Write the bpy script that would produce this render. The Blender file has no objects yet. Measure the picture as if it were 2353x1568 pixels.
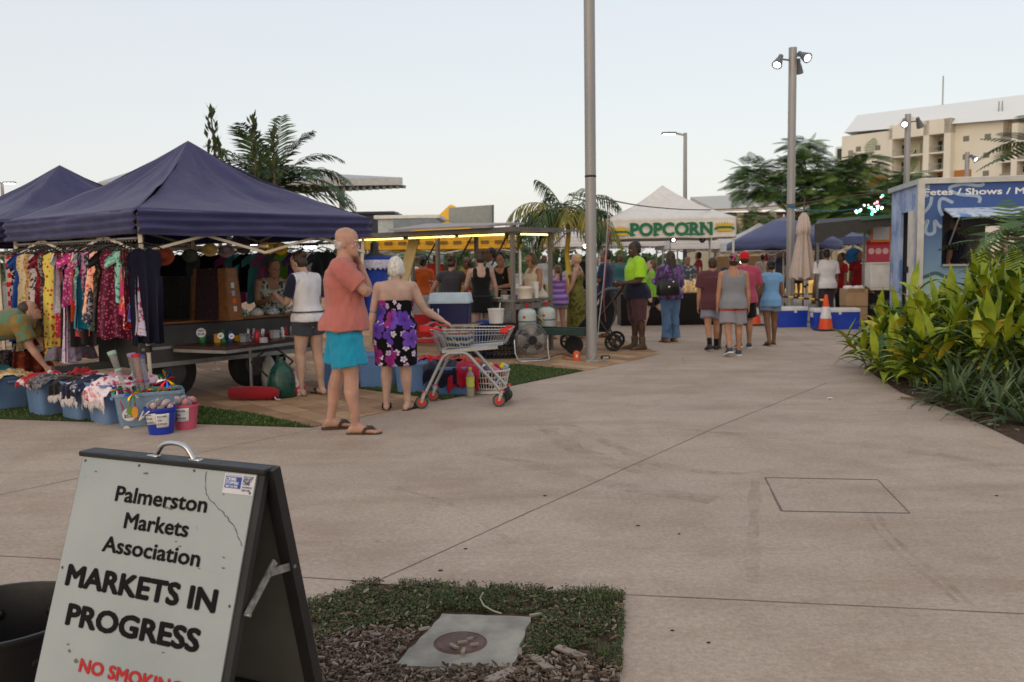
import bpy, math, random
from mathutils import Vector, Matrix, Euler, noise
random.seed(7)
V = Vector
SC = bpy.context.scene
COL = SC.collection
R_ = math.radians
# camera
FPX, CX, CY, EYE = 2070.0, 1176.5, 784.0, 1.52
TH, RHO = math.atan(184 / FPX), 0.0152
cF = V((0, math.cos(TH), -math.sin(TH)))
_u0 = V((0, math.sin(TH), math.cos(TH)))
cR = math.cos(RHO) * V((1, 0, 0)) - math.sin(RHO) * _u0
cU = math.cos(RHO) * _u0 + math.sin(RHO) * V((1, 0, 0))
cC = V((0, 0, EYE))
cam_data = bpy.data.cameras.new('camera')
cam_data.sensor_width = 36.0
cam_data.lens = 36.0 * FPX / 2353.0
cam_data.clip_start, cam_data.clip_end = 0.05, 3000
cam_data.dof.use_dof = True
cam_data.dof.focus_distance = 4.0
cam_data.dof.aperture_fstop = 5.6
cam = bpy.data.objects.new('camera', cam_data)
COL.objects.link(cam)
_m = Matrix((cR, cU, -cF)).transposed().to_4x4()
_m.translation = cC
cam.matrix_world = _m
SC.camera = cam
# sky, sun, exposure
SUN_EL, SUN_AZ = R_(9), R_(205)
wd = bpy.data.worlds.new('World'); SC.world = wd
wd.use_nodes = True
_n = wd.node_tree.nodes; _l = wd.node_tree.links
_n.clear()
w_out = _n.new('ShaderNodeOutputWorld'); w_bg = _n.new('ShaderNodeBackground')
w_sky = _n.new('ShaderNodeTexSky'); w_sky.sky_type = 'NISHITA'; w_sky.sun_disc = False
w_sky.sun_elevation = SUN_EL; w_sky.sun_rotation = SUN_AZ
w_sky.dust_density = 2.0
w_tc = _n.new('ShaderNodeTexCoord'); w_sep = _n.new('ShaderNodeSeparateXYZ')
_l.new(w_tc.outputs['Generated'], w_sep.inputs[0])
w_ramp = _n.new('ShaderNodeValToRGB')           # dusk sky from the horizon up
for p, c in ((0.0, (0.75, 0.735, 0.73)), (0.07, (0.775, 0.775, 0.775)), (0.2, (0.745, 0.785, 0.81)), (0.45, (0.675, 0.745, 0.80)), (1.0, (0.52, 0.60, 0.71))):
 e = w_ramp.color_ramp.elements[0] if p == 0 else (w_ramp.color_ramp.elements[1] if p == 1.0 else w_ramp.color_ramp.elements.new(p))
 e.position = p; e.color = (*c, 1)
_l.new(w_sep.outputs['Z'], w_ramp.inputs[0])
w_back = _n.new('ShaderNodeMapRange')           # the western afterglow, behind the photographer
w_back.inputs['From Min'].default_value = 0.15; w_back.inputs['From Max'].default_value = -1.0
_l.new(w_sep.outputs['Y'], w_back.inputs['Value'])
w_mix = _n.new('ShaderNodeMix'); w_mix.data_type = 'RGBA'
_l.new(w_back.outputs[0], w_mix.inputs['Factor'])
_l.new(w_ramp.outputs[0], w_mix.inputs['A'])
w_mix.inputs['B'].default_value = (0.98, 0.84, 0.72, 1)
w_add = _n.new('ShaderNodeMix'); w_add.data_type = 'RGBA'; w_add.blend_type = 'ADD'
w_add.inputs['Factor'].default_value = 0.05      # the Sky Texture's share
_l.new(w_mix.outputs['Result'], w_add.inputs['A']); _l.new(w_sky.outputs[0], w_add.inputs['B'])
_l.new(w_add.outputs['Result'], w_bg.inputs['Color'])
w_bg.inputs['Strength'].default_value = 0.97
_l.new(w_bg.outputs[0], w_out.inputs['Surface'])
sun_d = bpy.data.lights.new('sun', 'SUN'); sun_d.energy = 0.35; sun_d.angle = R_(40); sun_d.color = (1, 0.86, 0.72)
sun = bpy.data.objects.new('sun', sun_d); COL.objects.link(sun)
_sd = V((math.sin(SUN_AZ) * math.cos(R_(25)), math.cos(SUN_AZ) * math.cos(R_(25)), math.sin(R_(25))))
sun.rotation_euler = _sd.to_track_quat('Z', 'Y').to_euler()
SC.view_settings.view_transform = 'Standard'
SC.view_settings.look = 'None'
SC.view_settings.exposure = 0.0
SC.view_settings.gamma = 1.0
SC.render.engine = 'CYCLES'
SC.cycles.use_denoising = True
SC.cycles.max_bounces = 6
SC.cycles.transparent_max_bounces = 12
SC.cycles.sample_clamp_indirect = 4.0
# photo coordinates -> places in the world
def ray(x, y): return cF + (x - CX) / FPX * cR - (y - CY) / FPX * cU
def G(x, y, z=0.0):                              # where the line of sight meets the height z
 d = ray(x, y); return cC + d * ((z - EYE) / d.z)
def P(x, y, Y):                                  # where the line of sight meets the depth Y
 d = ray(x, y); return cC + d * (Y / d.y)
def on_plane(x, y, o, n):
 d = ray(x, y); return cC + d * ((o - cC).dot(n) / d.dot(n))
# colours and materials
def S(h):
 h = h.lstrip('#'); r = []
 for i in (0, 2, 4):
  c = int(h[i:i + 2], 16) / 255
  r.append(c / 12.92 if c <= .04045 else ((c + .055) / 1.055) ** 2.4)
 return tuple(r)
MATS = {}
class NT:                                        # a small node-tree writer
 def __init__(s, m): s.t = m.node_tree; s.n = s.t.nodes; s.l = s.t.links
 def new(s, typ, **kw):
  n = s.n.new('ShaderNode' + typ)
  for k, v in kw.items(): setattr(n, k, v)
  return n
 def link(s, a, b): s.l.new(a, b)
 def math(s, op, a, b=None, c=None):
  n = s.new('Math', operation=op)
  for i, q in enumerate((a, b, c)):
   if q is None: continue
   if hasattr(q, 'links'): s.link(q, n.inputs[i])
   else: n.inputs[i].default_value = q
  return n.outputs[0]
 def mix(s, f, a, b, mode='MIX'):
  n = s.new('Mix', data_type='RGBA', blend_type=mode)
  for k, q in (('Factor', f), ('A', a), ('B', b)):
   if hasattr(q, 'links'): s.link(q, n.inputs[k])
   elif k == 'Factor': n.inputs[k].default_value = q
   else: n.inputs[k].default_value = (*q[:3], 1)
  return n.outputs['Result']
 def noise(s, vec, scale, detail=3, rough=.55, out='Fac'):
  n = s.new('TexNoise'); n.inputs['Scale'].default_value = scale; n.inputs['Detail'].default_value = detail
  n.inputs['Roughness'].default_value = rough
  if vec is not None: s.link(vec, n.inputs['Vector'])
  return n.outputs[out]
 def ramp(s, fac, stops, interp='LINEAR'):
  n = s.new('ValToRGB'); n.color_ramp.interpolation = interp
  el = n.color_ramp.elements
  while len(el) < len(stops): el.new(.5)
  for e, (p, c) in zip(el, stops):
   e.position = p; e.color = (*c[:3], 1) if not isinstance(c, (int, float)) else (c, c, c, 1)
  s.link(fac, n.inputs[0]); return n.outputs[0]
 def mapping(s, vec, scale=(1, 1, 1), rot=(0, 0, 0), loc=(0, 0, 0)):
  n = s.new('Mapping'); n.inputs['Scale'].default_value = scale; n.inputs['Rotation'].default_value = rot
  n.inputs['Location'].default_value = loc; s.link(vec, n.inputs[0]); return n.outputs[0]
 def bump(s, h, strength=.3, dist=.01):
  n = s.new('Bump'); n.inputs['Strength'].default_value = strength; n.inputs['Distance'].default_value = dist
  s.link(h, n.inputs['Height']); return n.outputs[0]
def base_mat(name, rough=.6, metal=0.0, spec=.5):
 m = bpy.data.materials.new(name); m.use_nodes = True
 t = NT(m); b = t.n['Principled BSDF']
 b.inputs['Roughness'].default_value = rough; b.inputs['Metallic'].default_value = metal
 b.inputs['Specular IOR Level'].default_value = spec
 tc = t.new('TexCoord')
 return m, t, b, tc.outputs['Object']
def mat(name, col, rough=.6, metal=0.0, var=.12, vs=5.0, bump=0.0, bs=60.0, spec=.4, emit=0.0, trans=0.0, alpha=1.0, sheen=0.0, stretch=(1, 1, 1)):
 if name in MATS: return MATS[name]
 if isinstance(col, str): col = S(col)
 m, t, b, oc = base_mat(name, rough, metal, spec)
 vec = t.mapping(oc, stretch)
 f = t.noise(vec, vs, 4)
 lo = tuple(c * (1 - var) for c in col); hi = tuple(min(1, c * (1 + var)) for c in col)
 c = t.ramp(f, ((.3, lo), (.7, hi)))
 t.link(c, b.inputs['Base Color'])
 r = t.math('MULTIPLY_ADD', t.noise(vec, vs * 3, 2), .25, rough - .12)
 t.link(r, b.inputs['Roughness'])
 if bump:
  t.link(t.bump(t.noise(vec, bs, 4), bump, .01), b.inputs['Normal'])
 if emit:
  t.link(c, b.inputs['Emission Color']); b.inputs['Emission Strength'].default_value = emit
 if trans: b.inputs['Transmission Weight'].default_value = trans
 if alpha < 1: b.inputs['Alpha'].default_value = alpha
 if sheen: b.inputs['Sheen Weight'].default_value = sheen
 MATS[name] = m
 return m
def cloth(name, c1, c2=None, kind='plain', scale=20.0, c3=None, rough=.85):
 """printed or plain fabric"""
 if name in MATS: return MATS[name]
 c1 = S(c1) if isinstance(c1, str) else c1
 c2 = S(c2) if isinstance(c2, str) else (c2 or c1)
 c3 = S(c3) if isinstance(c3, str) else (c3 or c2)
 m, t, b, oc = base_mat(name, rough, 0, .2)
 b.inputs['Sheen Weight'].default_value = .15
 c = None
 if kind == 'plain':
  c = t.ramp(t.noise(oc, 7, 4), ((.3, tuple(x * .88 for x in c1)), (.7, c1)))
 elif kind == 'blotch':
  f = t.noise(oc, scale, 3, .6)
  c = t.ramp(f, ((.40, c1), (.47, c2), (.55, c2), (.62, c3)))
 elif kind == 'floral':
  v = t.new('TexVoronoi'); v.inputs['Scale'].default_value = scale; t.link(oc, v.inputs['Vector'])
  w = t.math('ADD', v.outputs['Distance'], t.math('MULTIPLY', t.noise(oc, scale * 3, 2), .35))
  pick = t.ramp(v.outputs['Color'], ((.45, c2), (.5, c3)), 'CONSTANT')
  c = t.mix(t.ramp(w, ((.50, 1), (.56, 0))), c1, pick)
 elif kind == 'stripe':
  sep = t.new('SeparateXYZ'); t.link(oc, sep.inputs[0])
  f = t.math('FRACT', t.math('MULTIPLY', t.math('ADD', sep.outputs['Z'], t.math('MULTIPLY', t.noise(oc, 5, 1), .04)), scale))
  c = t.ramp(f, ((0, c1), (.4, c2), (.7, c3), (.85, c1)), 'CONSTANT')
 elif kind == 'speckle':
  v = t.new('TexVoronoi'); v.inputs['Scale'].default_value = scale * 2.2; t.link(oc, v.inputs['Vector'])
  c = t.ramp(v.outputs['Color'], ((0, c1), (.45, c2), (.7, c3), (.86, c1)), 'CONSTANT')
 f = t.noise(oc, 240, 2)
 f2 = t.noise(t.mapping(oc, (1, 1, .35)), 16, 3)
 t.link(t.bump(t.math('ADD', t.math('MULTIPLY', f, .15), f2), .35, .02), b.inputs['Normal'])
 t.link(c, b.inputs['Base Color'])
 MATS[name] = m
 return m
# mesh builder
def frame_from(d, up=V((0, 0, 1))):
 d = d.normalized()
 if abs(d.dot(up)) > .98: up = V((0, 1, 0))
 x = d.cross(up).normalized(); y = x.cross(d).normalized()
 return x, y
class MB:
 def __init__(s): s.v = []; s.f = []; s.m = []; s.k = 0; s.T = None
 def mat(s, k): s.k = k; return s
 def add(s, vs, fs):
  o = len(s.v)
  if s.T is not None: vs = [s.T @ V(p) for p in vs]
  s.v += [tuple(p) for p in vs]
  s.f += [tuple(i + o for i in f) for f in fs]
  s.m += [s.k] * len(fs)
  return s
 def box(s, c, size, rot=None, bev=.0):
  c = V(c); hx, hy, hz = (q / 2 for q in size)
  if rot is None: M = None
  elif isinstance(rot, (int, float)): M = Matrix.Rotation(rot, 3, 'Z')
  else: M = rot
  b = min(bev, hx * .45, hy * .45, hz * .45)
  vs, ix = [], {}
  if b <= 0:
   for x in (-1, 1):
    for y in (-1, 1):
     for z in (-1, 1): vs.append(V((x * hx, y * hy, z * hz)))
   fs = [(0, 1, 3, 2), (4, 6, 7, 5), (0, 4, 5, 1), (2, 3, 7, 6), (0, 2, 6, 4), (1, 5, 7, 3)]
  else:
   for x in (-1, 1):
    for y in (-1, 1):
     for z in (-1, 1):
      for a in range(3):
       p = [x * (hx - (0 if a == 0 else b)), y * (hy - (0 if a == 1 else b)), z * (hz - (0 if a == 2 else b))]
       ix[(x, y, z, a)] = len(vs); vs.append(V(p))
   fs = []
   def q(*k): fs.append(tuple(ix[i] for i in k))
   for d in (-1, 1):
    for a in range(3):
     o = [(-1, -1), (1, -1), (1, 1), (-1, 1)]
     if d < 0: o.reverse()
     if a == 1: o.reverse()
     ks = []
     for p, r in o:
      t = [p, r]; t.insert(a, d); ks.append((*t, a))
     q(*ks)
   for a, b1, b2 in ((0, 1, 2), (1, 0, 2), (2, 0, 1)):
    for p in (-1, 1):
     for r in (-1, 1):
      def key(t, ax):
       L = [0, 0, 0]; L[a] = t; L[b1] = p; L[b2] = r; return (*L, ax)
      q(key(-1, b1), key(1, b1), key(1, b2), key(-1, b2))
   for x in (-1, 1):
    for y in (-1, 1):
     for z in (-1, 1): q((x, y, z, 0), (x, y, z, 1), (x, y, z, 2))
  vs = [(M @ p if M is not None else p) + c for p in vs]
  if b > 0:                                # turn every face outward
   fx = []
   for f in fs:
    pc = sum((vs[i] for i in f), V((0, 0, 0))) / len(f)
    n = (vs[f[1]] - vs[f[0]]).cross(vs[f[2]] - vs[f[0]])
    fx.append(f if n.dot(pc - c) > 0 else tuple(reversed(f)))
   fs = fx
  return s.add(vs, fs)
 def rings(s, rings, cap=True, closed=True):
  n = len(rings[0]); vs = [p for r in rings for p in r]; fs = []
  for i in range(len(rings) - 1):
   for j in range(n if closed else n - 1):
    a, b = i * n + j, i * n + (j + 1) % n
    fs.append((a, b, b + n, a + n))
  if cap and closed:
   fs.append(tuple(reversed(range(n)))); fs.append(tuple(range((len(rings) - 1) * n, len(rings) * n)))
  return s.add(vs, fs)
 def tube(s, pts, r, n=8, cap=True, up=V((0, 0, 1)), flat=1.0):
  pts = [V(p) for p in pts]; rg = []
  L = len(pts)
  px = None
  for i, p in enumerate(pts):
   d = (pts[min(i + 1, L - 1)] - pts[max(i - 1, 0)])
   if d.length < 1e-9: d = V((0, 0, 1))
   x, y = frame_from(d, up)
   if px is not None and x.dot(px) < 0 and abs(x.dot(px)) > .2: x, y = -x, -y
   px = x
   ri = r[i] if isinstance(r, (list, tuple)) else r
   rx, ry = ri if isinstance(ri, (list, tuple)) else (ri, ri * flat)
   rg.append([p + x * (rx * math.cos(t)) + y * (ry * math.sin(t)) for t in (2 * math.pi * k / n for k in range(n))])
  return s.rings(rg, cap)
 def lathe(s, prof, c=(0, 0, 0), n=16, cap=True, axis=None, sq=1.0):
  c = V(c); rg = []
  if axis is None: ex, ey, ez = V((1, 0, 0)), V((0, 1, 0)), V((0, 0, 1))
  else:
   ez = V(axis).normalized(); ex, ey = frame_from(ez); 
  for r, z in prof:
   rg.append([c + ez * z + ex * (r * math.cos(t)) + ey * (r * sq * math.sin(t)) for t in (2 * math.pi * k / n for k in range(n))])
  return s.rings(rg, cap)
 def ell(s, c, r, n=12, rot=None):
  c = V(c); r = (r, r, r) if isinstance(r, (int, float)) else r
  rg = []
  m = max(4, n // 2)
  for i in range(1, m):
   a = math.pi * i / m - math.pi / 2
   ring = []
   for k in range(n):
    t = 2 * math.pi * k / n
    p = V((r[0] * math.cos(a) * math.cos(t), r[1] * math.cos(a) * math.sin(t), r[2] * math.sin(a)))
    ring.append((rot @ p if rot is not None else p) + c)
   rg.append(ring)
  lo = V((0, 0, -r[2])); hi = V((0, 0, r[2]))
  lo = (rot @ lo if rot is not None else lo) + c; hi = (rot @ hi if rot is not None else hi) + c
  vs = [p for q in rg for p in q] + [lo, hi]; fs = []
  for i in range(len(rg) - 1):
   for j in range(n):
    a, b = i * n + j, i * n + (j + 1) % n
    fs.append((a, b, b + n, a + n))
  L = len(vs)
  for j in range(n):
   fs.append((L - 2, (j + 1) % n, j))
   o = (len(rg) - 1) * n
   fs.append((L - 1, o + j, o + (j + 1) % n))
  return s.add(vs, fs)
 def poly(s, pts): return s.add(pts, [tuple(range(len(pts)))])
 def prism(s, outline, ext):
  """planar outline (3-D points) swept along ext, capped"""
  a = [V(p) for p in outline]; e = V(ext); n = len(a)
  vs = a + [p + e for p in a]
  nn = (a[1] - a[0]).cross(a[2] - a[0])
  fs = [tuple(range(n)) if nn.dot(e) < 0 else tuple(reversed(range(n)))]
  fs.append(tuple(range(2 * n - 1, n - 1, -1)) if nn.dot(e) < 0 else tuple(range(n, 2 * n)))
  for i in range(n):
   j = (i + 1) % n
   fs.append((i, i + n, j + n, j) if nn.dot(e) < 0 else (i, j, j + n, i + n))
  return s.add(vs, fs)
 def bar(s, a, b, w, h=None, up=V((0, 0, 1))):
  a, b = V(a), V(b); h = h or w
  x, y = frame_from(b - a, up)
  rg = [[p + x * (sx * w / 2) + y * (sy * h / 2) for sx, sy in ((-1, -1), (1, -1), (1, 1), (-1, 1))] for p in (a, b)]
  return s.rings(rg)
 def grid(s, fn, nu, nv):
  vs = [fn(i / nu, j / nv) for i in range(nu + 1) for j in range(nv + 1)]
  fs = [(i * (nv + 1) + j, (i + 1) * (nv + 1) + j, (i + 1) * (nv + 1) + j + 1, i * (nv + 1) + j + 1) for i in range(nu) for j in range(nv)]
  return s.add(vs, fs)
 def build(s, name, mats, parent=None, smooth=40, world=False, solid=0.0):
  me = bpy.data.meshes.new(name)
  vs = s.v
  if world and parent is not None:
   inv = MW[parent.name].inverted(); vs = [tuple(inv @ V(p)) for p in vs]
  me.from_pydata(vs, [], s.f)
  if not isinstance(mats, (list, tuple)): mats = [mats]
  for q in mats: me.materials.append(q)
  if len(mats) > 1: me.polygons.foreach_set('material_index', s.m)
  if smooth:
   me.polygons.foreach_set('use_smooth', [True] * len(me.polygons))
   if smooth < 180: me.set_sharp_from_angle(angle=R_(smooth))
  me.update()
  o = bpy.data.objects.new(name, me); COL.objects.link(o)
  if parent is not None: o.parent = parent
  if solid:
   md = o.modifiers.new('thickness', 'SOLIDIFY'); md.thickness = solid; md.offset = 0
  return o
MW = {}
def tag(o, label=None, cat=None, group=None, kind=None):
 if label: o['label'] = label
 if cat: o['category'] = cat
 if group: o['group'] = group
 if kind: o['kind'] = kind
 return o
def thing(name, label, cat, loc=(0, 0, 0), rz=0.0, group=None):
 o = bpy.data.objects.new(name, None); COL.objects.link(o)
 o.empty_display_size = .1
 o.location = loc; o.rotation_euler = (0, 0, rz)
 MW[o.name] = Matrix.Translation(V(loc)) @ Matrix.Rotation(rz, 4, 'Z')
 return tag(o, label, cat, group)
def dup(root, loc, rz, label=None, group=None):
 r = root.copy(); COL.objects.link(r); r.location = loc; r.rotation_euler = (0, 0, rz)
 if label: r['label'] = label
 if group: r['group'] = group
 for ch in list(root.children):
  c = ch.copy(); COL.objects.link(c); c.parent = r
  for g in ch.children:
   d = g.copy(); COL.objects.link(d); d.parent = c
 return r
def struct(name, mb, m, **kw):
 o = mb.build(name, m, **kw); o['kind'] = 'structure'; return o
def remeshed(mb, name, mats, voxel, smooth_it=2, parent=None, post=None, matf=None):
 """fuse overlapping shapes into one continuous skin"""
 me = bpy.data.meshes.new('tmp'); me.from_pydata(mb.v, [], mb.f)
 o = bpy.data.objects.new('tmp', me); COL.objects.link(o)
 md = o.modifiers.new('r', 'REMESH'); md.mode = 'VOXEL'; md.voxel_size = voxel; md.use_smooth_shade = True
 if smooth_it:
  sm = o.modifiers.new('s', 'SMOOTH'); sm.factor = .5; sm.iterations = smooth_it
 dg = bpy.context.evaluated_depsgraph_get()
 nm = bpy.data.meshes.new_from_object(o.evaluated_get(dg))
 bpy.data.objects.remove(o); bpy.data.meshes.remove(me)
 nm.name = name
 if not isinstance(mats, (list, tuple)): mats = [mats]
 nm.materials.clear()
 for q in mats: nm.materials.append(q)
 if post:
  n = len(nm.vertices); co = [0.0] * (3 * n); no = [0.0] * (3 * n)
  nm.vertices.foreach_get('co', co); nm.vertices.foreach_get('normal', no)
  for i in range(0, 3 * n, 3):
   co[i:i + 3] = post(V(co[i:i + 3]), V(no[i:i + 3]))
  nm.vertices.foreach_set('co', co)
 if matf:
  for p in nm.polygons: p.material_index = matf(p.center)
 nm.polygons.foreach_set('use_smooth', [True] * len(nm.polygons))
 nm.update()
 ob = bpy.data.objects.new(name, nm); COL.objects.link(ob)
 if parent is not None: ob.parent = parent
 return ob
def text(body, size, M, m, parent=None, bold=0.0, xs=1.0, align='LEFT', name='lettering', ext=.001, world=True):
 """lettering lying in the XY plane of the matrix M"""
 cu = bpy.data.curves.new('txt', 'FONT'); cu.body = body; cu.size = size; cu.align_x = align
 cu.offset = bold; cu.extrude = ext; cu.resolution_u = 3
 o = bpy.data.objects.new('txt', cu); COL.objects.link(o)
 dg = bpy.context.evaluated_depsgraph_get()
 me = bpy.data.meshes.new_from_object(o.evaluated_get(dg))
 bpy.data.objects.remove(o); bpy.data.curves.remove(cu)
 T = M @ Matrix.Diagonal((xs, 1, 1, 1))
 if world and parent is not None: T = MW[parent.name].inverted() @ T
 me.transform(T)
 me.materials.clear(); me.materials.append(m); me.name = name
 ob = bpy.data.objects.new(name, me); COL.objects.link(ob)
 if parent is not None: ob.parent = parent
 return ob
def basis(o, x, y):
 x, y = V(x).normalized(), V(y).normalized(); z = x.cross(y).normalized(); y = z.cross(x)
 M = Matrix((x, y, z)).transposed().to_4x4(); M.translation = V(o); return M
def chai(pp, k=2):
 pp = [V(q) for q in pp]
 for _ in range(k): pp = [pp[0]] + [q for a, b in zip(pp, pp[1:]) for q in (a.lerp(b, .25), a.lerp(b, .75))] + [pp[-1]]
 return pp
def rnd(a, b): return random.uniform(a, b)
def nz(p, s=1.0, o=0.0): return noise.noise(V((p[0] * s + o, p[1] * s + o * .7, p[2] * s - o)))
# the setting
def pxl(p):
 v = V(p) - cC; w = v.dot(cF)
 return CX + FPX * v.dot(cR) / w, CY - FPX * v.dot(cU) / w
def inside(p, poly):
 x, y = p[0], p[1]; r = False; j = len(poly) - 1
 for i in range(len(poly)):
  xi, yi, xj, yj = poly[i][0], poly[i][1], poly[j][0], poly[j][1]
  if (yi > y) != (yj > y) and x < (xj - xi) * (y - yi) / (yj - yi) + xi: r = not r
  j = i
 return r
def concrete_mat():
 m, t, b, oc = base_mat('washed concrete', .8, 0, .25)
 base = t.ramp(t.noise(oc, .35, 5, .6), ((.3, (.42, .345, .29)), (.7, (.52, .435, .365))))
 st = t.noise(t.mapping(oc, (.35, 1.6, 1), (0, 0, R_(-52))), 1.3, 5, .65)          # scuff bands
 base = t.mix(t.ramp(st, ((.5, 0), (.72, .55))), base, (.30, .225, .165))
 st2 = t.noise(t.mapping(oc, (.5, 2.4, 1), (0, 0, R_(38))), .9, 5, .6)
 base = t.mix(t.ramp(st2, ((.52, 0), (.75, .4))), base, (.46, .42, .37))
 pt = t.noise(oc, 1.1, 6, .72); base = t.mix(t.ramp(pt, ((.44, 0), (.64, .50))), base, (.31, .23, .175)); base = t.mix(t.ramp(t.noise(t.mapping(oc, (1, 1, 1), (0, 0, 0), (7, 3, 0)), 2.7, 6, .7), ((.55, 0), (.74, .25))), base, (.53, .48, .42))
 fine = t.noise(oc, 90, 3, .7)
 ag = t.noise(oc, 34, 4, .8); base = t.mix(.22, base, t.ramp(ag, ((.35, (.12, .10, .08)), (.65, (.85, .80, .74)))), 'OVERLAY')
 base = t.mix(.4, base, t.ramp(fine, ((.3, (.25, .21, .17)), (.7, (.52, .46, .40)))), 'OVERLAY')
 v = t.new('TexVoronoi'); v.inputs['Scale'].default_value = 2.6; v.inputs['Randomness'].default_value = 1
 t.link(oc, v.inputs['Vector'])
 sp = t.math('MULTIPLY', t.math('LESS_THAN', v.outputs['Distance'], .035), t.math('GREATER_THAN', t.noise(oc, 1.7, 1), .58))
 base = t.mix(t.math('MULTIPLY', sp, .6), base, (.14, .11, .09))
 t.link(base, b.inputs['Base Color'])
 t.link(t.bump(fine, .15, .004), b.inputs['Normal'])
 return m
def paver_mat():
 m, t, b, oc = base_mat('sandstone pavers', .8, 0, .25)
 vec = t.mapping(oc, (1, 1, 1), (0, 0, R_(51)))
 br = t.new('TexBrick'); br.inputs['Scale'].default_value = 1.0
 br.inputs['Brick Width'].default_value = .55; br.inputs['Row Height'].default_value = .28
 br.inputs['Mortar Size'].default_value = .006; br.inputs['Bias'].default_value = 0
 br.inputs['Color1'].default_value = (.46, .33, .21, 1); br.inputs['Color2'].default_value = (.25, .155, .10, 1)
 br.inputs['Mortar'].default_value = (.16, .12, .09, 1)
 t.link(vec, br.inputs['Vector'])
 c = t.mix(.6, br.outputs['Color'], t.ramp(t.noise(oc, 3, 5, .65), ((.3, (.30, .24, .19)), (.7, (.66, .55, .42)))), 'OVERLAY')
 t.link(c, b.inputs['Base Color'])
 t.link(t.bump(t.noise(oc, 50, 3), .2, .005), b.inputs['Normal'])
 return m
def soil_mat(name, a, c):
 m, t, b, oc = base_mat(name, .95, 0, .1)
 f = t.noise(oc, 28, 6, .7)
 t.link(t.ramp(f, ((.3, a), (.7, c))), b.inputs['Base Color'])
 t.link(t.bump(f, .8, .03), b.inputs['Normal'])
 return m
M_CONC = concrete_mat(); M_PAVE = paver_mat()
M_SOIL = soil_mat('bark soil', (.035, .024, .017), (.13, .09, .065))
M_TURF = soil_mat('turf soil', (.03, .045, .012), (.075, .10, .03))
M_JOINT = mat('joint shadow', (.15, .12, .095), .9)  # dark brown of the thin concrete joint strips
g = MB(); g.poly([(-700, -60, -.03), (700, -60, -.03), (700, 1500, -.03), (-700, 1500, -.03)])
struct('ground', g, mat('far ground', (.20, .17, .14), .9, vs=.2))
g = MB(); g.poly([(-14, -3, 0), (30, -3, 0), (30, 60, 0), (-14, 60, 0)])
struct('concrete_plaza', g, M_CONC)
g = MB()
tiles = [G(452, 938), G(724, 982), G(1024, 918), G(1110, 880), G(1342, 853), G(1470, 826), G(1520, 812), G(1395, 770), G(1200, 700), G(700, 690), G(-900, 760), G(-900, 905), G(100, 900)]
g.poly([(p.x, p.y, .004) for p in tiles])
struct('stone_paving', g, M_PAVE)
# concrete joints
jt = MB()
def joint(a, b, w=.006):
 a, b = V(a), V(b); d = (b - a).normalized(); s = V((-d.y, d.x, 0)) * w / 2; n = max(2, int((b - a).length / .25))
 L, Rr = [], []
 for i in range(n + 1):
  p = a + (b - a) * (i / n); wob = 1 + .5 * nz(p, 9); q = s * wob
  off = V((-d.y, d.x, 0)) * nz(p, 3) * .004
  L.append(p + q + off + V((0, 0, .0025))); Rr.append(p - q + off + V((0, 0, .0025)))
 jt.rings([[L[i], Rr[i]] for i in range(n + 1)], False, False)
for a, b in (((1434, 1367), (2450, 1416)), ((835, 1336), (600, 1321)), ((400, 1300), (-300, 1262)), ((862, 1338), (1640, 985)), ((1640, 985), (1900, 880)),
   ((-200, 1180), (172, 1101)), ((172, 1101), (690, 993)), ((690, 993), (735, 984)), ((1791, 761), (1850, 792)), ((1850, 792), (1985, 848)), ((1568, 824), (1575, 838))):
 joint(G(*a), G(*b))
pit = [G(1758, 1098), G(2017, 1103), G(2091, 1180), G(1796, 1175)]
for i in range(4): joint(pit[i], pit[(i + 1) % 4], .012 if i != 1 else .007)
struct('joint_lines', jt, M_JOINT)
def stain_mat():
 m, t, b, oc = base_mat('tyre stain', .9, 0, .1); b.inputs['Base Color'].default_value = (.19, .13, .09, 1)
 f = t.math('MULTIPLY', t.ramp(t.noise(oc, 9, 5, .7), ((.36, 0), (.78, .32))), t.ramp(t.noise(oc, 1.6, 2), ((.35, .1), (.6, 1)))); t.link(f, b.inputs['Alpha']); return m
g = MB()
for k, (pts, w) in enumerate(((((1255, 985), (1310, 1030), (1400, 1062), (1490, 1085)), .16), (((1300, 975), (1380, 1010), (1470, 1050), (1500, 1075)), .12), (((1735, 1105), (1732, 1200), (1728, 1300), (1730, 1340)), .05), (((1985, 1165), (2010, 1220), (2080, 1290), (2150, 1340), (2200, 1385)), .025), (((2005, 1165), (2040, 1225), (2110, 1285), (2185, 1345), (2230, 1390)), .025), (((1000, 1030), (1200, 1060), (1420, 1120), (1640, 1150)), .14), (((1560, 985), (1800, 1010), (2060, 1030), (2300, 1070)), .12), (((1480, 1060), (1600, 1085), (1720, 1090)), .10), (((900, 1120), (1050, 1160), (1180, 1250)), .05))):
 P3 = [G(*q) for q in pts]
 P3 = chai(P3, 3)
 rg = []
 for i, p in enumerate(P3): d = (P3[min(i + 1, len(P3) - 1)] - P3[max(i - 1, 0)]).normalized(); n = V((-d.y, d.x, 0)) * w * (.6 + .5 * nz(p, 3)); rg.append([p + n + V((0, 0, .0016 + .0001 * k)), p - n + V((0, 0, .0016 + .0001 * k))])
 g.rings(rg, False, False)
struct('tyre_marks', g, stain_mat())
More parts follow.
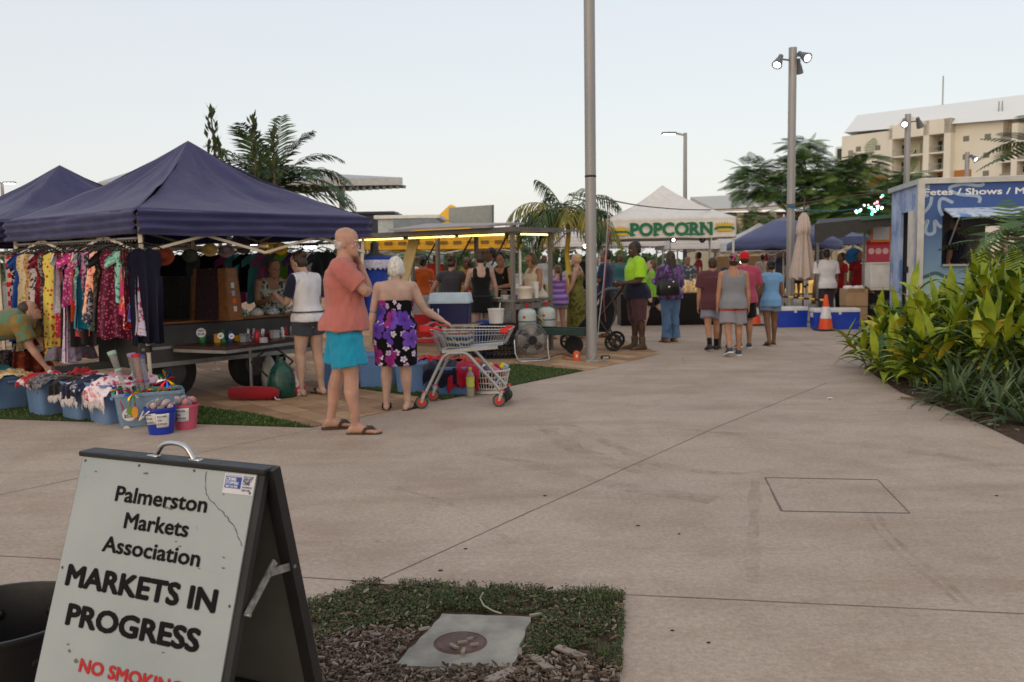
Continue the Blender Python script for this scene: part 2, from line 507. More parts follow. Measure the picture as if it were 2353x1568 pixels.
# small dark chewing-gum spots and bits of litter on the concrete
g = MB()
for q in ((1070, 1262), (1466, 1209), (1012, 1312), (1560, 1228), (1628, 1478), (1545, 1450), (1907, 918), (1345, 1460), (1252, 1140), (2290, 1140)):
 p = G(*q); r = rnd(.008, .016)
 g.lathe([(r, .001), (r * .9, .004), (r * .4, .005)], p, 9, sq=rnd(.6, 1))
struct('gum_spots', g, mat('old gum', (.03, .027, .025), .9))
p = G(1907, 916); g = MB(); g.box(p + V((0, 0, .006)), (.06, .035, .006), .4, .002)
tag(g.build('paper_scrap', mat('white paper', (.75, .75, .76))), 'white scrap of paper lying alone on the concrete', 'litter')
# garden bed on the right and the planted square in front
bed = [G(1985, 846), G(2068, 902), G(2165, 938), G(2260, 978), G(2353, 1022), G(2600, 1150), G(3300, 1150), G(3300, 846), G(2060, 796)]
def mound(poly, name, m, h=.05, n=60, kind='structure'):
 x0, x1 = min(p[0] for p in poly), max(p[0] for p in poly); y0, y1 = min(p[1] for p in poly), max(p[1] for p in poly)
 g = MB()
 c = sum((V((p[0], p[1], 0)) for p in poly), V((0, 0, 0))) / len(poly)
 rg = []
 K = 14
 for k in range(K + 1):
  t = k / K; r = []
  for i in range(len(poly)):
   a, b = V(poly[i]), V(poly[(i + 1) % len(poly)])
   for s in range(8):
    q = a + (b - a) * (s / 8); q.z = 0
    q = q + (c - q) * t
    q.z = .006 + h * min(1, t * 6) * (.6 + .9 * nz(q, 2.5)) + (.012 * nz(q, 14) if t > 0 else 0)
    if t == 0: q.z = .003
    r.append(q)
  rg.append(r)
 g.rings(rg, False); o = g.build(name, m, smooth=180); o['kind'] = kind; return o
mound(bed, 'garden_bed', M_SOIL, .05)
square = [G(1432, 1369), G(1180, 1356), G(852, 1342), G(700, 1396), G(560, 1470), G(480, 1700), G(1418, 1700)]
mound(square, 'planting_square', M_SOIL, .015)
chip_cols = [mat('wood chip %d' % i, c, .9) for i, c in enumerate(((.125, .09, .068), (.27, .22, .18), (.065, .045, .034), (.17, .115, .08)))]
def chips(name, poly, n, keep, label, size=(.02, .07)):
 g = MB(); x0, x1 = min(p[0] for p in poly), max(p[0] for p in poly); y0, y1 = min(p[1] for p in poly), max(p[1] for p in poly)
 k = 0
 while k < n:
  p = V((rnd(x0, x1), rnd(y0, y1), 0))
  if not inside(p, poly) or not keep(p): k += .2; continue
  k += 1; p.z = rnd(.012, .04)
  rot = Euler((rnd(-.4, .4), rnd(-.4, .4), rnd(0, 6.3))).to_matrix()
  L = rnd(*size); w = L * rnd(.12, .38); h = rnd(.003, .009)
  g.mat(random.choice((0, 0, 1, 1, 2, 3)))
  a = [V((-L / 2, -w / 2, 0)), V((L / 2 * rnd(.6, 1), -w / 2 * rnd(.3, 1), 0)), V((L / 2, w / 2 * rnd(.2, 1), 0)), V((-L / 2 * rnd(.5, 1), w / 2, 0))]
  g.prism([rot @ q + p for q in a], rot @ V((0, 0, h)))
 o = g.build(name, chip_cols, smooth=0); o['kind'] = 'stuff'; o['label'] = label; return o
def slab_clear(p):
 x, y = pxl(p); return not inside((x, y), [(890, 1552), (1015, 1408), (1235, 1420), (1185, 1545)])
def mulch_here(p):
 x, y = pxl(p); return slab_clear(p) and (y > 1472 + 50 * nz(p, 3) + (60 if x > 1200 else 0))
chips('bark_mulch', square, 7500, lambda p: mulch_here(p) or (slab_clear(p) and random.random() < .12), 'grey brown bark chips in the planting square in front', (.008, .034))
chips('garden_mulch', bed, 2600, lambda p: True, 'brown bark mulch under the bushy plants at right', (.02, .09))
gm = [mat('grass blade %d' % i, c, .7) for i, c in enumerate(((.055, .095, .018), (.035, .07, .015), (.10, .12, .03), (.06, .045, .02)))]
def blades(name, poly, n, keep, h, label, w=.004, clover=0, cols=gm, wts=(0, 0, 1, 1, 2, 3)):
 g = MB(); x0, x1 = min(p[0] for p in poly), max(p[0] for p in poly); y0, y1 = min(p[1] for p in poly), max(p[1] for p in poly)
 k = 0
 while k < n:
  p = V((rnd(x0, x1), rnd(y0, y1), .005))
  if not inside(p, poly) or not keep(p): k += .1; continue
  k += 1
  g.mat(random.choice(wts))
  if random.random() < clover:             # a small round weed leaf on a stalk
   q = p + V((rnd(-.01, .01), rnd(-.01, .01), rnd(.008, .035))); r = rnd(.0025, .0065)
   t = Euler((rnd(-.7, .7), rnd(-.7, .7), rnd(0, 6))).to_matrix()
   g.poly([q + t @ V((r * math.cos(a), r * math.sin(a), 0)) for a in (0, 1.05, 2.1, 3.14, 4.2, 5.24)])
   continue
  a = rnd(0, 6.28); L = h * rnd(.4, 1.2); d = V((math.cos(a), math.sin(a), 0)); s = V((-d.y, d.x, 0)) * w * rnd(.6, 1.2)
  m1 = p + d * L * .2 + V((0, 0, L * .6)); tip = p + d * L * rnd(.4, .9) + V((0, 0, L * rnd(.5, .95)))
  g.add([p - s, p + s, m1 + s * .8, m1 - s * .8, tip], [(0, 1, 2, 3), (3, 2, 4)])
 o = g.build(name, cols, smooth=0); o['kind'] = 'stuff'; o['label'] = label; return o
def weedy(p):
 x, y = pxl(p); q = 1492 + 80 * nz(p, 3) + (60 if x > 1200 else 0)
 return slab_clear(p) and y < q and nz(p, 5, 3) + .6 * nz(p, 14, 1) > -.22 + (.2 if y > q - 30 else 0)
blades('weedy_grass', [c_ + (c_ - G(1050, 1500)) * .012 for c_ in square], 30000, weedy, .038, 'low weedy grass in the planting square', .0018, .5, cols=[mat('weed leaf %d' % i, c, .75) for i, c in enumerate(((.06, .085, .022), (.045, .065, .02), (.095, .095, .035), (.12, .085, .045)))])
def tufty(p):
 x, y = pxl(p); return slab_clear(p) and (((x - 1060) / 110) ** 2 + ((y - 1400) / 28) ** 2 < 1 or ((x - 1375) / 50) ** 2 + ((y - 1385) / 22) ** 2 < 1 or ((x - 1395) / 30) ** 2 + ((y - 1520) / 18) ** 2 < 1)
blades('grass_tufts', square, 1500, tufty, .085, 'brighter green grass tufts in the planting square', .0022, 0)
turf1 = [G(445, 934), G(445, 975), G(724, 984), G(600, 955)]
turf2 = [G(200, 905), G(445, 934), G(445, 975), G(250, 972), G(0, 964), G(-400, 958), G(-400, 900)]
turf3 = [G(827, 874), G(1019, 920), G(1342, 853), G(1188, 838), G(1100, 845), G(900, 850)]
turf3b = [G(780, 880), G(827, 895), G(1019, 920), G(900, 850), G(760, 850)]
tm = [mat('turf blade %d' % i, c, .7) for i, c in enumerate(((.06, .115, .02), (.04, .085, .015), (.09, .13, .03)))]
for q in (turf1, turf2, turf3):
 g = MB(); g.poly([(p.x, p.y, .009) for p in q]); struct('lawn', g, M_TURF)
g = MB(); g.poly([(p.x, p.y, .013) for p in turf3b]); struct('lawn', g, M_TURF)
allt = MB()
for i, (q, n) in enumerate(((turf1, 2600), (turf2, 3500), (turf3, 7000), (turf3b, 3000))):
 blades('turf_grass', q, n, lambda p: True, .035, ('short green turf strip by the pink bucket', 'short green turf strip under the row of blue tubs', 'short green turf strip behind the shopping trolley', 'short green turf strip by the old woman')[i], .006, 0, tm, (0, 0, 1, 2))
# pit slab with its round iron lid
so = G(1055, 1485); t = thing('pit_slab', 'pale concrete pit slab with a round rusty iron lid in the grass square', 'manhole', so)
cs = [G(905, 1540, .02), G(1018, 1418, .02), G(1220, 1426, .02), G(1178, 1540, .02)]
g = MB(); 
out = []
for i in range(4):
 a, b = cs[i], cs[(i + 1) % 4]
 for k in range(10):
  p = a + (b - a) * (k / 10); p = p + V((nz(p, 15), nz(p, 15, 5), 0)) * .012; out.append(p)
g.prism([p - V((0, 0, .03)) for p in out], V((0, 0, .045)))
g.build('slab', mat('pale weathered concrete', (.26, .24, .205), .85, var=.35, vs=7, bump=.25, bs=80), t, 0, world=True)
lc = G(1058, 1477, .036)
g = MB(); g.lathe([(.105, -.006), (.105, .0), (.101, .003), (.099, .0005), (.095, .0005), (.093, .004), (.0, .004)], lc, 40)
g.box(lc + V((.0, .0, .005)), (.03, .012, .004), .4); g.box(lc + V((.055, .035, .005)), (.02, .01, .004), 1)
g.build('lid', mat('rusty iron', (.11, .062, .05), .7, var=.45, vs=9, bump=.4, bs=50), t, 40, world=True)
for i, (q, a, L) in enumerate((((1062, 1478), .3, .04), ((1043, 1487), 2.2, .05), ((1065, 1498), 1.4, .05), ((1080, 1470), .6, .03), ((975, 1447), .5, .05), ((1230, 1415), .3, .06), ((1195, 1500), 1.5, .06), ((1090, 1483), .1, .035), ((1150, 1555), .7, .16), ((1245, 1525), 2.0, .13), ((1310, 1500), 2.3, .14))):
 p = G(*q, .046 if i < 5 or i == 7 else .03); g = MB()
 d = V((math.cos(a), math.sin(a), 0)); s = V((-d.y, d.x, 0)) * L * .16
 g.prism([p - d * L / 2 - s, p + d * L / 2 - s * .5, p + d * L * .45 + s, p - d * L * .4 + s * .8], V((0, 0, .008)))
 tag(g.build('wood_chip', chip_cols[1], smooth=0), ('pale bark splinter lying on the round iron lid' if i in (0, 1, 2, 3, 7) else 'loose bark splinter lying on the pale concrete slab' if i == 4 else 'large pale bark splinter lying beside the concrete slab'), 'bark', 'loose bark splinters around the pit slab')
# a dry curled stem in the grass
g = MB(); g.tube([G(1110, 1362, .05), G(1103, 1375, .05), G(1112, 1392, .05), G(1135, 1405, .04), G(1152, 1410, .04)], .0035, 6)
tag(g.build('dry_stem', mat('dry stem', (.35, .33, .25))), 'pale dry curled stem lying on the weedy grass', 'stem')
# far buildings
cream = mat('cream render', S('#dcd8cc'), .85, var=.05, vs=.3)
orange_r = mat('orange render', S('#a8703c'), .85, var=.06, vs=.3)
def hotel():
 Y0 = 165.0
 o = P(1922, 586, Y0); o.z = 0
 t = thing('hotel_block', 'cream and orange hotel tower with balconies and a pitched silver roof', 'building', o, 0)
 # facade plane turning towards the camera on the right
 a = P(1930, 586, 172); b = P(2290, 586, 150); a.z = b.z = 0
 u = (b - a).normalized(); n = V((u.y, -u.x, 0))      # n faces the camera
 if n.y > 0: n = -n
 def X(px_): # distance along the facade of a photo column
  d = ray(px_, 590); d.z = 0
  # intersect with the facade line
  det = d.x * (-u.y) - d.y * (-u.x)
  s = (a.x * (-u.y) - a.y * (-u.x)) / det
  q = d * s
  return (q - a).dot(u)
 def Z(px_, py_):
  q = a + u * X(px_); d = ray(px_, py_); s = q.y / d.y
  return EYE + d.z * s
 def pt(x, z, off=0): q = a + u * x + n * off; return V((q.x, q.y, z))
 x0, x1, x2, x3, x4, x5 = X(1930), X(2040), X(2131), X(2180), X(2288), X(2500)
 ztop = Z(2290, 283); zl = Z(1930, 322)
 zt = Z(2120, 290)
 fl = 3.05
 zr = Z(2040, 322)                              # top balcony head
 def wall(xa, xb, za, zb, off, dep, m, g=None):
  g2 = MB(); g2.prism([pt(xa, za, off), pt(xb, za, off), pt(xb, zb, off), pt(xa, zb, off)], -n * dep); return g2
 g = wall(x0, x1, 0, zt, 0, 12, cream); g.build('wall', cream, t, 0, world=True)
 g = wall(x3, x4, 0, zt + .6, -1.2, 12, cream); g.build('wall', cream, t, 0, world=True)
 # balcony stack between x1 and x3: piers, slabs, rear wall
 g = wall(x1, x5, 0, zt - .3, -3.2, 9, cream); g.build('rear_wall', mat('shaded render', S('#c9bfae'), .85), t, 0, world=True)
 pw = (x2 - x1) * .07
 piers = [(x1, x1 + pw * 1.2), (X(2118), X(2131)), (X(2165), x3)]
 for pa, pb in piers: wall(pa, pb, 0, zt + .8, .5, 3.7, cream).build('pier', cream, t, 0, world=True)
 g = MB()
 g.prism([pt(x1, zr, .5), pt(x3, zr, .5), pt(x3, zt + .8, .5), pt(X(2102), zt + .9, .5), pt(X(2092), zt + 1.9, .5), pt(X(2070), zt + 1.8, .5), pt(X(2060), zt + .8, .5), pt(x1, zt + .2, .5)], -n * 3.5)
 g.build('parapet', cream, t, 0, world=True)
 glass = mat('balcony glass', (.20, .26, .24), .15); dark = mat('dark glass', (.02, .035, .035), .1); rail = mat('grey rail', (.35, .35, .34), .4, .5)
 blind = mat('pale blind', S('#b9bba6'), .8)
 for k in range(9):
  z = zr - fl * (k + 1)
  if z < 2: break
  wall(x1 + .05, x3 - .05, z - .25, z, .35, 3.4, cream).build('balcony_slab', cream, t, 0, world=True)
  if k == 2 or k == 3:
   for xa, xb in ((piers[0][1], piers[1][0]), (piers[1][1], piers[2][0])): wall(xa, xb, z, z + fl - .3, -3.05, .1, orange_r).build('rear_panel', orange_r, t, 0, world=True)
  for xa, xb in ((piers[0][1], piers[1][0]), (piers[1][1], piers[2][0])):
   w = xb - xa
   wall(xa + w * .02, xa + w * .25, z, z + 2.2, -2.9, .1, dark).build('window', dark, t, 0, world=True)
   wall(xa + w * .32, xa + w * .62, z, z + 2.2, -2.9, .1, blind).build('window', blind, t, 0, world=True)
   wall(xa + w * .68, xa + w * .98, z, z + 2.3, -2.9, .1, glass).build('window', blind, t, 0, world=True)
   g = MB()
   for i in range(7): q = pt(xa + w * i / 6, z, .3); g.bar(q, q + V((0, 0, 1.05)), .05)
   g.bar(pt(xa, z + 1.05, .3), pt(xb, z + 1.05, .3), .06); g.bar(pt(xa, z + .15, .3), pt(xb, z + .15, .3), .04)
   g.build('railing', rail, t, 0, world=True)
   if (k + int(xa)) % 2 == 0:
    g = MB(); q = pt(xa + w * .45, z, -.6); g.box(q + V((0, 0, .7)), (1.1, .7, .06)); g.box(q + V((0, 0, .35)), (.1, .1, .7)); g.box(q + V((1, 0, .45)), (.5, .5, .08)); g.box(q + V((1.2, 0, .7)), (.06, .5, .6))
    g.build('balcony_furniture', dark, t, 0, world=True)
 # orange side panels
 zo = Z(2200, 390)
 wall(x3 + .05, X(2219), 0, zo, -1.1, .2, orange_r).build('orange_panel', orange_r, t, 0, world=True)
 wall(X(1995), x1 - .02, 0, Z(2030, 402), .12, .2, orange_r).build('orange_panel', orange_r, t, 0, world=True)
 # small square windows
 g = []
 for px_, py_ in ((1968, 343), (2012, 340), (2205, 318), (2254, 313), (2205, 360), (2252, 356), (2252, 398), (2250, 438), (1968, 385), (2012, 383)):
  off = -1.17 if px_ > 2180 else .03
  x = X(px_); z = Z(px_, py_)
  wall(x - .5, x + .5, z - .45, z + .45, off, .1, glass).build('window', mat('dull window', (.18, .17, .14), .2), t, 0, world=True)
 # right wing with open balconies
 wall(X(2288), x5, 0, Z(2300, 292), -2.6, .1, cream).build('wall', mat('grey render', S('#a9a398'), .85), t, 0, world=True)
 for k in range(9):
  z = Z(2300, 327) - fl * k
  if z < 2: break
  wall(X(2290), x5, z - .25, z, 0, 2.5, cream).build('balcony_slab', cream, t, 0, world=True)
  wall(X(2290), x5, z, z + 1.0, -.05, .08, rail).build('railing', mat('rail panel', S('#8f8b84'), .5), t, 0, world=True)
  wall(X(2320), X(2340), z, z + 2.2, -2.5, .1, dark).build('window', dark, t, 0, world=True)
 for px_ in (2316, 2390): wall(X(px_), X(px_) + .9, 0, Z(2310, 285), .1, 2.6, cream).build('pier', cream, t, 0, world=True)
 # left narrow balcony
 wall(x0 - 2.2, x0, 0, zl - 1, -1.5, 8, cream).build('wall', cream, t, 0, world=True)
 for k in range(5):
  z = zl - 3.6 - fl * k
  wall(x0 - 1.8, x0 - .2, z, z + 2.2, -1.45, .1, dark).build('window', dark, t, 0, world=True)
 # louvred window strip
 wall(X(1945), X(1956), Z(1950, 385), Z(1950, 346), .05, .1, rail).build('louvre', mat('grey louvre', S('#8d887e')), t, 0, world=True)
 # pitched roof
 zb = zt + .2
 rl, rr = X(1953), X(2340)
 g = MB()
 zrl, zrr = Z(1970, 263), Z(2338, 224)
 A = [pt(rl - 1.5, Z(1953, 303), .3), pt(rr, ztop + .3, .3)]
 T = [pt(rl - 2.5, zrl + .9, -6), pt(rr + .5, zrr + 1.3, -6)]
 Bk = [pt(rl - 4, zb, -13), pt(rr, zb, -13)]
 g.add([A[0], A[1], T[1], T[0], Bk[0], Bk[1]], [(0, 1, 2, 3), (3, 2, 5, 4), (0, 3, 4), (1, 5, 2), (0, 4, 5, 1)])
 g.build('roof', mat('silver roof sheet', S('#dfe3e4'), .8, 0, var=.03), t, 0, world=True)
 g = MB(); q = T[0] + (T[1] - T[0]) * .5; g.bar(q, q + V((0, 0, 5)), .18)
 for f in (.86, .93): q = pt(x3 + (x4 - x3) * f, zt + .6, -2); g.bar(q, q + V((0, 0, 2.2)), .15)
 g.build('antenna', rail, t, 0, world=True)
hotel()
def louvre_pavilion():
 """big flat sunshade roof above the tents at the left"""
 o = P(500, 590, 48); o.z = 0
 t = thing('sunshade_pavilion', 'large grey flying sunshade roof far behind the navy tents', 'pavilion', o)
 grey = mat('grey fascia', S('#a7abad'), .6); under = mat('ribbed soffit', S('#7d8688'), .6)
 tip = P(925, 413, 44); l = P(225, 424, 44); r2 = P(660, 398, 60); l2 = P(300, 398, 62)
 top = [l, tip, r2, l2]
 g = MB(); g.prism([p - V((0, 0, .25)) for p in top], V((0, 0, .35))); g.build('roof', grey, t, 0, world=True)
 g = MB(); n = 46
 for i in range(n):
  f = i / (n - 1); a = l + (tip - l) * f; b = l2 + (r2 - l2) * f
  drop = .15 + .55 * (1 - f) * min(1, f * 20)
  q1, q2 = a + V((0, .3, -.25)), b + V((0, 0, -.25))
  g.prism([q1, q2, q2 - V((0, 0, drop)), q1 - V((0, 0, drop))], V((.12, 0, 0)))
 g.build('louvre_blades', under, t, 0, world=True)
 for q in (P(300, 590, 50), P(640, 590, 50), P(790, 590, 52)): g = MB(); g.bar((q.x, q.y, 0), (q.x, q.y, 6), .3); g.build('column', grey, t, 0, world=True)
 g = MB(); q = P(830, 412, 50); g.box(q + V((-.4, 0, -.05)), (2.0, 1, .22)); g.build('roof_vent', mat('tan metal', S('#b9a988')), t, 0, world=True)
louvre_pavilion()
def box_building(name, label, xa, xb, ytop, Y, mats, dep=6, cat='building'):
 a, b = P(xa, ytop, Y), P(xb, ytop, Y); c = (a + b) / 2
 t = thing(name, label, cat, (c.x, c.y, 0)); z = (a.z + b.z) / 2
 g = MB(); g.box((c.x, c.y + dep / 2, z / 2), (abs(b.x - a.x), dep, z), None, .03); g.build('wall', mats[0], t, 30, world=True)
 g = MB(); g.box((c.x, c.y + dep / 2, z + .06), (abs(b.x - a.x) + .3, dep + .3, .16), None, .02); g.build('roof', mats[1], t, 30, world=True)
 return t, a, b, z
pale = mat('pale cladding', S('#a9b3ba'), .6); white_m = mat('white trim', S('#d2d2d0'), .6); dgrey = mat('slate trim', S('#4a4d57'), .6)
t, a, b, z = box_building('shop_building', 'low grey shop building with a dark fascia behind the food stall', 868, 1004, 502, 40, (pale, white_m))
g = MB(); q0, q1 = P(905, 506, 39.8), P(1003, 502, 39.8); g.prism([q0, q1, q1 - V((0, 0, .55)), q0 - V((0, 0, .55))], V((0, -.15, 0))); g.build('fascia', mat('blue grey fascia', S('#77828c')), t, 0, world=True)
t, a, b, z = box_building('flat_roof_building', 'dark flat eaves of a far building right of the navy tent', 800, 902, 492, 55, (dgrey, dgrey))
# yellow gable and plain grey hoarding
t = thing('yellow_sign_tower', 'yellow wedge shaped sign tower behind the food stall', 'tower', (P(1020, 590, 46).x, 46, 0))
q = [P(1003, 500, 46), P(1030, 474, 46), P(1037, 470, 46), P(1045, 474, 46), P(1046, 560, 46), P(1003, 560, 46)]
g = MB(); g.prism(q, V((0, 2, 0))); g.build('wall', mat('yellow cladding', S('#e8b43a'), .6), t, 0, world=True)
q = [P(1003, 520, 45.96), P(1030, 511, 45.96), P(1030, 519, 45.96), P(1003, 528, 45.96)]
g = MB(); g.prism(q, V((0, -.05, 0))); g.build('white_stripe', white_m, t, 0, world=True)
t = thing('hoarding', 'plain grey back of a big rectangular hoarding above the food stall', 'billboard', (P(1083, 590, 44).x, 44, 0))
q = [P(1031, 478, 44), P(1133, 471, 44), P(1134, 535, 44), P(1031, 535, 44)]
g = MB(); g.prism(q, V((0, .35, 0))); g.build('panel', mat('dull zinc', S('#8d9291'), .6), t, 0, world=True)
g = MB()
for x in (1045, 1118): p = P(x, 530, 44.2); g.bar((p.x, p.y, 0), (p.x, p.y, p.z), .2)
g.build('post', dgrey, t, 0, world=True)
q = [P(1131, 471.4, 43.95), P(1135, 471, 43.95), P(1135, 534, 43.95), P(1131, 534, 43.95)]
g = MB(); g.prism(q, V((0, -.1, 0))); g.build('edge_trim', dgrey, t, 0, world=True)
# long low verandah building on the right behind the trees
t, a, b, z = box_building('verandah_building', 'long low cream building with a red brown eave behind the feathery tree', 1640, 2120, 492, 48, (mat('cream wall', S('#b7aa8e'), .8), mat('red brown eave', S('#8b5a45'), .7)), 8)
q0, q1 = P(1640, 488, 46), P(2120, 466, 46)
g = MB(); g.prism([q0, q1, q1 + V((0, 6, 1.0)), q0 + V((0, 6, 1.0))], V((0, 0, .18))); g.build('roof_sheet', mat('dull roof', S('#b7b5ad'), .6), t, 0, world=True)
for x in (1790, 1870, 1960):
 q = P(x, 520, 47.9); g = MB(); g.box((q.x + .6, q.y, q.z - .3), (1.8, .1, 1.3)); g.build('window', mat('dark window', (.03, .035, .03), .2), t, 0, world=True)
for x in (1700, 1775, 1850, 1930):
 q = P(x, 520, 46.5); g = MB(); g.box((q.x, q.y, 1.9), (.3, .3, 3.8)); g.build('column', mat('cream wall', 0), t, 0, world=True)
# distant tree belt closing the horizon behind the market
far_leaf = mat('far foliage', (.05, .085, .035), .9, var=.5, vs=.6)
g = MB()
for i in range(2600):
 x = rnd(-60, 70); y = 85 + rnd(0, 10)
 h = 2.4 + 1.6 * nz((x, 0, 0), .09) + 1.0 * nz((x, 5, 0), .3)
 z = rnd(.2, 1) * max(.8, h); s = rnd(.25, .6)
 p = V((x, y, z)); rot = Euler((rnd(0, 6), rnd(0, 6), rnd(0, 6))).to_matrix()
 g.add([p + rot @ V(q) * s for q in ((-1, -.5, 0), (0, -.8, .2), (1, .1, 0), (.2, .9, -.1), (-.8, .5, .2))], [(0, 1, 2, 3, 4)])
tag(g.build('tree_belt', far_leaf, smooth=0), 'dark belt of far trees behind the market stalls', None, None, 'stuff')
# people
def lerp_prof(prof, z):
 if z <= prof[0][0]: return prof[0][1:]
 for a, b in zip(prof, prof[1:]):
  if z <= b[0]:
   f = (z - a[0]) / (b[0] - a[0]); f = f * f * (3 - 2 * f)
   return tuple(p + (q - p) * f for p, q in zip(a[1:], b[1:]))
 return prof[-1][1:]
# height fraction -> half width, half depth, centre offset forward
PM = ((.455, .045, .045, 0), (.49, .092, .066, -.004), (.53, .098, .072, -.006), (.57, .092, .066, 0), (.62, .086, .062, .004), (.68, .094, .066, .004), (.73, .102, .070, .002), (.775, .104, .064, -.002), (.805, .085, .046, -.006), (.825, .045, .038, -.008), (.84, .036, .036, -.006))
PF = ((.455, .045, .045, 0), (.49, .096, .070, -.006), (.53, .100, .074, -.008), (.57, .090, .064, 0), (.625, .074, .055, .003), (.68, .082, .058, .006), (.73, .090, .068, .012), (.775, .090, .056, 0), (.805, .072, .040, -.006), (.825, .036, .033, -.008), (.84, .030, .031, -.006))
HEAD = ((-.004, .013, .013, .037), (.006, .026, .028, .027), (.022, .034, .042, .014), (.045, .0395, .051, .004), (.07, .0435, .056, -.003), (.095, .044, .057, -.005), (.115, .038, .051, -.007), (.129, .023, .033, -.008), (.136, .006, .008, -.008))
class Fig: pass
def skeleton(H, pose, sex='m', fat=1.0):
 F = Fig(); F.H = H; F.prof = PM if sex == 'm' else PF; F.fat = fat; F.sex = sex
 lean = R_(pose.get('lean', 0)); bend = R_(pose.get('bend', 0)); side = R_(pose.get('side', 0)); tw = R_(pose.get('twist', 0))
 legs = {}; zmin = 9
 for sgn, k in ((1, 'R'), (-1, 'L')):
  p, ab, kn, fy, lift = (tuple(pose.get('leg' + k, (0, 2, 0, 8, 0))) + (0,) * 5)[:5]
  p, ab, kn = R_(p), R_(ab), R_(kn)
  hip = V((sgn * .05 * H, 0, 0))
  kd = V((sgn * math.sin(ab), math.sin(p), -math.cos(p) * math.cos(ab))).normalized()
  sd = V((sgn * math.sin(ab) * .6, math.sin(p - kn), -math.cos(p - kn))).normalized()
  knee = hip + kd * .245 * H; ank = knee + sd * .24 * H
  legs[k] = [hip, knee, ank, sgn, R_(fy) * sgn, R_(lift)]
  zmin = min(zmin, ank.z - (.10 * H * math.sin(R_(lift))))
 pz = .042 * H - zmin
 F.pz = pz
 for k in legs:
  for i in range(3): legs[k][i] = legs[k][i] + V((0, 0, pz))
 F.legs = legs
 z0 = .515
 def spine(zf):
  """point and frame on the bent spine at the standing height fraction zf"""
  if zf <= z0: return V((0, 0, pz + (zf - z0) * H)), Matrix.Identity(3)
  n = 8; p = V((0, 0, pz)); d = (zf - z0) * H / n
  for i in range(n):
   f = (i + .5) / n * (zf - z0) / (.84 - z0)
   M = Matrix.Rotation(-(lean + bend * f), 3, 'X') @ Matrix.Rotation(side, 3, 'Y') @ Matrix.Rotation(tw * f, 3, 'Z')
   p = p + M @ V((0, 0, d))
  return p, M
 F.spine = spine
 F.arms = {}
 sw = (.112 if sex == 'm' else .098) * (1 + (fat - 1) * .5)
 F.sw = sw
 for sgn, k in ((1, 'R'), (-1, 'L')):
  p, M = spine(.795)
  sh = p + M @ V((sgn * sw * H, -.004 * H, 0))
  a = pose.get('arm' + k)
  if a is None: a = ((sgn * .16, -.02, -1), (sgn * .06, .12, -1))
  if a[0] == 'ik':
   tgt, pole = V(a[1]), V(a[2]); L1, L2 = .168 * H, .15 * H
   d = tgt - sh; D = min(d.length, (L1 + L2) * .995); dn = d.normalized()
   x = (L1 * L1 - L2 * L2 + D * D) / (2 * D); h = math.sqrt(max(0, L1 * L1 - x * x))
   pp = (pole - dn * pole.dot(dn)).normalized()
   el = sh + dn * x + pp * h; wr = sh + dn * D; rest = a[3:]
  else:
   el = sh + V(a[0]).normalized() * .168 * H; wr = el + V(a[1]).normalized() * .15 * H; rest = a[2:]
  F.arms[k] = (sh, el, wr, sgn, rest)
 p, M = spine(.845)
 hy, hp, hr = (R_(q) for q in pose.get('head', (0, 0, 0)))
 F.HM = (Matrix.Translation(p) @ (Matrix.Rotation(hy, 3, 'Z') @ Matrix.Rotation(-hp, 3, 'X') @ Matrix.Rotation(hr, 3, 'Y')).to_4x4() @ Matrix.Translation(V((0, .010 * H, .013 * H))))
 F.neck = p
 return F
def hd(F, x, y, z): return F.HM @ V((x * F.H, y * F.H, z * F.H))
def ring(c, ex, ey, rx, ry, n=16, sq=2.3):
 out = []
 for k in range(n):
  t = 2 * math.pi * k / n; ct, st = math.cos(t), math.sin(t)
  out.append(c + ex * (rx * math.copysign(abs(ct) ** (2 / sq), ct)) + ey * (ry * math.copysign(abs(st) ** (2 / sq), st)))
 return out
def torso(F, g, z0, z1, ease=0.0, flare=0.0, n=20, step=.02, fw=1.0, clamp=0.0):
 rg = []; z = z0
 while True:
  p, M = F.spine(z); rx, ry, oy = lerp_prof(F.prof, max(z, clamp))
  if clamp and z < .60: rx += .006 * min(1, (.60 - z) / .05); ry += .012 * min(1, (.60 - z) / .05)
  belly = max(0, 1 - abs(z - .60) / .10)
  rx = rx * (1 + (F.fat - 1) * fw); ry = ry * (1 + (F.fat - 1) * 1.3)
  oy = oy + belly * (F.fat - 1) * .05
  fl = flare * max(0, (z1 - z) / (z1 - z0))
  e = ease * (1 if z < .79 else .6)
  rg.append(ring(p + M @ V((0, oy * F.H, 0)), M @ V((1, 0, 0)), M @ V((0, 1, 0)), (rx + e + fl) * F.H, (ry + e + fl * .8) * F.H, n))
  if z >= z1 - 1e-6: break
  z = min(z1, z + step)
 g.rings(rg)
def limb(g, pts, rs, n=12, sub=5):
 """smooth tapered tube through the joints"""
 P_, Q = [], []
 for i in range(len(pts) - 1):
  for k in range(sub):
   f = k / sub; P_.append(pts[i].lerp(pts[i + 1], f)); Q.append(rs[i] + (rs[i + 1] - rs[i]) * f)
 P_.append(pts[-1]); Q.append(rs[-1])
 for _ in range(2):
  P2 = P_[:]
  for i in range(1, len(P_) - 1): P2[i] = P_[i] * .6 + (P_[i - 1] + P_[i + 1]) * .2
  P_ = P2
 g.tube(P_, Q, n)
def arm_pts(F, k):
 sh, el, wr, sgn, rest = F.arms[k]; H = F.H; f = .5 + F.fat * .5
 d = (wr - el).normalized()
 return ([sh, sh.lerp(el, .35), el, el.lerp(wr, .3), wr], [.033 * H * f, .029 * H * f, .0225 * H * f, .0245 * H * f, .0155 * H])
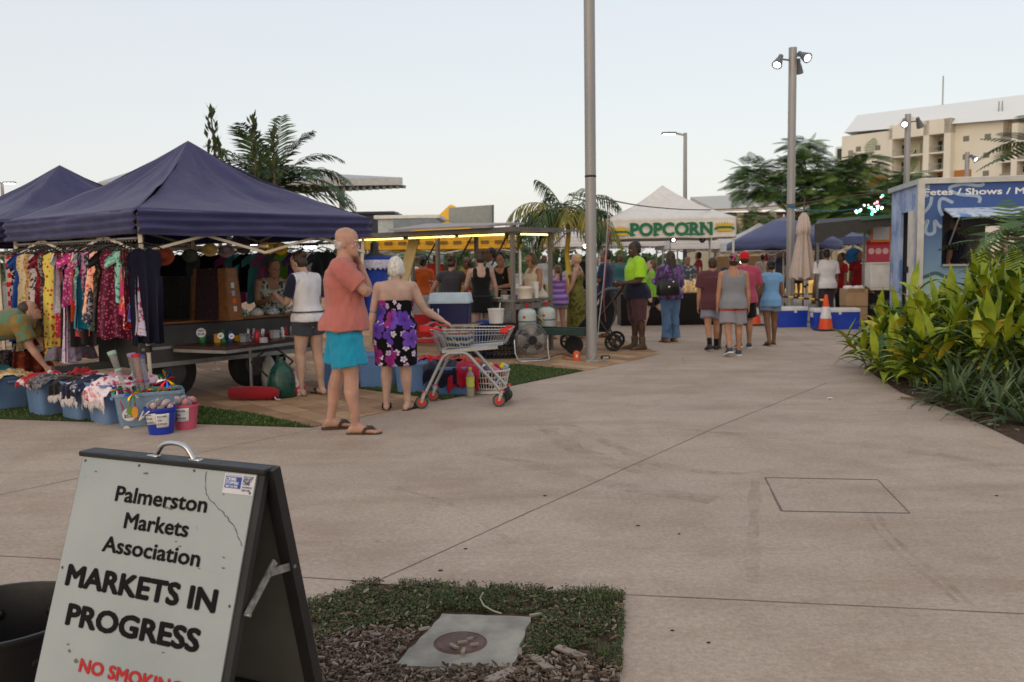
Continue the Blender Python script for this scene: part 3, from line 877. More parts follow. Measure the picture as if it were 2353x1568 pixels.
def leg_pts(F, k):
 hip, kn, an, sgn, fy, lift = F.legs[k]; H = F.H; f = .6 + F.fat * .4
 s = (an - kn).normalized(); back = V((0, -1, 0)) - s * V((0, -1, 0)).dot(s)
 return ([hip, hip.lerp(kn, .4), kn, kn.lerp(an, .3) + back * .008 * H, kn.lerp(an, .75), an], [.064 * H * f, .052 * H * f, .035 * H * f, .0345 * H * f, .024 * H, .0215 * H])
def foot_frame(F, k):
 hip, kn, an, sgn, fy, lift = F.legs[k]
 d = V((math.sin(fy), math.cos(fy), 0)); d = (Matrix.Rotation(0, 3, 'X') @ d)
 s = V((d.y, -d.x, 0))
 fd = d * math.cos(lift) - V((0, 0, 1)) * math.sin(lift); up = s.cross(fd)
 return an - up * .042 * F.H, fd, s, up
def add_foot(F, g, k, grow=0.0, toes=True, sole=0.0):
 o, d, s, u = foot_frame(F, k); H = F.H
 sec = ((-.040, .010, .020), (-.032, .019, .036), (-.010, .021, .052), (.012, .0205, .060), (.035, .022, .044), (.06, .0255, .030), (.085, .0285, .021), (.102, .0265, .017), (.113, .018, .013))
 rg = []
 for x, w, h in sec:
  h2 = (h + grow) * H / 2
  rg.append(ring(o + d * (x * H * (1 + grow * 3)) + u * (h2 - sole * H), s, u, (w + grow) * H, h2 + sole * H * .5, 12, 2.4))
 g.rings(rg)
 if toes and grow == 0:
  sg = F.legs[k][3]
  for i, (q, r, x) in enumerate(((-.019, .0095, .116), (-.006, .0068, .115), (.004, .0065, .110), (.0135, .006, .104), (.022, .0058, .096))):
   g.ell(o + d * x * H + s * (q * sg * H) + u * r * H, r * H * 1.15, 8)
def add_hand(F, g, k):
 sh, el, wr, sgn, rest = F.arms[k]; H = F.H
 opt = rest[0] if rest else {}
 d = V(opt['d']).normalized() if 'd' in opt else (wr - el).normalized()
 n = V(opt.get('n', (-sgn, 0, 0))); n = (n - d * n.dot(d)).normalized()
 s = n.cross(d); curl = R_(opt.get('curl', 22)); ts = -s if sgn > 0 else s
 g.tube([wr - d * .012 * H, wr + d * .012 * H, wr + d * .034 * H, wr + d * .058 * H], [(.0135 * H, .011 * H), (.018 * H, .011 * H), (.0225 * H, .0105 * H), (.0215 * H, .0085 * H)], 12, up=n)
 for i, (L, w) in enumerate(((.044, .0052), (.050, .0054), (.047, .0052), (.037, .0047))):
  off = (i - 1.5) * .0118 * H
  p = wr + d * .052 * H - ts * off; dd = d - ts * (i - 1.5) * .06; pts = [p]; a = 0
  for q in range(3):
   a += curl * (1 if q else .6); v = (dd * math.cos(a) + n * math.sin(a)).normalized()
   p = p + v * L * H * (.42, .32, .26)[q]; pts.append(p)
  g.tube(pts, [w * H * 1.05, w * H, w * H * .92, w * H * .75], 7)
 b = wr + d * .014 * H + ts * .014 * H
 v1 = (d * .75 + ts * .6 + n * .25).normalized(); v2 = (d * .95 + ts * .1 + n * .35).normalized()
 g.tube([b, b + v1 * .026 * H, b + v1 * .026 * H + v2 * .022 * H, b + v1 * .026 * H + v2 * .036 * H], [.0085 * H, .0068 * H, .0058 * H, .004 * H], 7)
def head_rings(F, g, grow=0.0):
 H = F.H; rg = []
 for z, rx, ry, oy in HEAD:
  rg.append([F.HM @ V(((rx + grow) * H * math.cos(t), (oy + (ry + grow) * math.sin(t)) * H, z * H)) for t in (2 * math.pi * k / 16 for k in range(16))])
 g.rings(rg)
def make_body(F, skin, voxel, parent, feet=True, hands=True):
 g = MB(); H = F.H
 torso(F, g, .455, .84)
 # neck and head
 p0, M0 = F.spine(.80); nk = hd(F, 0, -.010, .012); nt = hd(F, 0, -.008, .05)
 nr = .038 if F.sex == 'm' else .030
 g.tube([p0 + M0 @ V((0, -.012 * H, 0)), F.neck, nk, nt], [nr * 1.35 * H, nr * 1.05 * H, nr * H, nr * H], 12)
 head_rings(F, g)
 T = F.HM
 hr = T.to_3x3()
 g.rings([[hd(F, a * w, y, z) for a, y, z in ((-1, y0, z0), (1, y0, z0), (.55, y1, z0 - .001), (-.55, y1, z0 - .001))] for z0, w, y0, y1 in ((.036, .010, .040, .058), (.043, .010, .042, .0645), (.052, .007, .042, .060), (.066, .0045, .042, .0535))])
 g.ell(hd(F, 0, .042, .071), (.030 * H, .012 * H, .006 * H), 10, hr)       # brow
 g.ell(hd(F, 0, .0425, .027), (.013 * H, .010 * H, .0038 * H), 8, hr)     # lips
 g.ell(hd(F, 0, .0425, .021), (.011 * H, .010 * H, .004 * H), 8, hr)
 g.ell(hd(F, 0, .034, .006), (.013 * H, .013 * H, .010 * H), 8, hr)       # chin
 for s in (-1, 1):
  g.ell(hd(F, s * .0425, -.006, .052), (.0055 * H, .0115 * H, .0175 * H), 8, hr @ Matrix.Rotation(s * .3, 3, 'Z'))
  g.ell(hd(F, s * .026, .030, .044), (.012 * H, .014 * H, .012 * H), 8, hr)
 for k in 'RL':
  p, r = arm_pts(F, k); sh = p[0]
  pc, Mc = F.spine(.80)
  g.tube([pc + Mc @ V((0, -.006 * H, .012 * H)), sh * .5 + (pc + Mc @ V((0, -.006 * H, .012 * H))) * .5, sh], [.036 * H, .036 * H, .034 * H], 12)
  g.ell(sh, .0335 * H * (.5 + F.fat * .5), 12)
  limb(g, p, r)
  if hands: add_hand(F, g, k)
  p, r = leg_pts(F, k); limb(g, p, r)
  if feet: add_foot(F, g, k)
  hip = F.legs[k][0]; g.ell(hip + V((0, -.016 * H, .0)), (.062 * H * F.fat, .066 * H * F.fat, .065 * H), 12)
 if F.sex == 'f':
  p, M = F.spine(.725)
  for s in (-1, 1): g.ell(p + M @ V((s * .042 * H, .055 * H, 0)), .040 * H, 12)
 o = remeshed(g, 'body', skin, voxel, 2, parent)
 return o
def folds(F, amp, sx=9.0, o=0.0):
 def f(co, n):
  a = noise.noise(V((co.x * sx + o, co.y * sx, co.z * sx * .45))) + .6 * noise.noise(V((co.x * sx * 2.2, co.y * sx * 2.2 + o, co.z * sx * 1.4 + co.x * 9)))
  return co + n * (a * amp)
 return f
def shirt(F, mats, parent, z0=.47, z1=.815, sleeve=.55, ease=.012, flare=.01, amp=.007, kind='tee', name='shirt', matf=None, vox=.011, neck=True):
 """sleeve counts upper-arm lengths: 0 none, .6 short, 1.9 long"""
 g = MB(); H = F.H
 torso(F, g, z0, z1 if kind != 'tank' else .775, ease, flare, clamp=.535)
 pc, Mc = F.spine(.80); mid = pc + Mc @ V((0, -.006 * H, .010 * H))
 for k in 'RL':
  sh, el, wr, sgn, rest = F.arms[k]; f = .5 + F.fat * .5
  if kind == 'tank':
   a = mid + (sh - mid) * .62
   for w in (-1, 1):
    p, M = F.spine(.745)
    g.tube([p + M @ V((sgn * .055 * H, w * .052 * H, 0)), p.lerp(a, .5) + M @ V((sgn * .03 * H, w * .050 * H, 0)), a + M @ V((0, w * .028 * H, .022 * H)), a + M @ V((0, 0, .032 * H))], [(.036 * H, .022 * H), (.032 * H, .018 * H), (.024 * H, .014 * H), (.02 * H, .012 * H)], 10)
   continue
  e = ease * .9
  g.tube([mid, mid.lerp(sh, .5), sh], [(.037 + e) * H, (.037 + e) * H, (.036 + e) * H * f], 14)
  g.ell(sh, (.035 + e) * H * f, 12)
  if sleeve > 0:
   q = min(sleeve, 1.0); s0 = [sh, sh.lerp(el, q * .5), sh.lerp(el, q)]; r0 = [(.035 + e) * H * f, (.034 + e) * H * f, (.032 + e * 1.2) * H * f]
   if sleeve > 1:
    s0 += [el.lerp(wr, (sleeve - 1) * .5), el.lerp(wr, sleeve - 1)]; r0[2] = (.027 + e) * H; r0 += [(.026 + e * .8) * H, (.020 + e * .5) * H]
   g.tube(s0, r0, 14)
 if F.sex == 'f' and kind != 'strapless':
  p, M = F.spine(.725)
  for s in (-1, 1): g.ell(p + M @ V((s * .042 * H, .055 * H, 0)), .042 * H, 12)
 return remeshed(g, name, mats, vox, 3, parent, folds(F, amp * (H / 1.7), o=rnd(0, 50)), matf)
def shorts(F, mats, parent, z1=.60, leg=.75, ease=.016, flare=.012, amp=.006, name='shorts', matf=None, vox=.011, tuck=.478):
 """leg counts thigh lengths: .5 short, .9 knee, 2 full trousers"""
 g = MB(); H = F.H
 torso(F, g, .47, z1, ease * .3)
 for k in 'RL':
  hip, kn, an, sgn, fy, lift = F.legs[k]; f = .6 + F.fat * .4
  p0 = hip + V((0, 0, .03 * H))
  if leg <= 1.0: pts = [p0, hip.lerp(kn, leg * .5), hip.lerp(kn, leg)]; rs = [(.062 + ease) * H * f, (.058 + ease) * H * f, (.052 + ease + flare) * H * f]
  else:
   s = (an - kn).normalized(); back = V((0, -1, 0)) - s * V((0, -1, 0)).dot(s)
   fr = leg - 1
   pts = [p0, hip.lerp(kn, .45), kn, kn.lerp(an, fr * .35) + back * .006 * H, kn.lerp(an, fr * .7), kn.lerp(an, fr)]
   rs = [(.06 + ease) * H * f, (.052 + ease) * H * f, (.036 + ease) * H * f, (.036 + ease) * H, (.030 + ease + flare * .5) * H, (.027 + ease + flare) * H]
  limb(g, pts, rs, 14, 4)
  g.ell(hip + V((0, -.016 * H, .005 * H)), ((.062 + ease) * H * F.fat, (.066 + ease) * H * F.fat, .065 * H), 12)
 f0 = folds(F, amp * (H / 1.7), 11, rnd(0, 50))
 def post(co, n):                             # the waist is tucked in under the shirt
  co = f0(co, n); k = 1 - .16 * min(1, max(0, (co.z / H - tuck) / .025)); return V((co.x * k, co.y * k, co.z))
 return remeshed(g, name, mats, vox, 3, parent, post, matf)
def gown(F, mats, parent, zh=.27, z1=.745, ease=.010, hem=.105, amp=.006, name='dress', matf=None, straps=False, vox=.010, hip=.115):
 g = MB(); H = F.H
 torso(F, g, .50, z1, ease)
 rg = []
 for i in range(12):
  f = i / 11; z = .56 + (zh - .56) * f
  p, M = F.spine(min(z, .6)) if z > .515 else (V((0, 0, F.pz + (z - .515) * H)), Matrix.Identity(3))
  rx = hip * F.fat + (hem - hip) * f; ry = (.088 * F.fat) + (hem * .82 - .088) * f
  kx = (F.legs['R'][1].x + F.legs['L'][1].x) / 2 * f; ky = (F.legs['R'][1].y + F.legs['L'][1].y) / 2 * f
  rg.append(ring(p + V((kx, ky - .008 * H, 0)), V((1, 0, 0)), V((0, 1, 0)), rx * H, ry * H, 24, 2.2))
 g.rings(rg)
 if F.sex == 'f':
  p, M = F.spine(.725)
  for s in (-1, 1): g.ell(p + M @ V((s * .042 * H, .055 * H, 0)), .043 * H, 12)
 if straps:
  pc, Mc = F.spine(.80)
  for k in 'RL':
   sh = F.arms[k][0]; sgn = F.arms[k][3]; a = (pc + Mc @ V((0, 0, .01 * H))).lerp(sh, .6)
   p, M = F.spine(.73)
   for w in (-1, 1): g.tube([p + M @ V((sgn * .055 * H, w * .05 * H, 0)), a + M @ V((0, w * .03 * H, .018 * H)), a + M @ V((0, 0, .03 * H))], [(.032 * H, .02 * H), (.024 * H, .016 * H), (.02 * H, .013 * H)], 10)
 return remeshed(g, name, mats, vox, 3, parent, folds(F, amp, 10, rnd(0, 50)), matf)
def hair(F, kind, m, parent, vox=.009):
 if kind == 'bald': return
 g = MB(); H = F.H; hr = F.HM.to_3x3(); amp = .006
 def E(c, r): g.ell(hd(F, *c), tuple(q * H for q in r), 14, hr)
 E((0, -.017, .088), (.0485, .055, .053))
 E((0, -.026, .060), (.0465, .043, .046))
 if kind == 'short': amp = .004; E((0, -.026, .045), (.039, .034, .03))
 if kind in ('bob', 'curly'):
  E((0, -.016, .078), (.053, .055, .056)); E((0, -.026, .045), (.052, .042, .045)); amp = .008 if kind == 'curly' else .005
  for s in (-1, 1): E((s * .040, .002, .05), (.013, .030, .040))
 if kind in ('bun', 'pony'):
  E((0, -.066, .10 if kind == 'bun' else .085), (.028, .026, .026))
 if kind == 'pony':
  g.tube([hd(F, 0, -.066, .085), hd(F, 0, -.088, .05), hd(F, 0, -.084, -.01), hd(F, 0, -.07, -.07), hd(F, 0, -.062, -.11)], [.018 * H, .021 * H, .021 * H, .016 * H, .006 * H], 10)
 if kind == 'long':
  g.rings([ring(hd(F, 0, y, z), hr @ V((1, 0, 0)), hr @ V((0, 1, 0)), rx * H, ry * H, 16) for z, y, rx, ry in ((.09, -.016, .048, .050), (.05, -.022, .054, .046), (.0, -.034, .058, .038), (-.06, -.042, .060, .032), (-.12, -.046, .052, .026), (-.15, -.046, .035, .016))])
 o_ = rnd(0, 40); sx = 26 if kind != 'curly' else 34
 def post(co, n):
  return co + n * amp * (noise.noise(V((co.x * sx + o_, co.y * sx, co.z * sx * (.5 if kind != 'curly' else 1)))) + .6 * noise.noise(V((co.x * 70, co.y * 70, co.z * 30 + o_))))
 return remeshed(g, 'hair', m, vox, 2, parent, post)
def eyes(F, parent):
 wm = mat('eye white', (.7, .68, .65), .3); im = mat('iris', (.03, .02, .015), .2); H = F.H
 for s in (-1, 1):
  g = MB(); c = hd(F, s * .0185, .0435, .058)
  g.ell(c, (.0085 * H, .006 * H, .0046 * H), 10, F.HM.to_3x3())
  g.mat(1).ell(c + F.HM.to_3x3() @ V((0, .0042 * H, 0)), (.0038 * H, .0024 * H, .0038 * H), 8, F.HM.to_3x3())
  g.build('eye', [wm, im], parent, 180)
def brows(F, m, parent):
 for s in (-1, 1):
  g = MB(); H = F.H
  g.tube([hd(F, s * .008, .053, .0725), hd(F, s * .019, .0525, .076), hd(F, s * .031, .044, .0725)], .0026 * H, 6); g.build('eyebrow', m, parent, 180)
def sandals(F, m, parent, strap=True, lift=0):
 H = F.H
 for k in 'RL':
  o, d, s, u = foot_frame(F, k); sg = F.legs[k][3]; g = MB()
  for z, e in ((0, 0), ):
   rg = []
   out = [(-.046, .012), (-.036, .022), (-.01, .025), (.03, .024), (.06, .029), (.09, .033), (.112, .029), (.127, .012)]
   L = [o + d * x * H - s * w * H for x, w in out] + [o + d * x * H + s * w * H for x, w in reversed(out)]
   g.prism([p - u * .006 * H for p in L], u * .0085 * H)
  if strap:
   for w in (-1, 1):
    g.tube([o + d * .10 * H - s * sg * .009 * H + u * .012 * H, o + d * .078 * H + s * w * .012 * H + u * .029 * H, o + d * .05 * H + s * w * .026 * H + u * .028 * H, o + d * .035 * H + s * w * .027 * H + u * .004 * H], [.0045 * H, .0075 * H, .0075 * H, .007 * H], 8)
  g.build('sandal', m, parent, 50)
def shoes(F, m, parent, boot=0.0, sole=None, sock=None):
 H = F.H
 for k in 'RL':
  g = MB(); add_foot(F, g, k, .006, False, .002)
  hip, kn, an, sgn, fy, lift = F.legs[k]
  if boot: g.tube([an - V((0, 0, .01 * H)), an.lerp(kn, boot)], [.031 * H, .034 * H], 12)
  o = remeshed(g, 'shoe', m, .009, 2, parent)
  if sole is not None:
   o_, d, s, u = foot_frame(F, k); g = MB()
   out = [(-.050, .014), (-.038, .027), (-.01, .029), (.03, .028), (.06, .033), (.09, .036), (.115, .029), (.130, .012)]
   L = [o_ + d * x * H - s * w * H for x, w in out] + [o_ + d * x * H + s * w * H for x, w in reversed(out)]
   g.prism([p - u * .006 * H for p in L], u * .014 * H); g.build('sole', sole, o, 40)
  if sock is not None:
   g = MB(); g.tube([an - V((0, 0, .02 * H)), an.lerp(kn, .2), an.lerp(kn, .32)], [.027 * H, .027 * H, .03 * H], 12); g.build('sock', sock, parent, 180)
def cap_hat(F, m, parent, back=False, brim=True):
 H = F.H; g = MB(); hr = F.HM.to_3x3()
 g.ell(hd(F, 0, -.013, .094), (.0545 * H, .065 * H, .056 * H), 16, hr)
 if brim:
  s = -1 if back else 1; rg = []
  for x in (-1, -.5, 0, .5, 1):
   y = .048 + .055 * (1 - x * x)
   rg.append([hd(F, x * .045, s * .03, .083), hd(F, x * .045, s * y - .004, .078 - .008 * abs(x)), hd(F, x * .045, s * y - .004, .074 - .008 * abs(x)), hd(F, x * .045, s * .03, .076)])
  g.rings(rg)
 return remeshed(g, 'cap', m, .008, 2, parent)
SKIN = {k: mat(k + ' skin', c, .55, var=.2, vs=7, spec=.35, bump=.12, bs=45) for k, c in (('pale', (.43, .285, .225)), ('ruddy', (.42, .24, .18)), ('tan', (.36, .19, .12)), ('brown', (.17, .085, .05)), ('dark', (.060, .031, .021)))}
for _m in SKIN.values():
 _b = _m.node_tree.nodes['Principled BSDF']; _b.inputs['Subsurface Weight'].default_value = .08; _b.inputs['Subsurface Radius'].default_value = (.012, .005, .003); _b.inputs['Subsurface Scale'].default_value = .6
HAIR = {k: mat(k + ' hair', c, .5, var=.35, vs=30, stretch=(3, 3, .3)) for k, c in (('black', (.012, .010, .009)), ('dark brown', (.035, .02, .013)), ('brown', (.10, .055, .03)), ('blond', (.42, .29, .15)), ('silver', (.56, .55, .52)), ('grey', (.35, .34, .32)))}
def person(label, at, face, H, pose=None, sex='m', fat=1.0, skin='pale', hairs=('short', 'brown'), vox=.0095, group=None, face_detail=True):
 """stands the figure on the ground; face: 0 looks away from the camera, 90 to the left, -90 to the right, 180 at the camera"""
 t = thing('person', label, 'person', (at[0], at[1], at[2] if len(at) > 2 else 0), R_(face), group)
 F = skeleton(H, pose or {}, sex, fat); F.root = t
 make_body(F, SKIN[skin], vox, t)
 if hairs: hair(F, hairs[0], HAIR[hairs[1]], t)
 if face_detail:
  eyes(F, t)
  if hairs and hairs[0] != 'bald': brows(F, HAIR[hairs[1]], t)
 return t, F
def local(t, w): return MW[t.name].inverted() @ V(w)
# the three near figures
# tall man in profile, hand at his chin
at = G(800, 992); at.z = .004
M_SALMON = cloth('salmon jersey', (.45, .15, .13))
t, F = person('tall bald man in a salmon T-shirt and turquoise shorts, hand on his chin', at, -84, 1.83,
 dict(lean=-3, bend=9, twist=-4, head=(-6, 4, 0), legR=(7, 3, 4, 6), legL=(-10, 4, 2, 10),
  armR=((.08, .80, -.75), (-1.0, -.05, .05), dict(n=(0, -.6, -.6), curl=25)),
  armL=((.10, .75, -.85), (.12, -.28, 1.0), dict(n=(.5, -.7, 0), curl=45, d=(.1, -.35, .8)))), 'm', 1.12, 'ruddy', ('bald', 'grey'), .006)
H = F.H
brows(F, HAIR['silver'], t)
g = MB(); hr = F.HM.to_3x3()
g.ell(hd(F, 0, .049, .0325), (.016 * H, .009 * H, .004 * H), 10, hr); g.build('moustache', HAIR['silver'], t, 180)
g = MB()
for s in (-1, 1):
 c = [hd(F, s * .0195 + .013 * math.cos(a), .058 - .004 * abs(math.cos(a)), .056 + .010 * math.sin(a)) for a in (2 * math.pi * i / 16 for i in range(17))]
 g.tube(c, .0009, 5, False)
 g.tube([hd(F, s * .0325, .054, .060), hd(F, s * .043, .02, .061), hd(F, s * .0445, -.008, .060), hd(F, s * .044, -.016, .050)], .0012, 5)
g.tube([hd(F, -.0065, .058, .059), hd(F, 0, .060, .062), hd(F, .0065, .058, .059)], .0012, 5)
g.build('glasses', mat('steel wire', (.35, .34, .32), .3, .9), t, 180)
g = MB(); g.ell(hd(F, 0, -.020, .050), (.0445 * H, .0425 * H, .036 * H), 20, hr); g.ell(hd(F, 0, -.004, .048), (.0446 * H, .020 * H, .022 * H), 16, hr); g.build('hair', mat('silver stubble', (.40, .33, .30), .8, var=.4, vs=60), t, 180)
shirt(F, M_SALMON, t, .495, .825, .74, .013, .016, .014, vox=.009)
shorts(F, cloth('turquoise shorts cloth', (.012, .27, .44)), t, .515, .80, .020, .014, .012, vox=.009)
sandals(F, mat('brown leather', (.055, .035, .026), .7), t)
# old woman seen from behind, reaching for the trolley
def hibiscus_mat():
 m, t, b, oc = base_mat('hibiscus print', .8, 0, .2)
 sep = t.new('SeparateXYZ'); t.link(oc, sep.inputs[0])
 ang = t.math('ARCTAN2', sep.outputs['X'], sep.outputs['Y'])
 cmb = t.new('CombineXYZ'); t.link(t.math('MULTIPLY', ang, .19), cmb.inputs[0]); t.link(sep.outputs['Z'], cmb.inputs[1])
 c = S('#08060c')
 def layer(scale, r0, off, cols, keep, petal, base):
  mp = t.mapping(cmb.outputs[0], (1, 1, 1), (0, 0, 0), off)
  v = t.new('TexVoronoi', voronoi_dimensions='2D'); v.inputs['Scale'].default_value = scale; v.inputs['Randomness'].default_value = .72
  t.link(mp, v.inputs['Vector'])
  d = t.new('VectorMath', operation='SUBTRACT'); t.link(mp, d.inputs[0]); t.link(v.outputs['Position'], d.inputs[1])
  s2 = t.new('SeparateXYZ'); t.link(d.outputs[0], s2.inputs[0])
  sc = t.new('SeparateColor'); t.link(v.outputs['Color'], sc.inputs[0])
  a = t.math('ADD', t.math('ARCTAN2', s2.outputs['Y'], s2.outputs['X']), t.math('MULTIPLY', sc.outputs[1], 6))
  pt = t.math('ABSOLUTE', t.math('COSINE', t.math('MULTIPLY', a, 2.5)))
  pt = t.math('POWER', pt, petal)
  rad = t.math('MULTIPLY', t.math('MULTIPLY_ADD', pt, .58, .42), r0)
  ln = t.new('VectorMath', operation='LENGTH'); t.link(d.outputs[0], ln.inputs[0])
  q = t.math('DIVIDE', ln.outputs['Value'], rad)
  mask = t.math('MULTIPLY', t.math('LESS_THAN', q, 1.0), t.math('LESS_THAN', sc.outputs[0], keep))
  pet = t.ramp(sc.outputs[2], tuple((i / len(cols), x) for i, x in enumerate(cols)), 'CONSTANT')
  shade = t.ramp(q, ((0, .35), (.25, .75), (.8, 1.15), (1, .8)))
  pet = t.mix(1.0, pet, shade, 'MULTIPLY')
  return t.mix(mask, base, pet)
 c = layer(9.5, .036, (.3, .1, 0), (S('#cfc0d8'), S('#b9a3c8')), .62, .6, c)
 c = layer(4.9, .105, (.05, .12, 0), (S('#5a3a9c'), S('#8c2a78'), S('#6f4ab0'), S('#7d2468')), .78, .38, c)
 t.link(c, b.inputs['Base Color'])
 t.link(t.bump(t.noise(oc, 14, 3), .3, .02), b.inputs['Normal'])
 return m
at = G(914, 941); at.z = .004
t2, F2 = person('white haired woman in a strapless purple hibiscus dress beside the trolley', at, -8, 1.57,
 dict(lean=3, bend=6, head=(-12, 8, 0), legR=(0, 3, 2, 16), legL=(0, 3.5, 2, 14),
  armR=((.42, .14, -.9), (.72, .38, -.50), dict(n=(-.35, .15, -.9), curl=32)),
  armL=((-.26, -.03, -1), (-.10, .06, -1), dict(n=(.8, .4, 0), curl=24))), 'f', 1.30, 'pale', ('curly', 'silver'), .006)
gown(F2, hibiscus_mat(), t2, .285, .705, .010, .105, .004, hip=.112)
sandals(F2, mat('black rubber', (.018, .016, .016), .6), t2)
W = Matrix.Translation(at) @ Matrix.Rotation(R_(-8), 4, 'Z')
print('woman right wrist', [round(q, 3) for q in W @ F2.arms['R'][2]], pxl(W @ F2.arms['R'][2]))
print('man elbow', pxl(Matrix.Translation(G(800, 992)) @ Matrix.Rotation(R_(-84), 4, 'Z') @ F.arms['R'][1]), 'wrL', pxl(Matrix.Translation(G(800, 992)) @ Matrix.Rotation(R_(-84), 4, 'Z') @ F.arms['L'][2]))
# young woman by the table, looking at her phone
at = G(714, 908); at.z = .004
navy_c = cloth('navy jersey', (.012, .015, .035)); white_c = cloth('white jersey', (.62, .62, .66))
t3, F3 = person('young woman in a white T-shirt with navy sleeves and denim shorts by the table', at, 52, 1.66,
 dict(lean=2, bend=6, head=(14, 26, 0), legR=(-3, 3, 3, 10), legL=(5, 3, 6, 8),
  armR=((.22, .12, -1), (-.35, 1.0, .35), dict(n=(-.7, 0, .3), curl=40)), armL=((-.2, .25, -1), (.25, 1, .3), dict(n=(.7, 0, .3), curl=40))), 'f', 1.05, 'pale', ('bun', 'dark brown'), .007)
def raglan(F):
 def f(c):
  x = abs(c.x) / F.H; z = c.z / F.H
  return 1 if x > .112 and z > .6 else 0
 return f
shirt(F3, [white_c, navy_c], t3, .505, .82, .72, .010, .008, .008, matf=raglan(F3), vox=.009)
shorts(F3, cloth('dark denim', (.045, .055, .075)), t3, .56, .42, .012, .006, .005, vox=.009, tuck=.52)
sandals(F3, mat('black rubber', 0), t3)
g = MB(); p, M = F3.spine(.575); g.rings([ring(p + M @ V((0, 0, z)), V((1, 0, 0)), V((0, 1, 0)), .128 * F3.H, .102 * F3.H, 24) for z in (-.006, .006)], True)
g.build('belt', mat('black cord', (.02, .02, .022)), t3, 60)
# the A-frame sign in front
SO, SYAW, SLEAN = V((-1.18147818, 2.43830176, 1.00671956)), 0.42676518, 0.32512122
su = V((math.cos(SYAW), -math.sin(SYAW), 0)); sn = V((-math.sin(SYAW), -math.cos(SYAW), 0))
sdn = V((0, 0, -math.cos(SLEAN))) + sn * math.sin(SLEAN); sfn = su.cross(-sdn).normalized()   # facing normal
if sfn.dot(sn) < 0: sfn = -sfn
SL = 1.06
def sp(a, b, off=0.0): return SO + su * a + sdn * b + sfn * off
base = sp(.3, SL) - sn * .34; base.z = 0
t = thing('sandwich_board', 'white metal sandwich board reading Markets in Progress, in a black frame', 'sign', base)
M_BOARD = None
def board_mat():
 m, tt, b, oc = base_mat('worn white board', .45, 0, .4)
 c = tt.ramp(tt.noise(oc, 2.5, 5), ((.3, (.285, .325, .335)), (.7, (.35, .39, .395))))
 sc = tt.noise(tt.mapping(oc, (6, 6, 1.2)), 9, 5, .7)
 c = tt.mix(tt.ramp(sc, ((.66, 0), (.74, .55))), c, (.22, .21, .19))
 d = tt.noise(oc, 34, 4, .75)
 c = tt.mix(tt.ramp(d, ((.68, 0), (.73, .7))), c, (.10, .09, .08))
 tt.link(c, b.inputs['Base Color']); tt.link(tt.bump(tt.noise(oc, 6, 2), .12, .01), b.inputs['Normal'])
 return m
M_BOARD = board_mat()
blk = mat('black frame paint', (.012, .012, .013), .5, var=.3, vs=12)
inner = mat('dark board back', (.10, .10, .088), .7)
def slab(g, a0, a1, b0, b1, o0, o1):
 g.prism([sp(a0, b0, o0), sp(a1, b0, o0), sp(a1, b1, o0), sp(a0, b1, o0)], sfn * (o1 - o0))
g = MB(); slab(g, .0, .6, .004, SL, -.004, 0); g.build('front_panel', M_BOARD, t, 0, world=True)
# black frame behind the front panel, standing proud at the right side
g = MB()
slab(g, -.006, .03, -.012, SL + .02, -.034, -.0045); slab(g, .585, .622, -.012, SL + .02, -.022, -.0045); slab(g, .0305, .5845, -.012, .04, -.034, -.0045); slab(g, .0305, .5845, .66, .70, -.034, -.0045)
g.build('front_frame', blk, t, 0, world=True)
# rear leaf, leaning the other way from the same ridge
RLEAN = .225
rdn = V((0, 0, -math.cos(RLEAN))) - sn * math.sin(RLEAN); rfn = su.cross(rdn).normalized()
if rfn.dot(-sn) < 0: rfn = -rfn
RO = SO - sn * .045
def rp(a, b, off=0.0): return RO + su * a + rdn * b + rfn * off
def rslab(g, a0, a1, b0, b1, o0, o1): g.prism([rp(a0, b0, o0), rp(a1, b0, o0), rp(a1, b1, o0), rp(a0, b1, o0)], rfn * (o1 - o0))
g = MB(); rslab(g, -.006, .03, -.012, SL + .02, -.03, 0); rslab(g, .602, .638, -.012, SL + .02, -.03, 0); rslab(g, .0305, .6015, -.012, .04, -.03, 0); rslab(g, .0305, .6015, .66, .7, -.03, 0)
g.build('rear_frame', blk, t, 0, world=True)
g = MB(); rslab(g, .0, .634, .0, SL, .001, .005); g.build('rear_panel', inner, t, 0, world=True)
g = MB(); slab(g, .0, .6, .06, SL, -.0065, -.0045)
rslab(g, .03, .602, .0405, SL - .001, -.014, -.004); g.build('inner_lining', inner, t, 0, world=True)
g = MB(); q = SO + su * .305 - sn * .024 + V((0, 0, .004)); g.box(q, (.64, .058, .014), Matrix((su, -sn, V((0, 0, 1)))).transposed(), .004)
g.build('ridge_cap', blk, t, 40, world=True)
# chrome carrying handle
chrome = mat('worn chrome', (.55, .56, .58), .22, 1.0, var=.2)
h0, h1 = SO + su * .245 - sn * .022 + V((0, 0, .012)), SO + su * .375 - sn * .022 + V((0, 0, .012))
g = MB(); g.tube(chai([h0, h0 + V((0, 0, .012)) + su * .008, h0 + su * .025 + V((0, 0, .034)), (h0 + h1) / 2 + V((0, 0, .041)), h1 - su * .025 + V((0, 0, .034)), h1 + V((0, 0, .012)) - su * .008, h1], 3), .0065, 10)
for q in (h0 - su * .008, h1 + su * .008): g.box(q, (.036, .018, .006), Matrix((su, -sn, V((0, 0, 1)))).transposed(), .002)
g.build('handle', chrome, t, 50, world=True)
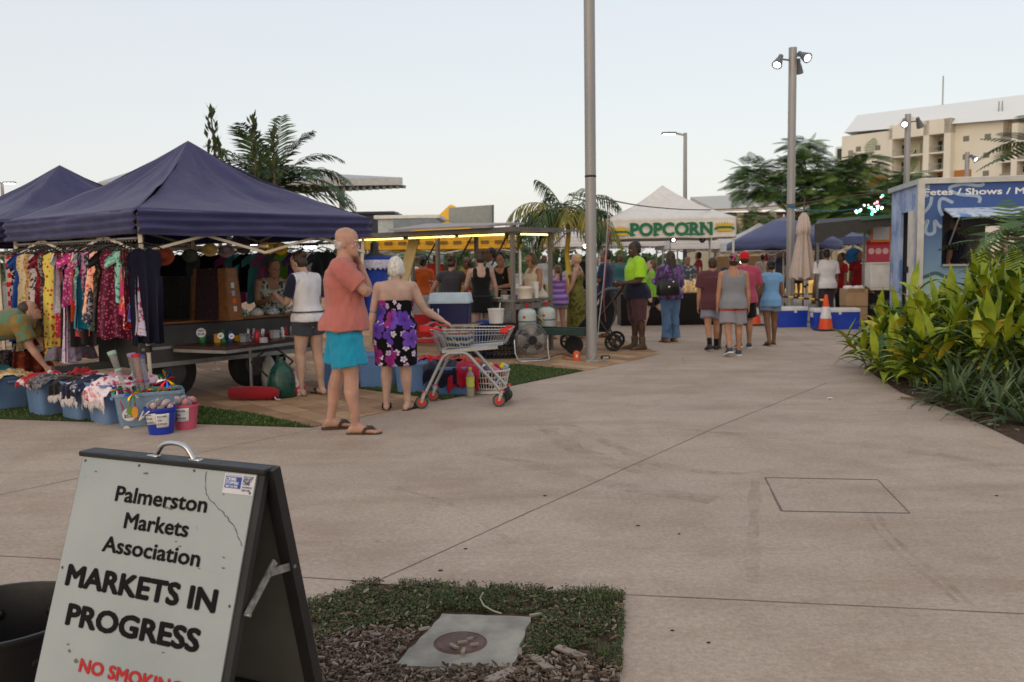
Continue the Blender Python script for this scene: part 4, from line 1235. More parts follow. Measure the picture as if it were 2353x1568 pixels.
# rusty folding stay between the leaves
stay = mat('galvanised stay', (.33, .33, .33), .45, .8, var=.5, vs=40)
g = MB(); a0 = sp(.628, .335, -.02); a1 = rp(.630, .26, -.02); md = (a0 + a1) / 2 + V((0, 0, .045))
g.bar(a0, md + (md - a0).normalized() * .03, .004, .02, up=V((0, 0, 1))); g.bar(a1, md - (a1 - md).normalized() * -.0 + (md - a1).normalized() * .012 + su * .005, .004, .02)
for q in (a0, md, a1): g.lathe([(.005, -.006), (.005, .01)], q, 8, axis=su)
g.build('folding_stay', stay, t, 0, world=True)
g = MB()
for a, b in ((.012, .014), (.21, .012), (.40, .010), (.59, .05), (.012, .30), (.588, .32), (.585, .62)): g.lathe([(.004, .0005), (.003, .002)], sp(a, b, 0), 8, axis=sfn)
g.build('rivets', mat('dull rivet', (.10, .08, .07), .5, .6), t, 0, world=True)
# lettering
ink = mat('black vinyl', (.006, .005, .006), .7, spec=.15); red_ink = mat('red vinyl', (.42, .012, .014), .5)
def bolden(me, w):
 """thickens lettering by overlaying slightly shifted copies"""
 n = len(me.vertices); co = [v.co.copy() for v in me.vertices]; fs = [tuple(p.vertices) for p in me.polygons]
 vs, F2_ = [], []
 for k, (dx, dy) in enumerate(((-1, 0), (1, 0), (0, 1), (0, -1), (-.7, .7), (.7, -.7), (.7, .7), (-.7, -.7), (0, 0))):
  vs += [tuple(c + V((dx * w, dy * w, k * .00012))) for c in co]; F2_ += [tuple(i + k * n for i in f) for f in fs]
 me.clear_geometry(); me.from_pydata(vs, [], F2_); me.update()
def line(body, a0, a1, b0, capt, m, bold):
 cap = b0 - capt
 M = basis(sp(a0, b0, .0012), su, -sdn)
 size = cap / .729
 o = text(body, size, Matrix.Identity(4), m, None, 0, 1, ext=.0)
 w = max(v.co.x for v in o.data.vertices) - min(v.co.x for v in o.data.vertices); mn = min(v.co.x for v in o.data.vertices)
 bolden(o.data, bold * size)
 xs = (a1 - a0) / w
 o.data.transform(MW[t.name].inverted() @ M @ Matrix.Diagonal((xs, 1, 1, 1)) @ Matrix.Translation(V((-mn, 0, 0))))
 o.parent = t
 return o
line('Palmerston', .1512, .4627, .1095, .0686, ink, .025)
line('Markets', .2010, .4180, .1750, .1338, ink, .025)
line('Association', .1418, .4720, .2410, .2002, ink, .025)
line('MARKETS IN', .0375, .5444, .3400, .2869, ink, .044)
line('PROGRESS', .0680, .5150, .4365, .3838, ink, .044)
line('NO SMOKING', .1475, .4900, .5420, .5100, red_ink, .042)
# sticker in the corner
g = MB(); g.prism([sp(.503, .0565, .0005), sp(.599, .0555, .0005), sp(.600, .0065, .0005), sp(.5025, .0072, .0005)], sfn * .0006); st = g.build('sticker', mat('sticker white', (.58, .58, .62), .4), t, 0, world=True)
g = MB(); g.prism([sp(.507, .043, .0013), sp(.558, .043, .0013), sp(.558, .0145, .0013), sp(.507, .0145, .0013)], sfn * .0003)
for i in range(13):
 g.prism([sp(.507 + .004 * i, .0118 if i % 2 else .0138, .0013), sp(.509 + .004 * i, .0118 if i % 2 else .0138, .0013), sp(.509 + .004 * i, .0098 if i % 2 else .0118, .0013), sp(.507 + .004 * i, .0098 if i % 2 else .0118, .0013)], sfn * .0003)
g.build('blue_badge', mat('badge blue', S('#1d3f8c'), .4), st, 0); st.children[0].data.transform(MW[t.name].inverted())
def small(body, a, b, size, m, xs=1.0, bold=.02):
 o = text(body, size, Matrix.Identity(4), m, None, bold * size, 1, ext=0); o.data.transform(MW[t.name].inverted() @ basis(sp(a, b, .0019), su, -sdn) @ Matrix.Diagonal((xs, 1, 1, 1))); o.parent = st
wt = mat('print white', (.7, .72, .78), .4); nv = mat('print navy', (.02, .03, .10), .5)
small('CRIME', .509, .0245, .0115, wt); small('STOPPERS', .509, .0335, .0105, wt, .88); small('1800 333 000', .509, .041, .0075, wt, .95)
for i, (w, s) in enumerate((('YOU CAN', .0095), ('REPORT', .0108), ('CRIME', .0115), ('ANONYMOUSLY', .006), ('EVERY TIME', .007))): small(w, .5625, .0165 + i * .0078, s, nv, .72)
# the crack running down from the top edge
cr = [(.4415, .006), (.4440, .030), (.4479, .0531), (.4560, .064), (.4653, .0755), (.480, .083), (.500, .094), (.5189, .1059), (.537, .117), (.5614, .1365), (.572, .150), (.585, .166), (.598, .1825)]
g = MB(); L, Rr = [], []
for i in range(len(cr) - 1):
 for k in range(4):
  f = k / 4; a = cr[i][0] + (cr[i + 1][0] - cr[i][0]) * f + rnd(-.002, .002); b = cr[i][1] + (cr[i + 1][1] - cr[i][1]) * f + rnd(-.002, .002)
  w = rnd(.0004, .0014); L.append(sp(a - w, b + w * .5, .0008)); Rr.append(sp(a + w, b - w * .5, .0008))
g.rings([[p, q] for p, q in zip(L, Rr)], False, False); g.build('crack', mat('crack dirt', (.06, .055, .05), .9), t, 0, world=True)
g = MB()
for a, b, r in ((.30, .108, .006), (.33, .110, .008), (.345, .112, .006), (.385, .19, .004), (.40, .20, .004), (.475, .245, .003), (.10, .50, .007), (.13, .52, .009), (.15, .525, .006), (.09, .485, .005), (.41, .455, .004), (.43, .60, .01), (.44, .57, .006), (.545, .21, .004), (.55, .235, .004), (.06, .04, .005), (.24, .03, .006), (.50, .575, .005)):
 pts = [sp(a + r * rnd(.4, 1.3) * math.cos(k) * 1.5, b + r * rnd(.3, 1) * math.sin(k) * .7, .0009) for k in (i * .785 for i in range(8))]
 g.poly(pts)
g.build('scuff_marks', mat('scuff dirt', (.13, .125, .115), .9), t, 0, world=True)
# black plastic tub by the sign
c = V((-1.66, 2.80, 0)); t = thing('plant_tub', 'black plastic tub with an empty open top left of the sandwich board', 'tub', c)
g = MB(); g.lathe([(.235, .0), (.262, .28), (.272, .40), (.284, .405), (.287, .415), (.284, .424), (.272, .424), (.264, .40), (.25, .28), (.225, .04), (0, .04)], (0, 0, 0), 48)
g.build('body', mat('black plastic', (.005, .005, .006), .5, var=.3, bump=.08), t, 40)
g = MB()
for k in range(9):
 a = k * .7; g.ell((.252 * math.cos(a), .252 * math.sin(a), .33), (.02, .02, .02), 8)
g.build('boss', mat('black plastic', 0), t, 180)
# pop-up tents
def tent(name, label, corners, z_eave, z_peak, valance, m, frame_m, group=None, legs=(0, 1, 2, 3), lean=0.0, val_m=None, fold=.012, sag=.10, mast=True, seed=0.0, legbot=True):
 """corners: four ground points in order; z_eave = top of the valance"""
 c = [V((p[0], p[1], 0)) for p in corners]; ctr = sum(c, V((0, 0, 0))) / 4
 t = thing(name, label, 'tent', ctr, 0, group)
 pk = ctr + V((0, 0, z_peak)); E_ = [p + V((0, 0, z_eave)) for p in c]
 g = MB(); N, K = 28, 20
 for i in range(4):
  a, b = E_[i], E_[(i + 1) % 4]
  def fn(u, v):
   e = a + (b - a) * u
   p = e + (pk - e) * v
   prof = (.72 * v + .28 * v ** 3) if v < 1 else 1
   ridge = abs(2 * u - 1)
   p.z = z_eave + (z_peak - z_eave) * prof - sag * (1 - ridge ** 2) * math.sin(math.pi * min(1, v * 1.05)) * (1 - v * .4)
   if v > .9: p.z -= .35 * (v - .9) ** 2 * (z_peak - z_eave) * 3
   w = math.sin(math.pi * min(1, v * 1.0)) * min(1, v * 5)
   d = noise.noise(V((u * 5 + seed + i * 9, v * 2.2 - u * 2, i * 3.1))) * 1.0 + .55 * noise.noise(V((u * 14 + v * 6 + seed, v * 4, i * 7.7)))
   p.z += fold * 1.9 * d * w
   return p
  g.grid(fn, N, K)
 g.build('canopy', m, t, 180, world=True, solid=.004)
 g = MB()
 for i in range(4):
  a, b = E_[i], E_[(i + 1) % 4]; n = (b - a).cross(V((0, 0, 1))).normalized()
  if n.dot(a - ctr) < 0: n = -n
  def fv(u, v):
   p = a + (b - a) * u
   q = .5 + .5 * math.sin(v * 19 + u * 2 + i)
   p = p + n * (.010 + fold * 1.5 * (q + .8 * noise.noise(V((u * 6 + seed, v * 3, i * 5.0))) + .5 * noise.noise(V((u * 20, v * 2, i + seed)))))
   ed = min(u, 1 - u)
   p.z -= valance * v * (1 + .06 * noise.noise(V((u * 5, i, seed)))) + .03 * math.sin(math.pi * u) * (0 if valance > .3 else .4) * v
   if ed < .02: p = p + n * 0
   return p
  g.grid(fv, 36, 12)
 g.build('valance', val_m or m, t, 180, world=True, solid=.004)
 for i in legs:
  p = c[i]; inn = (ctr - p).normalized(); top = p + inn * .07 + V((0, 0, z_eave - .03)); bot = p + inn * (.05 + lean)
  g = MB(); g.bar(top, bot + (top - bot) * .32, .038, .038, up=inn); g.build('leg', frame_m, t, 0, world=True)
  lo = t.children[-1]
  g = MB(); g.bar(bot + (top - bot) * .36, bot, .03, .03, up=inn); g.box(bot + V((0, 0, .004)), (.09, .09, .008)); g.build('foot_tube', frame_m, t, 0, world=True)
  g = MB(); q = bot + (top - bot) * .34; g.box(q, (.058, .058, .07), None, .008); g.build('clamp', mat('black plastic', 0), t, 30, world=True)
 g = MB()
 for i in range(4):
  a, b = c[i] + (ctr - c[i]).normalized() * .07, c[(i + 1) % 4] + (ctr - c[(i + 1) % 4]).normalized() * .07
  za, zb = z_eave - .06, z_eave - .42
  md = (a + b) / 2
  for s, e in ((a, md), (md, b)):
   g.bar(s + V((0, 0, za)), e + V((0, 0, zb)), .016, .028); g.bar(s + V((0, 0, zb)), e + V((0, 0, za)), .016, .028)
 g.bar(ctr + V((0, 0, z_peak - .02)), ctr + V((0, 0, z_eave - .4)), .035)
 for i in range(4): g.bar(ctr + V((0, 0, z_eave - .35)), (c[i] + c[(i + 1) % 4]) / 2 + V((0, 0, z_eave - .35)), .014, .026)
 g.build('truss', frame_m, t, 0, world=True)
 return t, c, ctr
navy = cloth('navy canvas', (.044, .045, .125), rough=.75)
ivory = mat('ivory frame paint', (.62, .55, .43), .5)
A0 = V((-3.633, 8.84, 0)); tr, tl = V((.635, .773, 0)).normalized(), V((-.773, .635, 0)).normalized()
def ST(a, b, z=0.0): return A0 + tr * a + tl * b + V((0, 0, z))
tent('pop_up_tent', 'navy pop-up tent over the dress and jewellery stall, its ivory front leg leaning', [ST(0, 0), ST(3, 0), ST(3, 3), ST(0, 3)], 2.075, 3.02, .24, navy, ivory, 'navy pop-up tents', lean=.16, seed=1.3, fold=.026)
tent('pop_up_tent', 'navy pop-up tent partly cut off by the left edge, behind the other', [ST(-.1, 3.15), ST(2.9, 3.15), ST(2.9, 6.15), ST(-.1, 6.15)], 2.09, 2.97, .26, navy, ivory, 'navy pop-up tents', lean=.05, seed=7.7, fold=.03, sag=.05)
# garments on hangers
hang_m = mat('black hanger plastic', (.012, .012, .013), .4)
GARM = []
def garment(col, kind, pattern, at, yaw, width, length, m, group, zt, label, tee=False, skew=0.0):
 t = thing('hanging_' + ('shirt' if kind == 'top' else kind), label, kind, (at.x, at.y, zt), yaw, group)
 sd = rnd(0, 90)
 g = MB(); NU, NV = 18, 16
 def outline(v):
  if v < .10: return .16 + (width * .5 - .02 - .16) * 0 + v * 1.0 * .2
  if v < .38: return .18 - .03 * math.sin((v - .1) / .28 * 3.14)
  return .17 + (width * .5 - .17) * ((v - .38) / .62) ** .8
 for side in (-1, 1):
  def fn(u, v):
   x = (u * 2 - 1) * outline(v); sh = abs(u * 2 - 1)
   z = -.055 - v * (length - .06) - (.075 * sh if v < .12 else .075 * sh * max(0, 1 - (v - .12) * 4))
   if v == 0 and sh < .35: z -= .06 * (1 - sh / .35)
   y = side * (.012 + .035 * v * (1 - sh ** 2)) + .03 * v * math.sin(u * 19 + sd) * (.4 + v) + .018 * noise.noise(V((u * 4, v * 3, sd)))
   z += .015 * math.sin(u * 15 + sd) * v
   return V((x + skew * v, y, z))
  g.grid(fn, NU, NV)
 if tee:
  for s in (-1, 1):
   g.grid(lambda u, v: V((s * (.13 + u * .13), .02 * math.sin(v * 6) , -.075 - u * .12 - v * .13 + .04 * u * v)), 5, 6)
 g.build('cloth', m, t, 180)
 g = MB(); g.tube([(-.2, 0, -.10), (-.1, 0, -.052), (0, 0, -.03), (.1, 0, -.052), (.2, 0, -.10)], .007, 6); g.tube([(-.19, 0, -.10), (.19, 0, -.10)], .004, 5)
 g.tube([(0, 0, -.03), (0, 0, .02), (.015, 0, .04), (0, 0, .055), (-.018, 0, .045)], .003, 5)
 g.build('hanger', hang_m, t, 180)
 return t
rail_m = mat('steel rail', (.45, .44, .42), .35, .9)
def rail(label, a, b, group=None):
 t = thing('clothes_rail', label, 'rail', ((a + b) / 2).to_tuple()[:2] + (0,)); g = MB()
 g.tube([a, b], .014, 8); g.build('bar', rail_m, t, 60, world=True)
 g = MB()
 n = int((b - a).length / .06)
 d = (b - a) / n
 for i in range(n):                           # looped hook chain along the bar
  q = a + d * (i + .5); g.tube([q + V((0, 0, .014)), q + V((.004, 0, -.012)), q + V((0, .006, -.03))], .0045, 5)
 g.build('hook_strip', mat('pale hook plastic', (.50, .44, .36), .5), t, 0, world=True)
rail('steel clothes rail under the left edge of the navy tent, full of dresses', ST(.05, .12, 1.80), ST(.05, 2.95, 1.80))
def rail_b(px_):                                  # how far along the left edge a photo column lies
 lo, hi = -.5, 6.0
 for _ in range(40):
  m_ = (lo + hi) / 2
  if pxl(ST(.05, m_, 1.8))[0] > px_: lo = m_
  else: hi = m_
 return lo
TBL = [  # photo column of the left shoulder, colour name, kind, pattern, hem row, cloth
(6, 'red and white striped', 'dress', 'striped', 770, ('#b8262c', '#d8b0a8', 'stripe', 9)),
(16, 'black and white checked', 'dress', 'checked', 800, ('#c8bfbf', '#2b2530', 'speckle', 14)),
(28, 'royal blue', 'dress', 'plain', 778, ('#123a80', None, 'plain', 1)),
(38, 'cream and yellow floral', 'dress', 'floral', 800, ('#c7b99a', '#b88a2e', 'floral', 16)),
(50, 'rust paisley', 'dress', 'printed', 800, ('#94482c', '#b99a70', 'blotch', 18)),
(62, 'black and white splashed', 'dress', 'printed', 805, ('#1c1719', '#b8aeac', 'blotch', 14)),
(72, 'crimson printed', 'dress', 'printed', 790, ('#a01f33', '#5a1020', 'blotch', 14)),
(82, 'grey speckled', 'dress', 'speckled', 812, ('#85807c', '#3a3638', 'speckle', 22)),
(93, 'lemon floral', 'dress', 'floral', 824, ('#d3c25a', '#b5302e', 'floral', 13)),
(103, 'white lace', 'top', 'lacy', 716, ('#d8d4d8', '#bdb8c0', 'speckle', 40)),
(111, 'lavender printed', 'dress', 'printed', 828, ('#8d83ab', '#c9b4c8', 'blotch', 15)),
(120, 'coral red', 'dress', 'plain', 772, ('#b23242', '#d8788a', 'floral', 22)),
(129, 'charcoal', 'dress', 'plain', 792, ('#232225', None, 'plain', 1)),
(138, 'pale pink fringed', 'top', 'fringed', 690, ('#cf8ba6', '#dcc5d0', 'blotch', 16)),
(147, 'hot pink', 'top', 'plain', 700, ('#c03a84', '#e0b0c8', 'floral', 18)),
(156, 'bright orange', 'dress', 'plain', 733, ('#dd5a1a', '#b8401a', 'blotch', 6)),
(164, 'teal blue', 'dress', 'plain', 752, ('#10758f', None, 'plain', 1)),
(174, 'sea green speckled', 'dress', 'speckled', 755, ('#2f6f70', '#88a8a0', 'speckle', 26)),
(183, 'magenta lace', 'dress', 'lacy', 726, ('#8d2a5c', '#c88aa8', 'speckle', 20)),
(193, 'silver grey printed', 'dress', 'printed', 740, ('#a39ea8', '#2a2c3c', 'blotch', 16)),
(203, 'salmon', 'dress', 'crinkled', 716, ('#d8644f', '#f0b8a0', 'blotch', 16)),
(214, 'gold and black', 'dress', 'printed', 745, ('#5f4a20', '#15110c', 'blotch', 12)),
(225, 'black', 'dress', 'plain', 762, ('#101013', None, 'plain', 1)),
(237, 'dark wine', 'dress', 'plain', 776, ('#4d0f26', '#a8486c', 'floral', 20)),
(248, 'fuchsia and orange floral', 'dress', 'floral', 722, ('#b81d63', '#d8702a', 'floral', 12)),
(254, 'scarlet', 'dress', 'plain', 754, ('#ab1a26', '#d8c0c4', 'floral', 15)),
(260, 'emerald green', 'top', 'plain', 692, ('#146a5c', '#8ac0b0', 'blotch', 14)),
(267, 'violet and blue floral', 'dress', 'floral', 735, ('#34207a', '#4a7ac0', 'floral', 14)),
(274, 'tie dyed', 'dress', 'tie dyed', 768, ('#a01838', '#d8c8d8', 'blotch', 9)),
(289, 'plain midnight navy', 'dress', 'plain', 790, ('#0e0d24', None, 'plain', 1)),
]
for i, (px_, cn, kind, pat_, hem, cl) in enumerate(TBL):
 b = rail_b(px_ + 36); q = ST(.05 + rnd(-.03, .03), b); zt = 1.785
 D = q.y; zh = EYE - (hem - 612) * D / FPX; L = zt - zh
 m = cloth('print ' + cn, cl[0], cl[1], cl[2], cl[3] * (1.7 if cl[2] in ('floral', 'blotch') else 1), cl[4] if len(cl) > 4 else None)
 lf = TBL[i - 1][1] if i else None; rt = TBL[i + 1][1] if i + 1 < len(TBL) else None
 ab = lambda q: ' '.join(q.split()[:2]) if q else q
 lf, rt = ab(lf), ab(rt)
 lab = f'{cn} {kind} hanging ' + (f'between the {lf} and the {rt} ones' if lf and rt else ('at the far left end of the rail' if not lf else 'beside the ivory tent leg'))
 garment(cn, kind, pat_, q, math.atan2(tr.y, tr.x) + rnd(.45, 1.05) * random.choice((-1, -1, 1)) * (i < 29), rnd(.34, .50) if i < 29 else .32, L, m, 'clothes hanging on the left rail', zt, lab, kind == 'top' or i % 4 == 2, rnd(-.04, .04))
# a second tier of longer pieces under the rail
for i, (px_, top, hem, cn, cl) in enumerate(((66, 802, 880, 'salmon orange wrap', ('#b5583c', '#8c3a2c', 'blotch', 12)), (30, 800, 878, 'black lace wrap', ('#1a1719', '#4a444a', 'speckle', 26)), (150, 795, 826, 'pink and grey scarf', ('#a85a74', '#8a8f9c', 'blotch', 10)))):
 b = rail_b(px_) + .15; q = ST(.12, b); zt = EYE - (top - 614) * q.y / FPX; L = (hem - top) * q.y / FPX
 t = thing('hanging_cloth', cn + ' hanging low under the row of dresses', 'cloth', (q.x, q.y, zt), math.atan2(tr.y, tr.x))
 g = MB(); g.grid(lambda u, v: V(((u - .5) * (.5 + .1 * v), .03 * math.sin(u * 20 + i) * (.3 + v), -v * L + .015 * math.sin(u * 12))), 20, 8); g.build('cloth', cloth('print ' + cn, *cl), t, 180, solid=.004)
 g = MB(); g.tube([(-.26, 0, .0), (.26, 0, .0)], .006, 6); g.tube([(0, 0, 0), (0, .02, .9)], .003, 4); g.build('hanger', hang_m, t, 180)
# back rails, darker inside the tent
rail('steel clothes rail along the back of the navy tent', ST(.2, 2.9, 1.78), ST(2.95, 2.9, 1.78))
rail('steel clothes rail along the right inner side of the navy tent', ST(2.9, .5, 1.78), ST(2.9, 2.9, 1.78))
BK = [('mint green', '#5fae9c'), ('charcoal grey', '#26282c'), ('black', '#0d0d10'), ('slate', '#3a4550'), ('black', '#0f0f12'), ('lilac', '#7a78ae'), ('dark green', '#16332c'), ('black', '#0b0b0d'), ('ink blue', '#14182c'), ('grey', '#52565c'), ('black', '#0e0e10'), ('plum', '#3a1f35')]
for i, (cn, hx) in enumerate(BK):
 q = ST(.35 + i * .21, 2.88); m = cloth('back cloth ' + cn, hx)
 garment(cn, 'dress', 'plain', q, math.atan2(tl.y, tl.x) + rnd(-.2, .2) + 1.2, .40, rnd(.75, 1.0), m, 'clothes hanging along the back rail', 1.765, f'{cn} dress on the back rail, {("far left", "left", "left of the middle", "in the middle", "right of the middle", "far right")[i // 2]} among dark clothes')
BK2 = [('pink', '#b04f80'), ('turquoise', '#3f9c9c'), ('black', '#101014'), ('aqua', '#58a8a8'), ('rose', '#a85a80'), ('grey', '#5c6068'), ('lime', '#7fae3a'), ('purple', '#4c2f6a'), ('white', '#b9b9bd'), ('black', '#0c0c10')]
for i, (cn, hx) in enumerate(BK2):
 q = ST(2.88, 2.75 - i * .22); m = cloth('back cloth ' + cn + '2', hx)
 garment(cn, 'top', 'plain', q, math.atan2(tr.y, tr.x) + rnd(-.3, .3) - .4, .42, rnd(.6, .8), m, 'clothes hanging along the right inner rail', 1.765, f'{cn} top on the right inner rail {("at its far end", "near its far end", "before the middle", "past the middle", "at its near end")[i // 2]} of the stall', True)
# dark trailer with its tray tops
dk = mat('dark grey trailer paint', (.055, .056, .058), .5, var=.2, bump=.05); alu = mat('dull aluminium', (.36, .37, .38), .4, .8, var=.2); wood = mat('varnished brown wood', (.20, .085, .028), .4, var=.3, vs=8, stretch=(1, 1, 6)); wood_d = mat('dark stained wood', (.055, .02, .014), .35, var=.3)
rz = math.atan2(tr.y, tr.x)
o = ST(1.7, 1.55); t = thing('box_trailer', 'dark grey box trailer parked under the navy tent with goods on top', 'trailer', o, rz)
g = MB(); g.box((.1, 0, .62), (2.55, .95, .48), None, .015); g.build('body', dk, t, 40)
g = MB(); g.box((.1, 0, .875), (2.6, 1.0, .028), None, .006); g.build('top_board', wood, t, 40)
g = MB(); g.box((.1, -.485, .60), (2.5, .012, .03)); g.box((.1, -.485, .41), (2.5, .014, .05)); g.build('trim', alu, t, 0)
for x in (-.75, .35):
 g = MB(); g.lathe([(.10, -.09), (.27, -.09), (.30, -.06), (.30, .06), (.27, .09), (.10, .09)], (x, -.36, .30), 28, axis=(0, 1, 0)); w = g.build('wheel', mat('tyre rubber', (.012, .012, .013), .8), t, 40)
 g = MB(); g.lathe([(.03, -.10), (.15, -.092), (.15, .092), (.03, .10)], (x, -.36, .30), 20, axis=(0, 1, 0)); g.build('rim', dk, w, 40)
g = MB(); g.box((-1.5, 0, .42), (.8, .08, .08)); g.build('drawbar', dk, t, 0)
# folding display boards of jewellery
def jewel_mat(name, a, hi):
 m, tt, b, oc = base_mat(name, .35, .0, .6)
 v = tt.new('TexVoronoi'); v.inputs['Scale'].default_value = 60; tt.link(oc, v.inputs['Vector'])
 r = tt.ramp(v.outputs['Color'], ((0, a), (.55, tuple(x * 1.8 for x in a)), (.86, hi), (.95, (.6, .58, .6))), 'CONSTANT')
 tt.link(r, b.inputs['Base Color']); tt.link(tt.ramp(v.outputs['Color'], ((.84, 0), (.88, .9)), 'CONSTANT'), b.inputs['Metallic'])
 tt.link(tt.bump(v.outputs['Distance'], .6, .02), b.inputs['Normal'])
 return m
jw = jewel_mat('jewellery on plum velvet', (.035, .016, .025), (.16, .07, .10)); jw2 = jewel_mat('jewellery on black velvet', (.015, .016, .018), (.10, .09, .10))
def display(px0, px1, top, bot, Y0, Y1, m, label):
 a, b = P(px0, bot, Y0), P(px1, bot, Y1); h = (bot - top) * Y0 / FPX
 a.z = b.z = .889; u = (b - a).normalized(); n = V((u.y, -u.x, 0)); n = -n if n.y > 0 else n
 t = thing('display_board', label, 'display', (a + b) / 2); up = V((0, 0, 1)) - n * .12
 g = MB(); g.prism([a, b, b + up * h, a + up * h], -n * .02); g.build('panel', m, t, 0, world=True)
 fr = MB()
 for p in (a, b): fr.prism([p - u * .02 + n * .012, p + u * .02 + n * .012, p + u * .02 + up * h + n * .012, p - u * .02 + up * h + n * .012], -n * .05)
 fr.build('frame', wood, t, 0, world=True)
display(368, 440, 645, 742, 10.9, 10.7, jw2, 'display board of black velvet jewellery at the left of the plum one')
display(444, 506, 628, 745, 10.55, 10.35, jw, 'display board of glittering jewellery on plum velvet')
for i, (x0, x1) in enumerate(((505, 523), (528, 552))):
 a, b = P(x0, 744, 10.3), P(x1 + i * 4, 742, 10.25 + .2 * i); a.z = b.z = .889; h = .60; u = (b - a).normalized()
 t = thing('price_stand', ('upright brown wooden frame edge beside the plum jewellery board', 'leaning brown wooden frame with small price cards')[i], 'display', (a + b) / 2)
 g = MB(); k = V((-.05, 0, 0)) * i; g.prism([a, b, b + k + V((0, 0, h)), a + k + V((0, 0, h))], V((0, .06, 0))); g.build('frame', wood, t, 0, world=True)
 if i:
  for j, cx_ in enumerate(('#a8c4c8', '#8c9cc0', '#c0502c', '#b8b8bc')):
   z = .40 - .09 * j; q = a.lerp(b, .5) + k * (z / h) + V((0, -.004, z)); g = MB(); g.box(q, (.065, .004, .06), .05); g.build('card', mat('card ' + cx_, S(cx_), .5), t, 0, world=True)
for i, (a_, b_, cn, hx, w_) in enumerate(((.15, 1.2, 'orange and red', '#b8482a', .2), (.35, 1.15, 'white', '#c4c6c8', .22), (.6, 1.2, 'plum', '#6a2438', .26), (.75, 1.3, 'brown', '#4a2a1a', .2), (1.75, 1.2, 'silver', '#9aa0a6', .2), (1.95, 1.15, 'green', '#3f7a4a', .12), (2.15, 1.2, 'cream', '#c8bfa0', .24), (2.4, 1.2, 'sky blue', '#5a8ab0', .18), (2.62, 1.15, 'maroon', '#6a1a24', .2), (2.8, 1.25, 'gold', '#b08a3a', .18))):
 t = thing('trinket_pouch', f'{cn} soft pouch of trinkets lying on the trailer top board', 'pouch', ST(a_, b_, .889), rnd(0, 3)); g = MB(); g.rings([ring(V((0, 0, z)), V((1, 0, 0)), V((0, 1, 0)), w_ * .5 * s, w_ * .36 * s, 14) for z, s in ((0, .9), (.02, 1), (.05, .9), (.075, .5), (.08, .1))]); g.build('pouch', cloth('pouch ' + hx, hx, '#d0d0d0', 'speckle', 26), t, 180); g = MB()
 for k in range(5): g.ell((rnd(-.06, .06), rnd(-.05, .05), .08), rnd(.012, .022), 8)
 g.build('beads', mat('trinket silver', S('#c9d2dc'), .3, .4), t, 180)
# low tray table in front
q = [P(398, 778, 10.2), P(520, 800, 9.9), P(694, 774, 11.05), P(575, 762, 11.5)]
zt = .62
for p in q: p.z = zt
ctr = sum(q, V((0, 0, 0))) / 4
t = thing('tray_table', 'low brown tray table on a steel leg, covered with trinkets', 'table', (ctr.x, ctr.y, 0))
g = MB(); g.prism([p - V((0, 0, .035)) for p in q], V((0, 0, .035))); g.build('tray_top', wood_d, t, 0, world=True)
g = MB()
for i in range(4):
 a, b = q[i], q[(i + 1) % 4]; g.bar(a - V((0, 0, .055)), b - V((0, 0, .055)), .02, .035)
g.build('edge_rail', alu, t, 0, world=True)
for px_, py_ in ((578, 893), (640, 880)):
 p = G(px_, py_); g = MB(); g.tube([p, (p.x, p.y, zt - .04)], .022, 10); g.lathe([(.05, 0), (.05, .012), (.02, .02)], p, 12); g.build('leg', alu, t, 60, world=True)
g = MB(); p = V((ctr.x + .35, ctr.y + .1, 0))
for s in (-1, 1): g.bar(p + V((.25 * s, 0, .36)), p + V((0, 0, .56)), .02); g.bar(p + V((.25 * s, 0, .36)), p + V((0, 0, .12)), .02)
g.build('folding_brace', hang_m, t, 0, world=True)
# trinkets on the tray
def on_tray(fx, fy, z=0): 
 a = q[0].lerp(q[1], fy); b = q[3].lerp(q[2], fy); return a.lerp(b, fx) + V((0, 0, z))
tq = q
trk = [('#c9d2dc', 'silver'), ('#3f6fb0', 'blue'), ('#b9b9c4', 'pearl'), ('#8f949c', 'steel'), ('#2f8a52', 'green'), ('#b02030', 'red'), ('#c99a2e', 'amber'), ('#e0e0e0', 'white')]
spots = [(px_, py_) for py_ in (768, 777, 786) for px_ in range(432 + (py_ - 768) * 2, 690 - (py_ - 768) * 4, 15)]
def tray_pt(px_, py_): return G(px_, py_, zt)
for i, (px_, py_) in enumerate(spots):
 p = tray_pt(px_ + rnd(-5, 5), py_ + rnd(-3, 3)); hx, cn = trk[(i * 5 + i // 7) % 8]
 k = i % 4; m = mat('trinket ' + cn, S(hx), .3, .4 if cn in ('silver', 'steel') else 0)
 lab = f'{cn} ' + ('jar', 'bangle stack', 'trinket box', 'figurine')[k] + ' among the trinkets on the tray table, ' + ('back row', 'middle row', 'front row')[(py_ - 768) // 9] + (' left' if px_ < 520 else ' centre' if px_ < 600 else ' right')
 t = thing(('jar', 'bangle_stack', 'trinket_box', 'figurine')[k], lab, ('jar', 'bangles', 'box', 'figurine')[k], p, rnd(0, 3), 'trinkets on the tray table'); t.scale = (1.35, 1.35, rnd(1.1, 1.5))
 g = MB()
 if k == 0: g.lathe([(.025, 0), (.03, .02), (.03, .07), (.02, .085), (.022, .10), (0, .10)], (0, 0, 0), 12); g.build('glass', m, t, 40)
 elif k == 1:
  for j in range(4): g.lathe([(.034, .012 * j), (.038, .012 * j + .005), (.034, .012 * j + .010), (.030, .012 * j + .005)], (0, 0, 0), 14, cap=False)
  g.build('rings', m, t, 60)
 elif k == 2: g.box((0, 0, .03), (.075, .055, .06), None, .006); g.box((0, 0, .066), (.08, .06, .012), None, .004); g.build('box', m, t, 30)
 else: g.lathe([(.025, 0), (.03, .01), (.012, .03), (.02, .06), (.010, .08), (.016, .10), (0, .115)], (0, 0, 0), 10); g.build('body', m, t, 60)
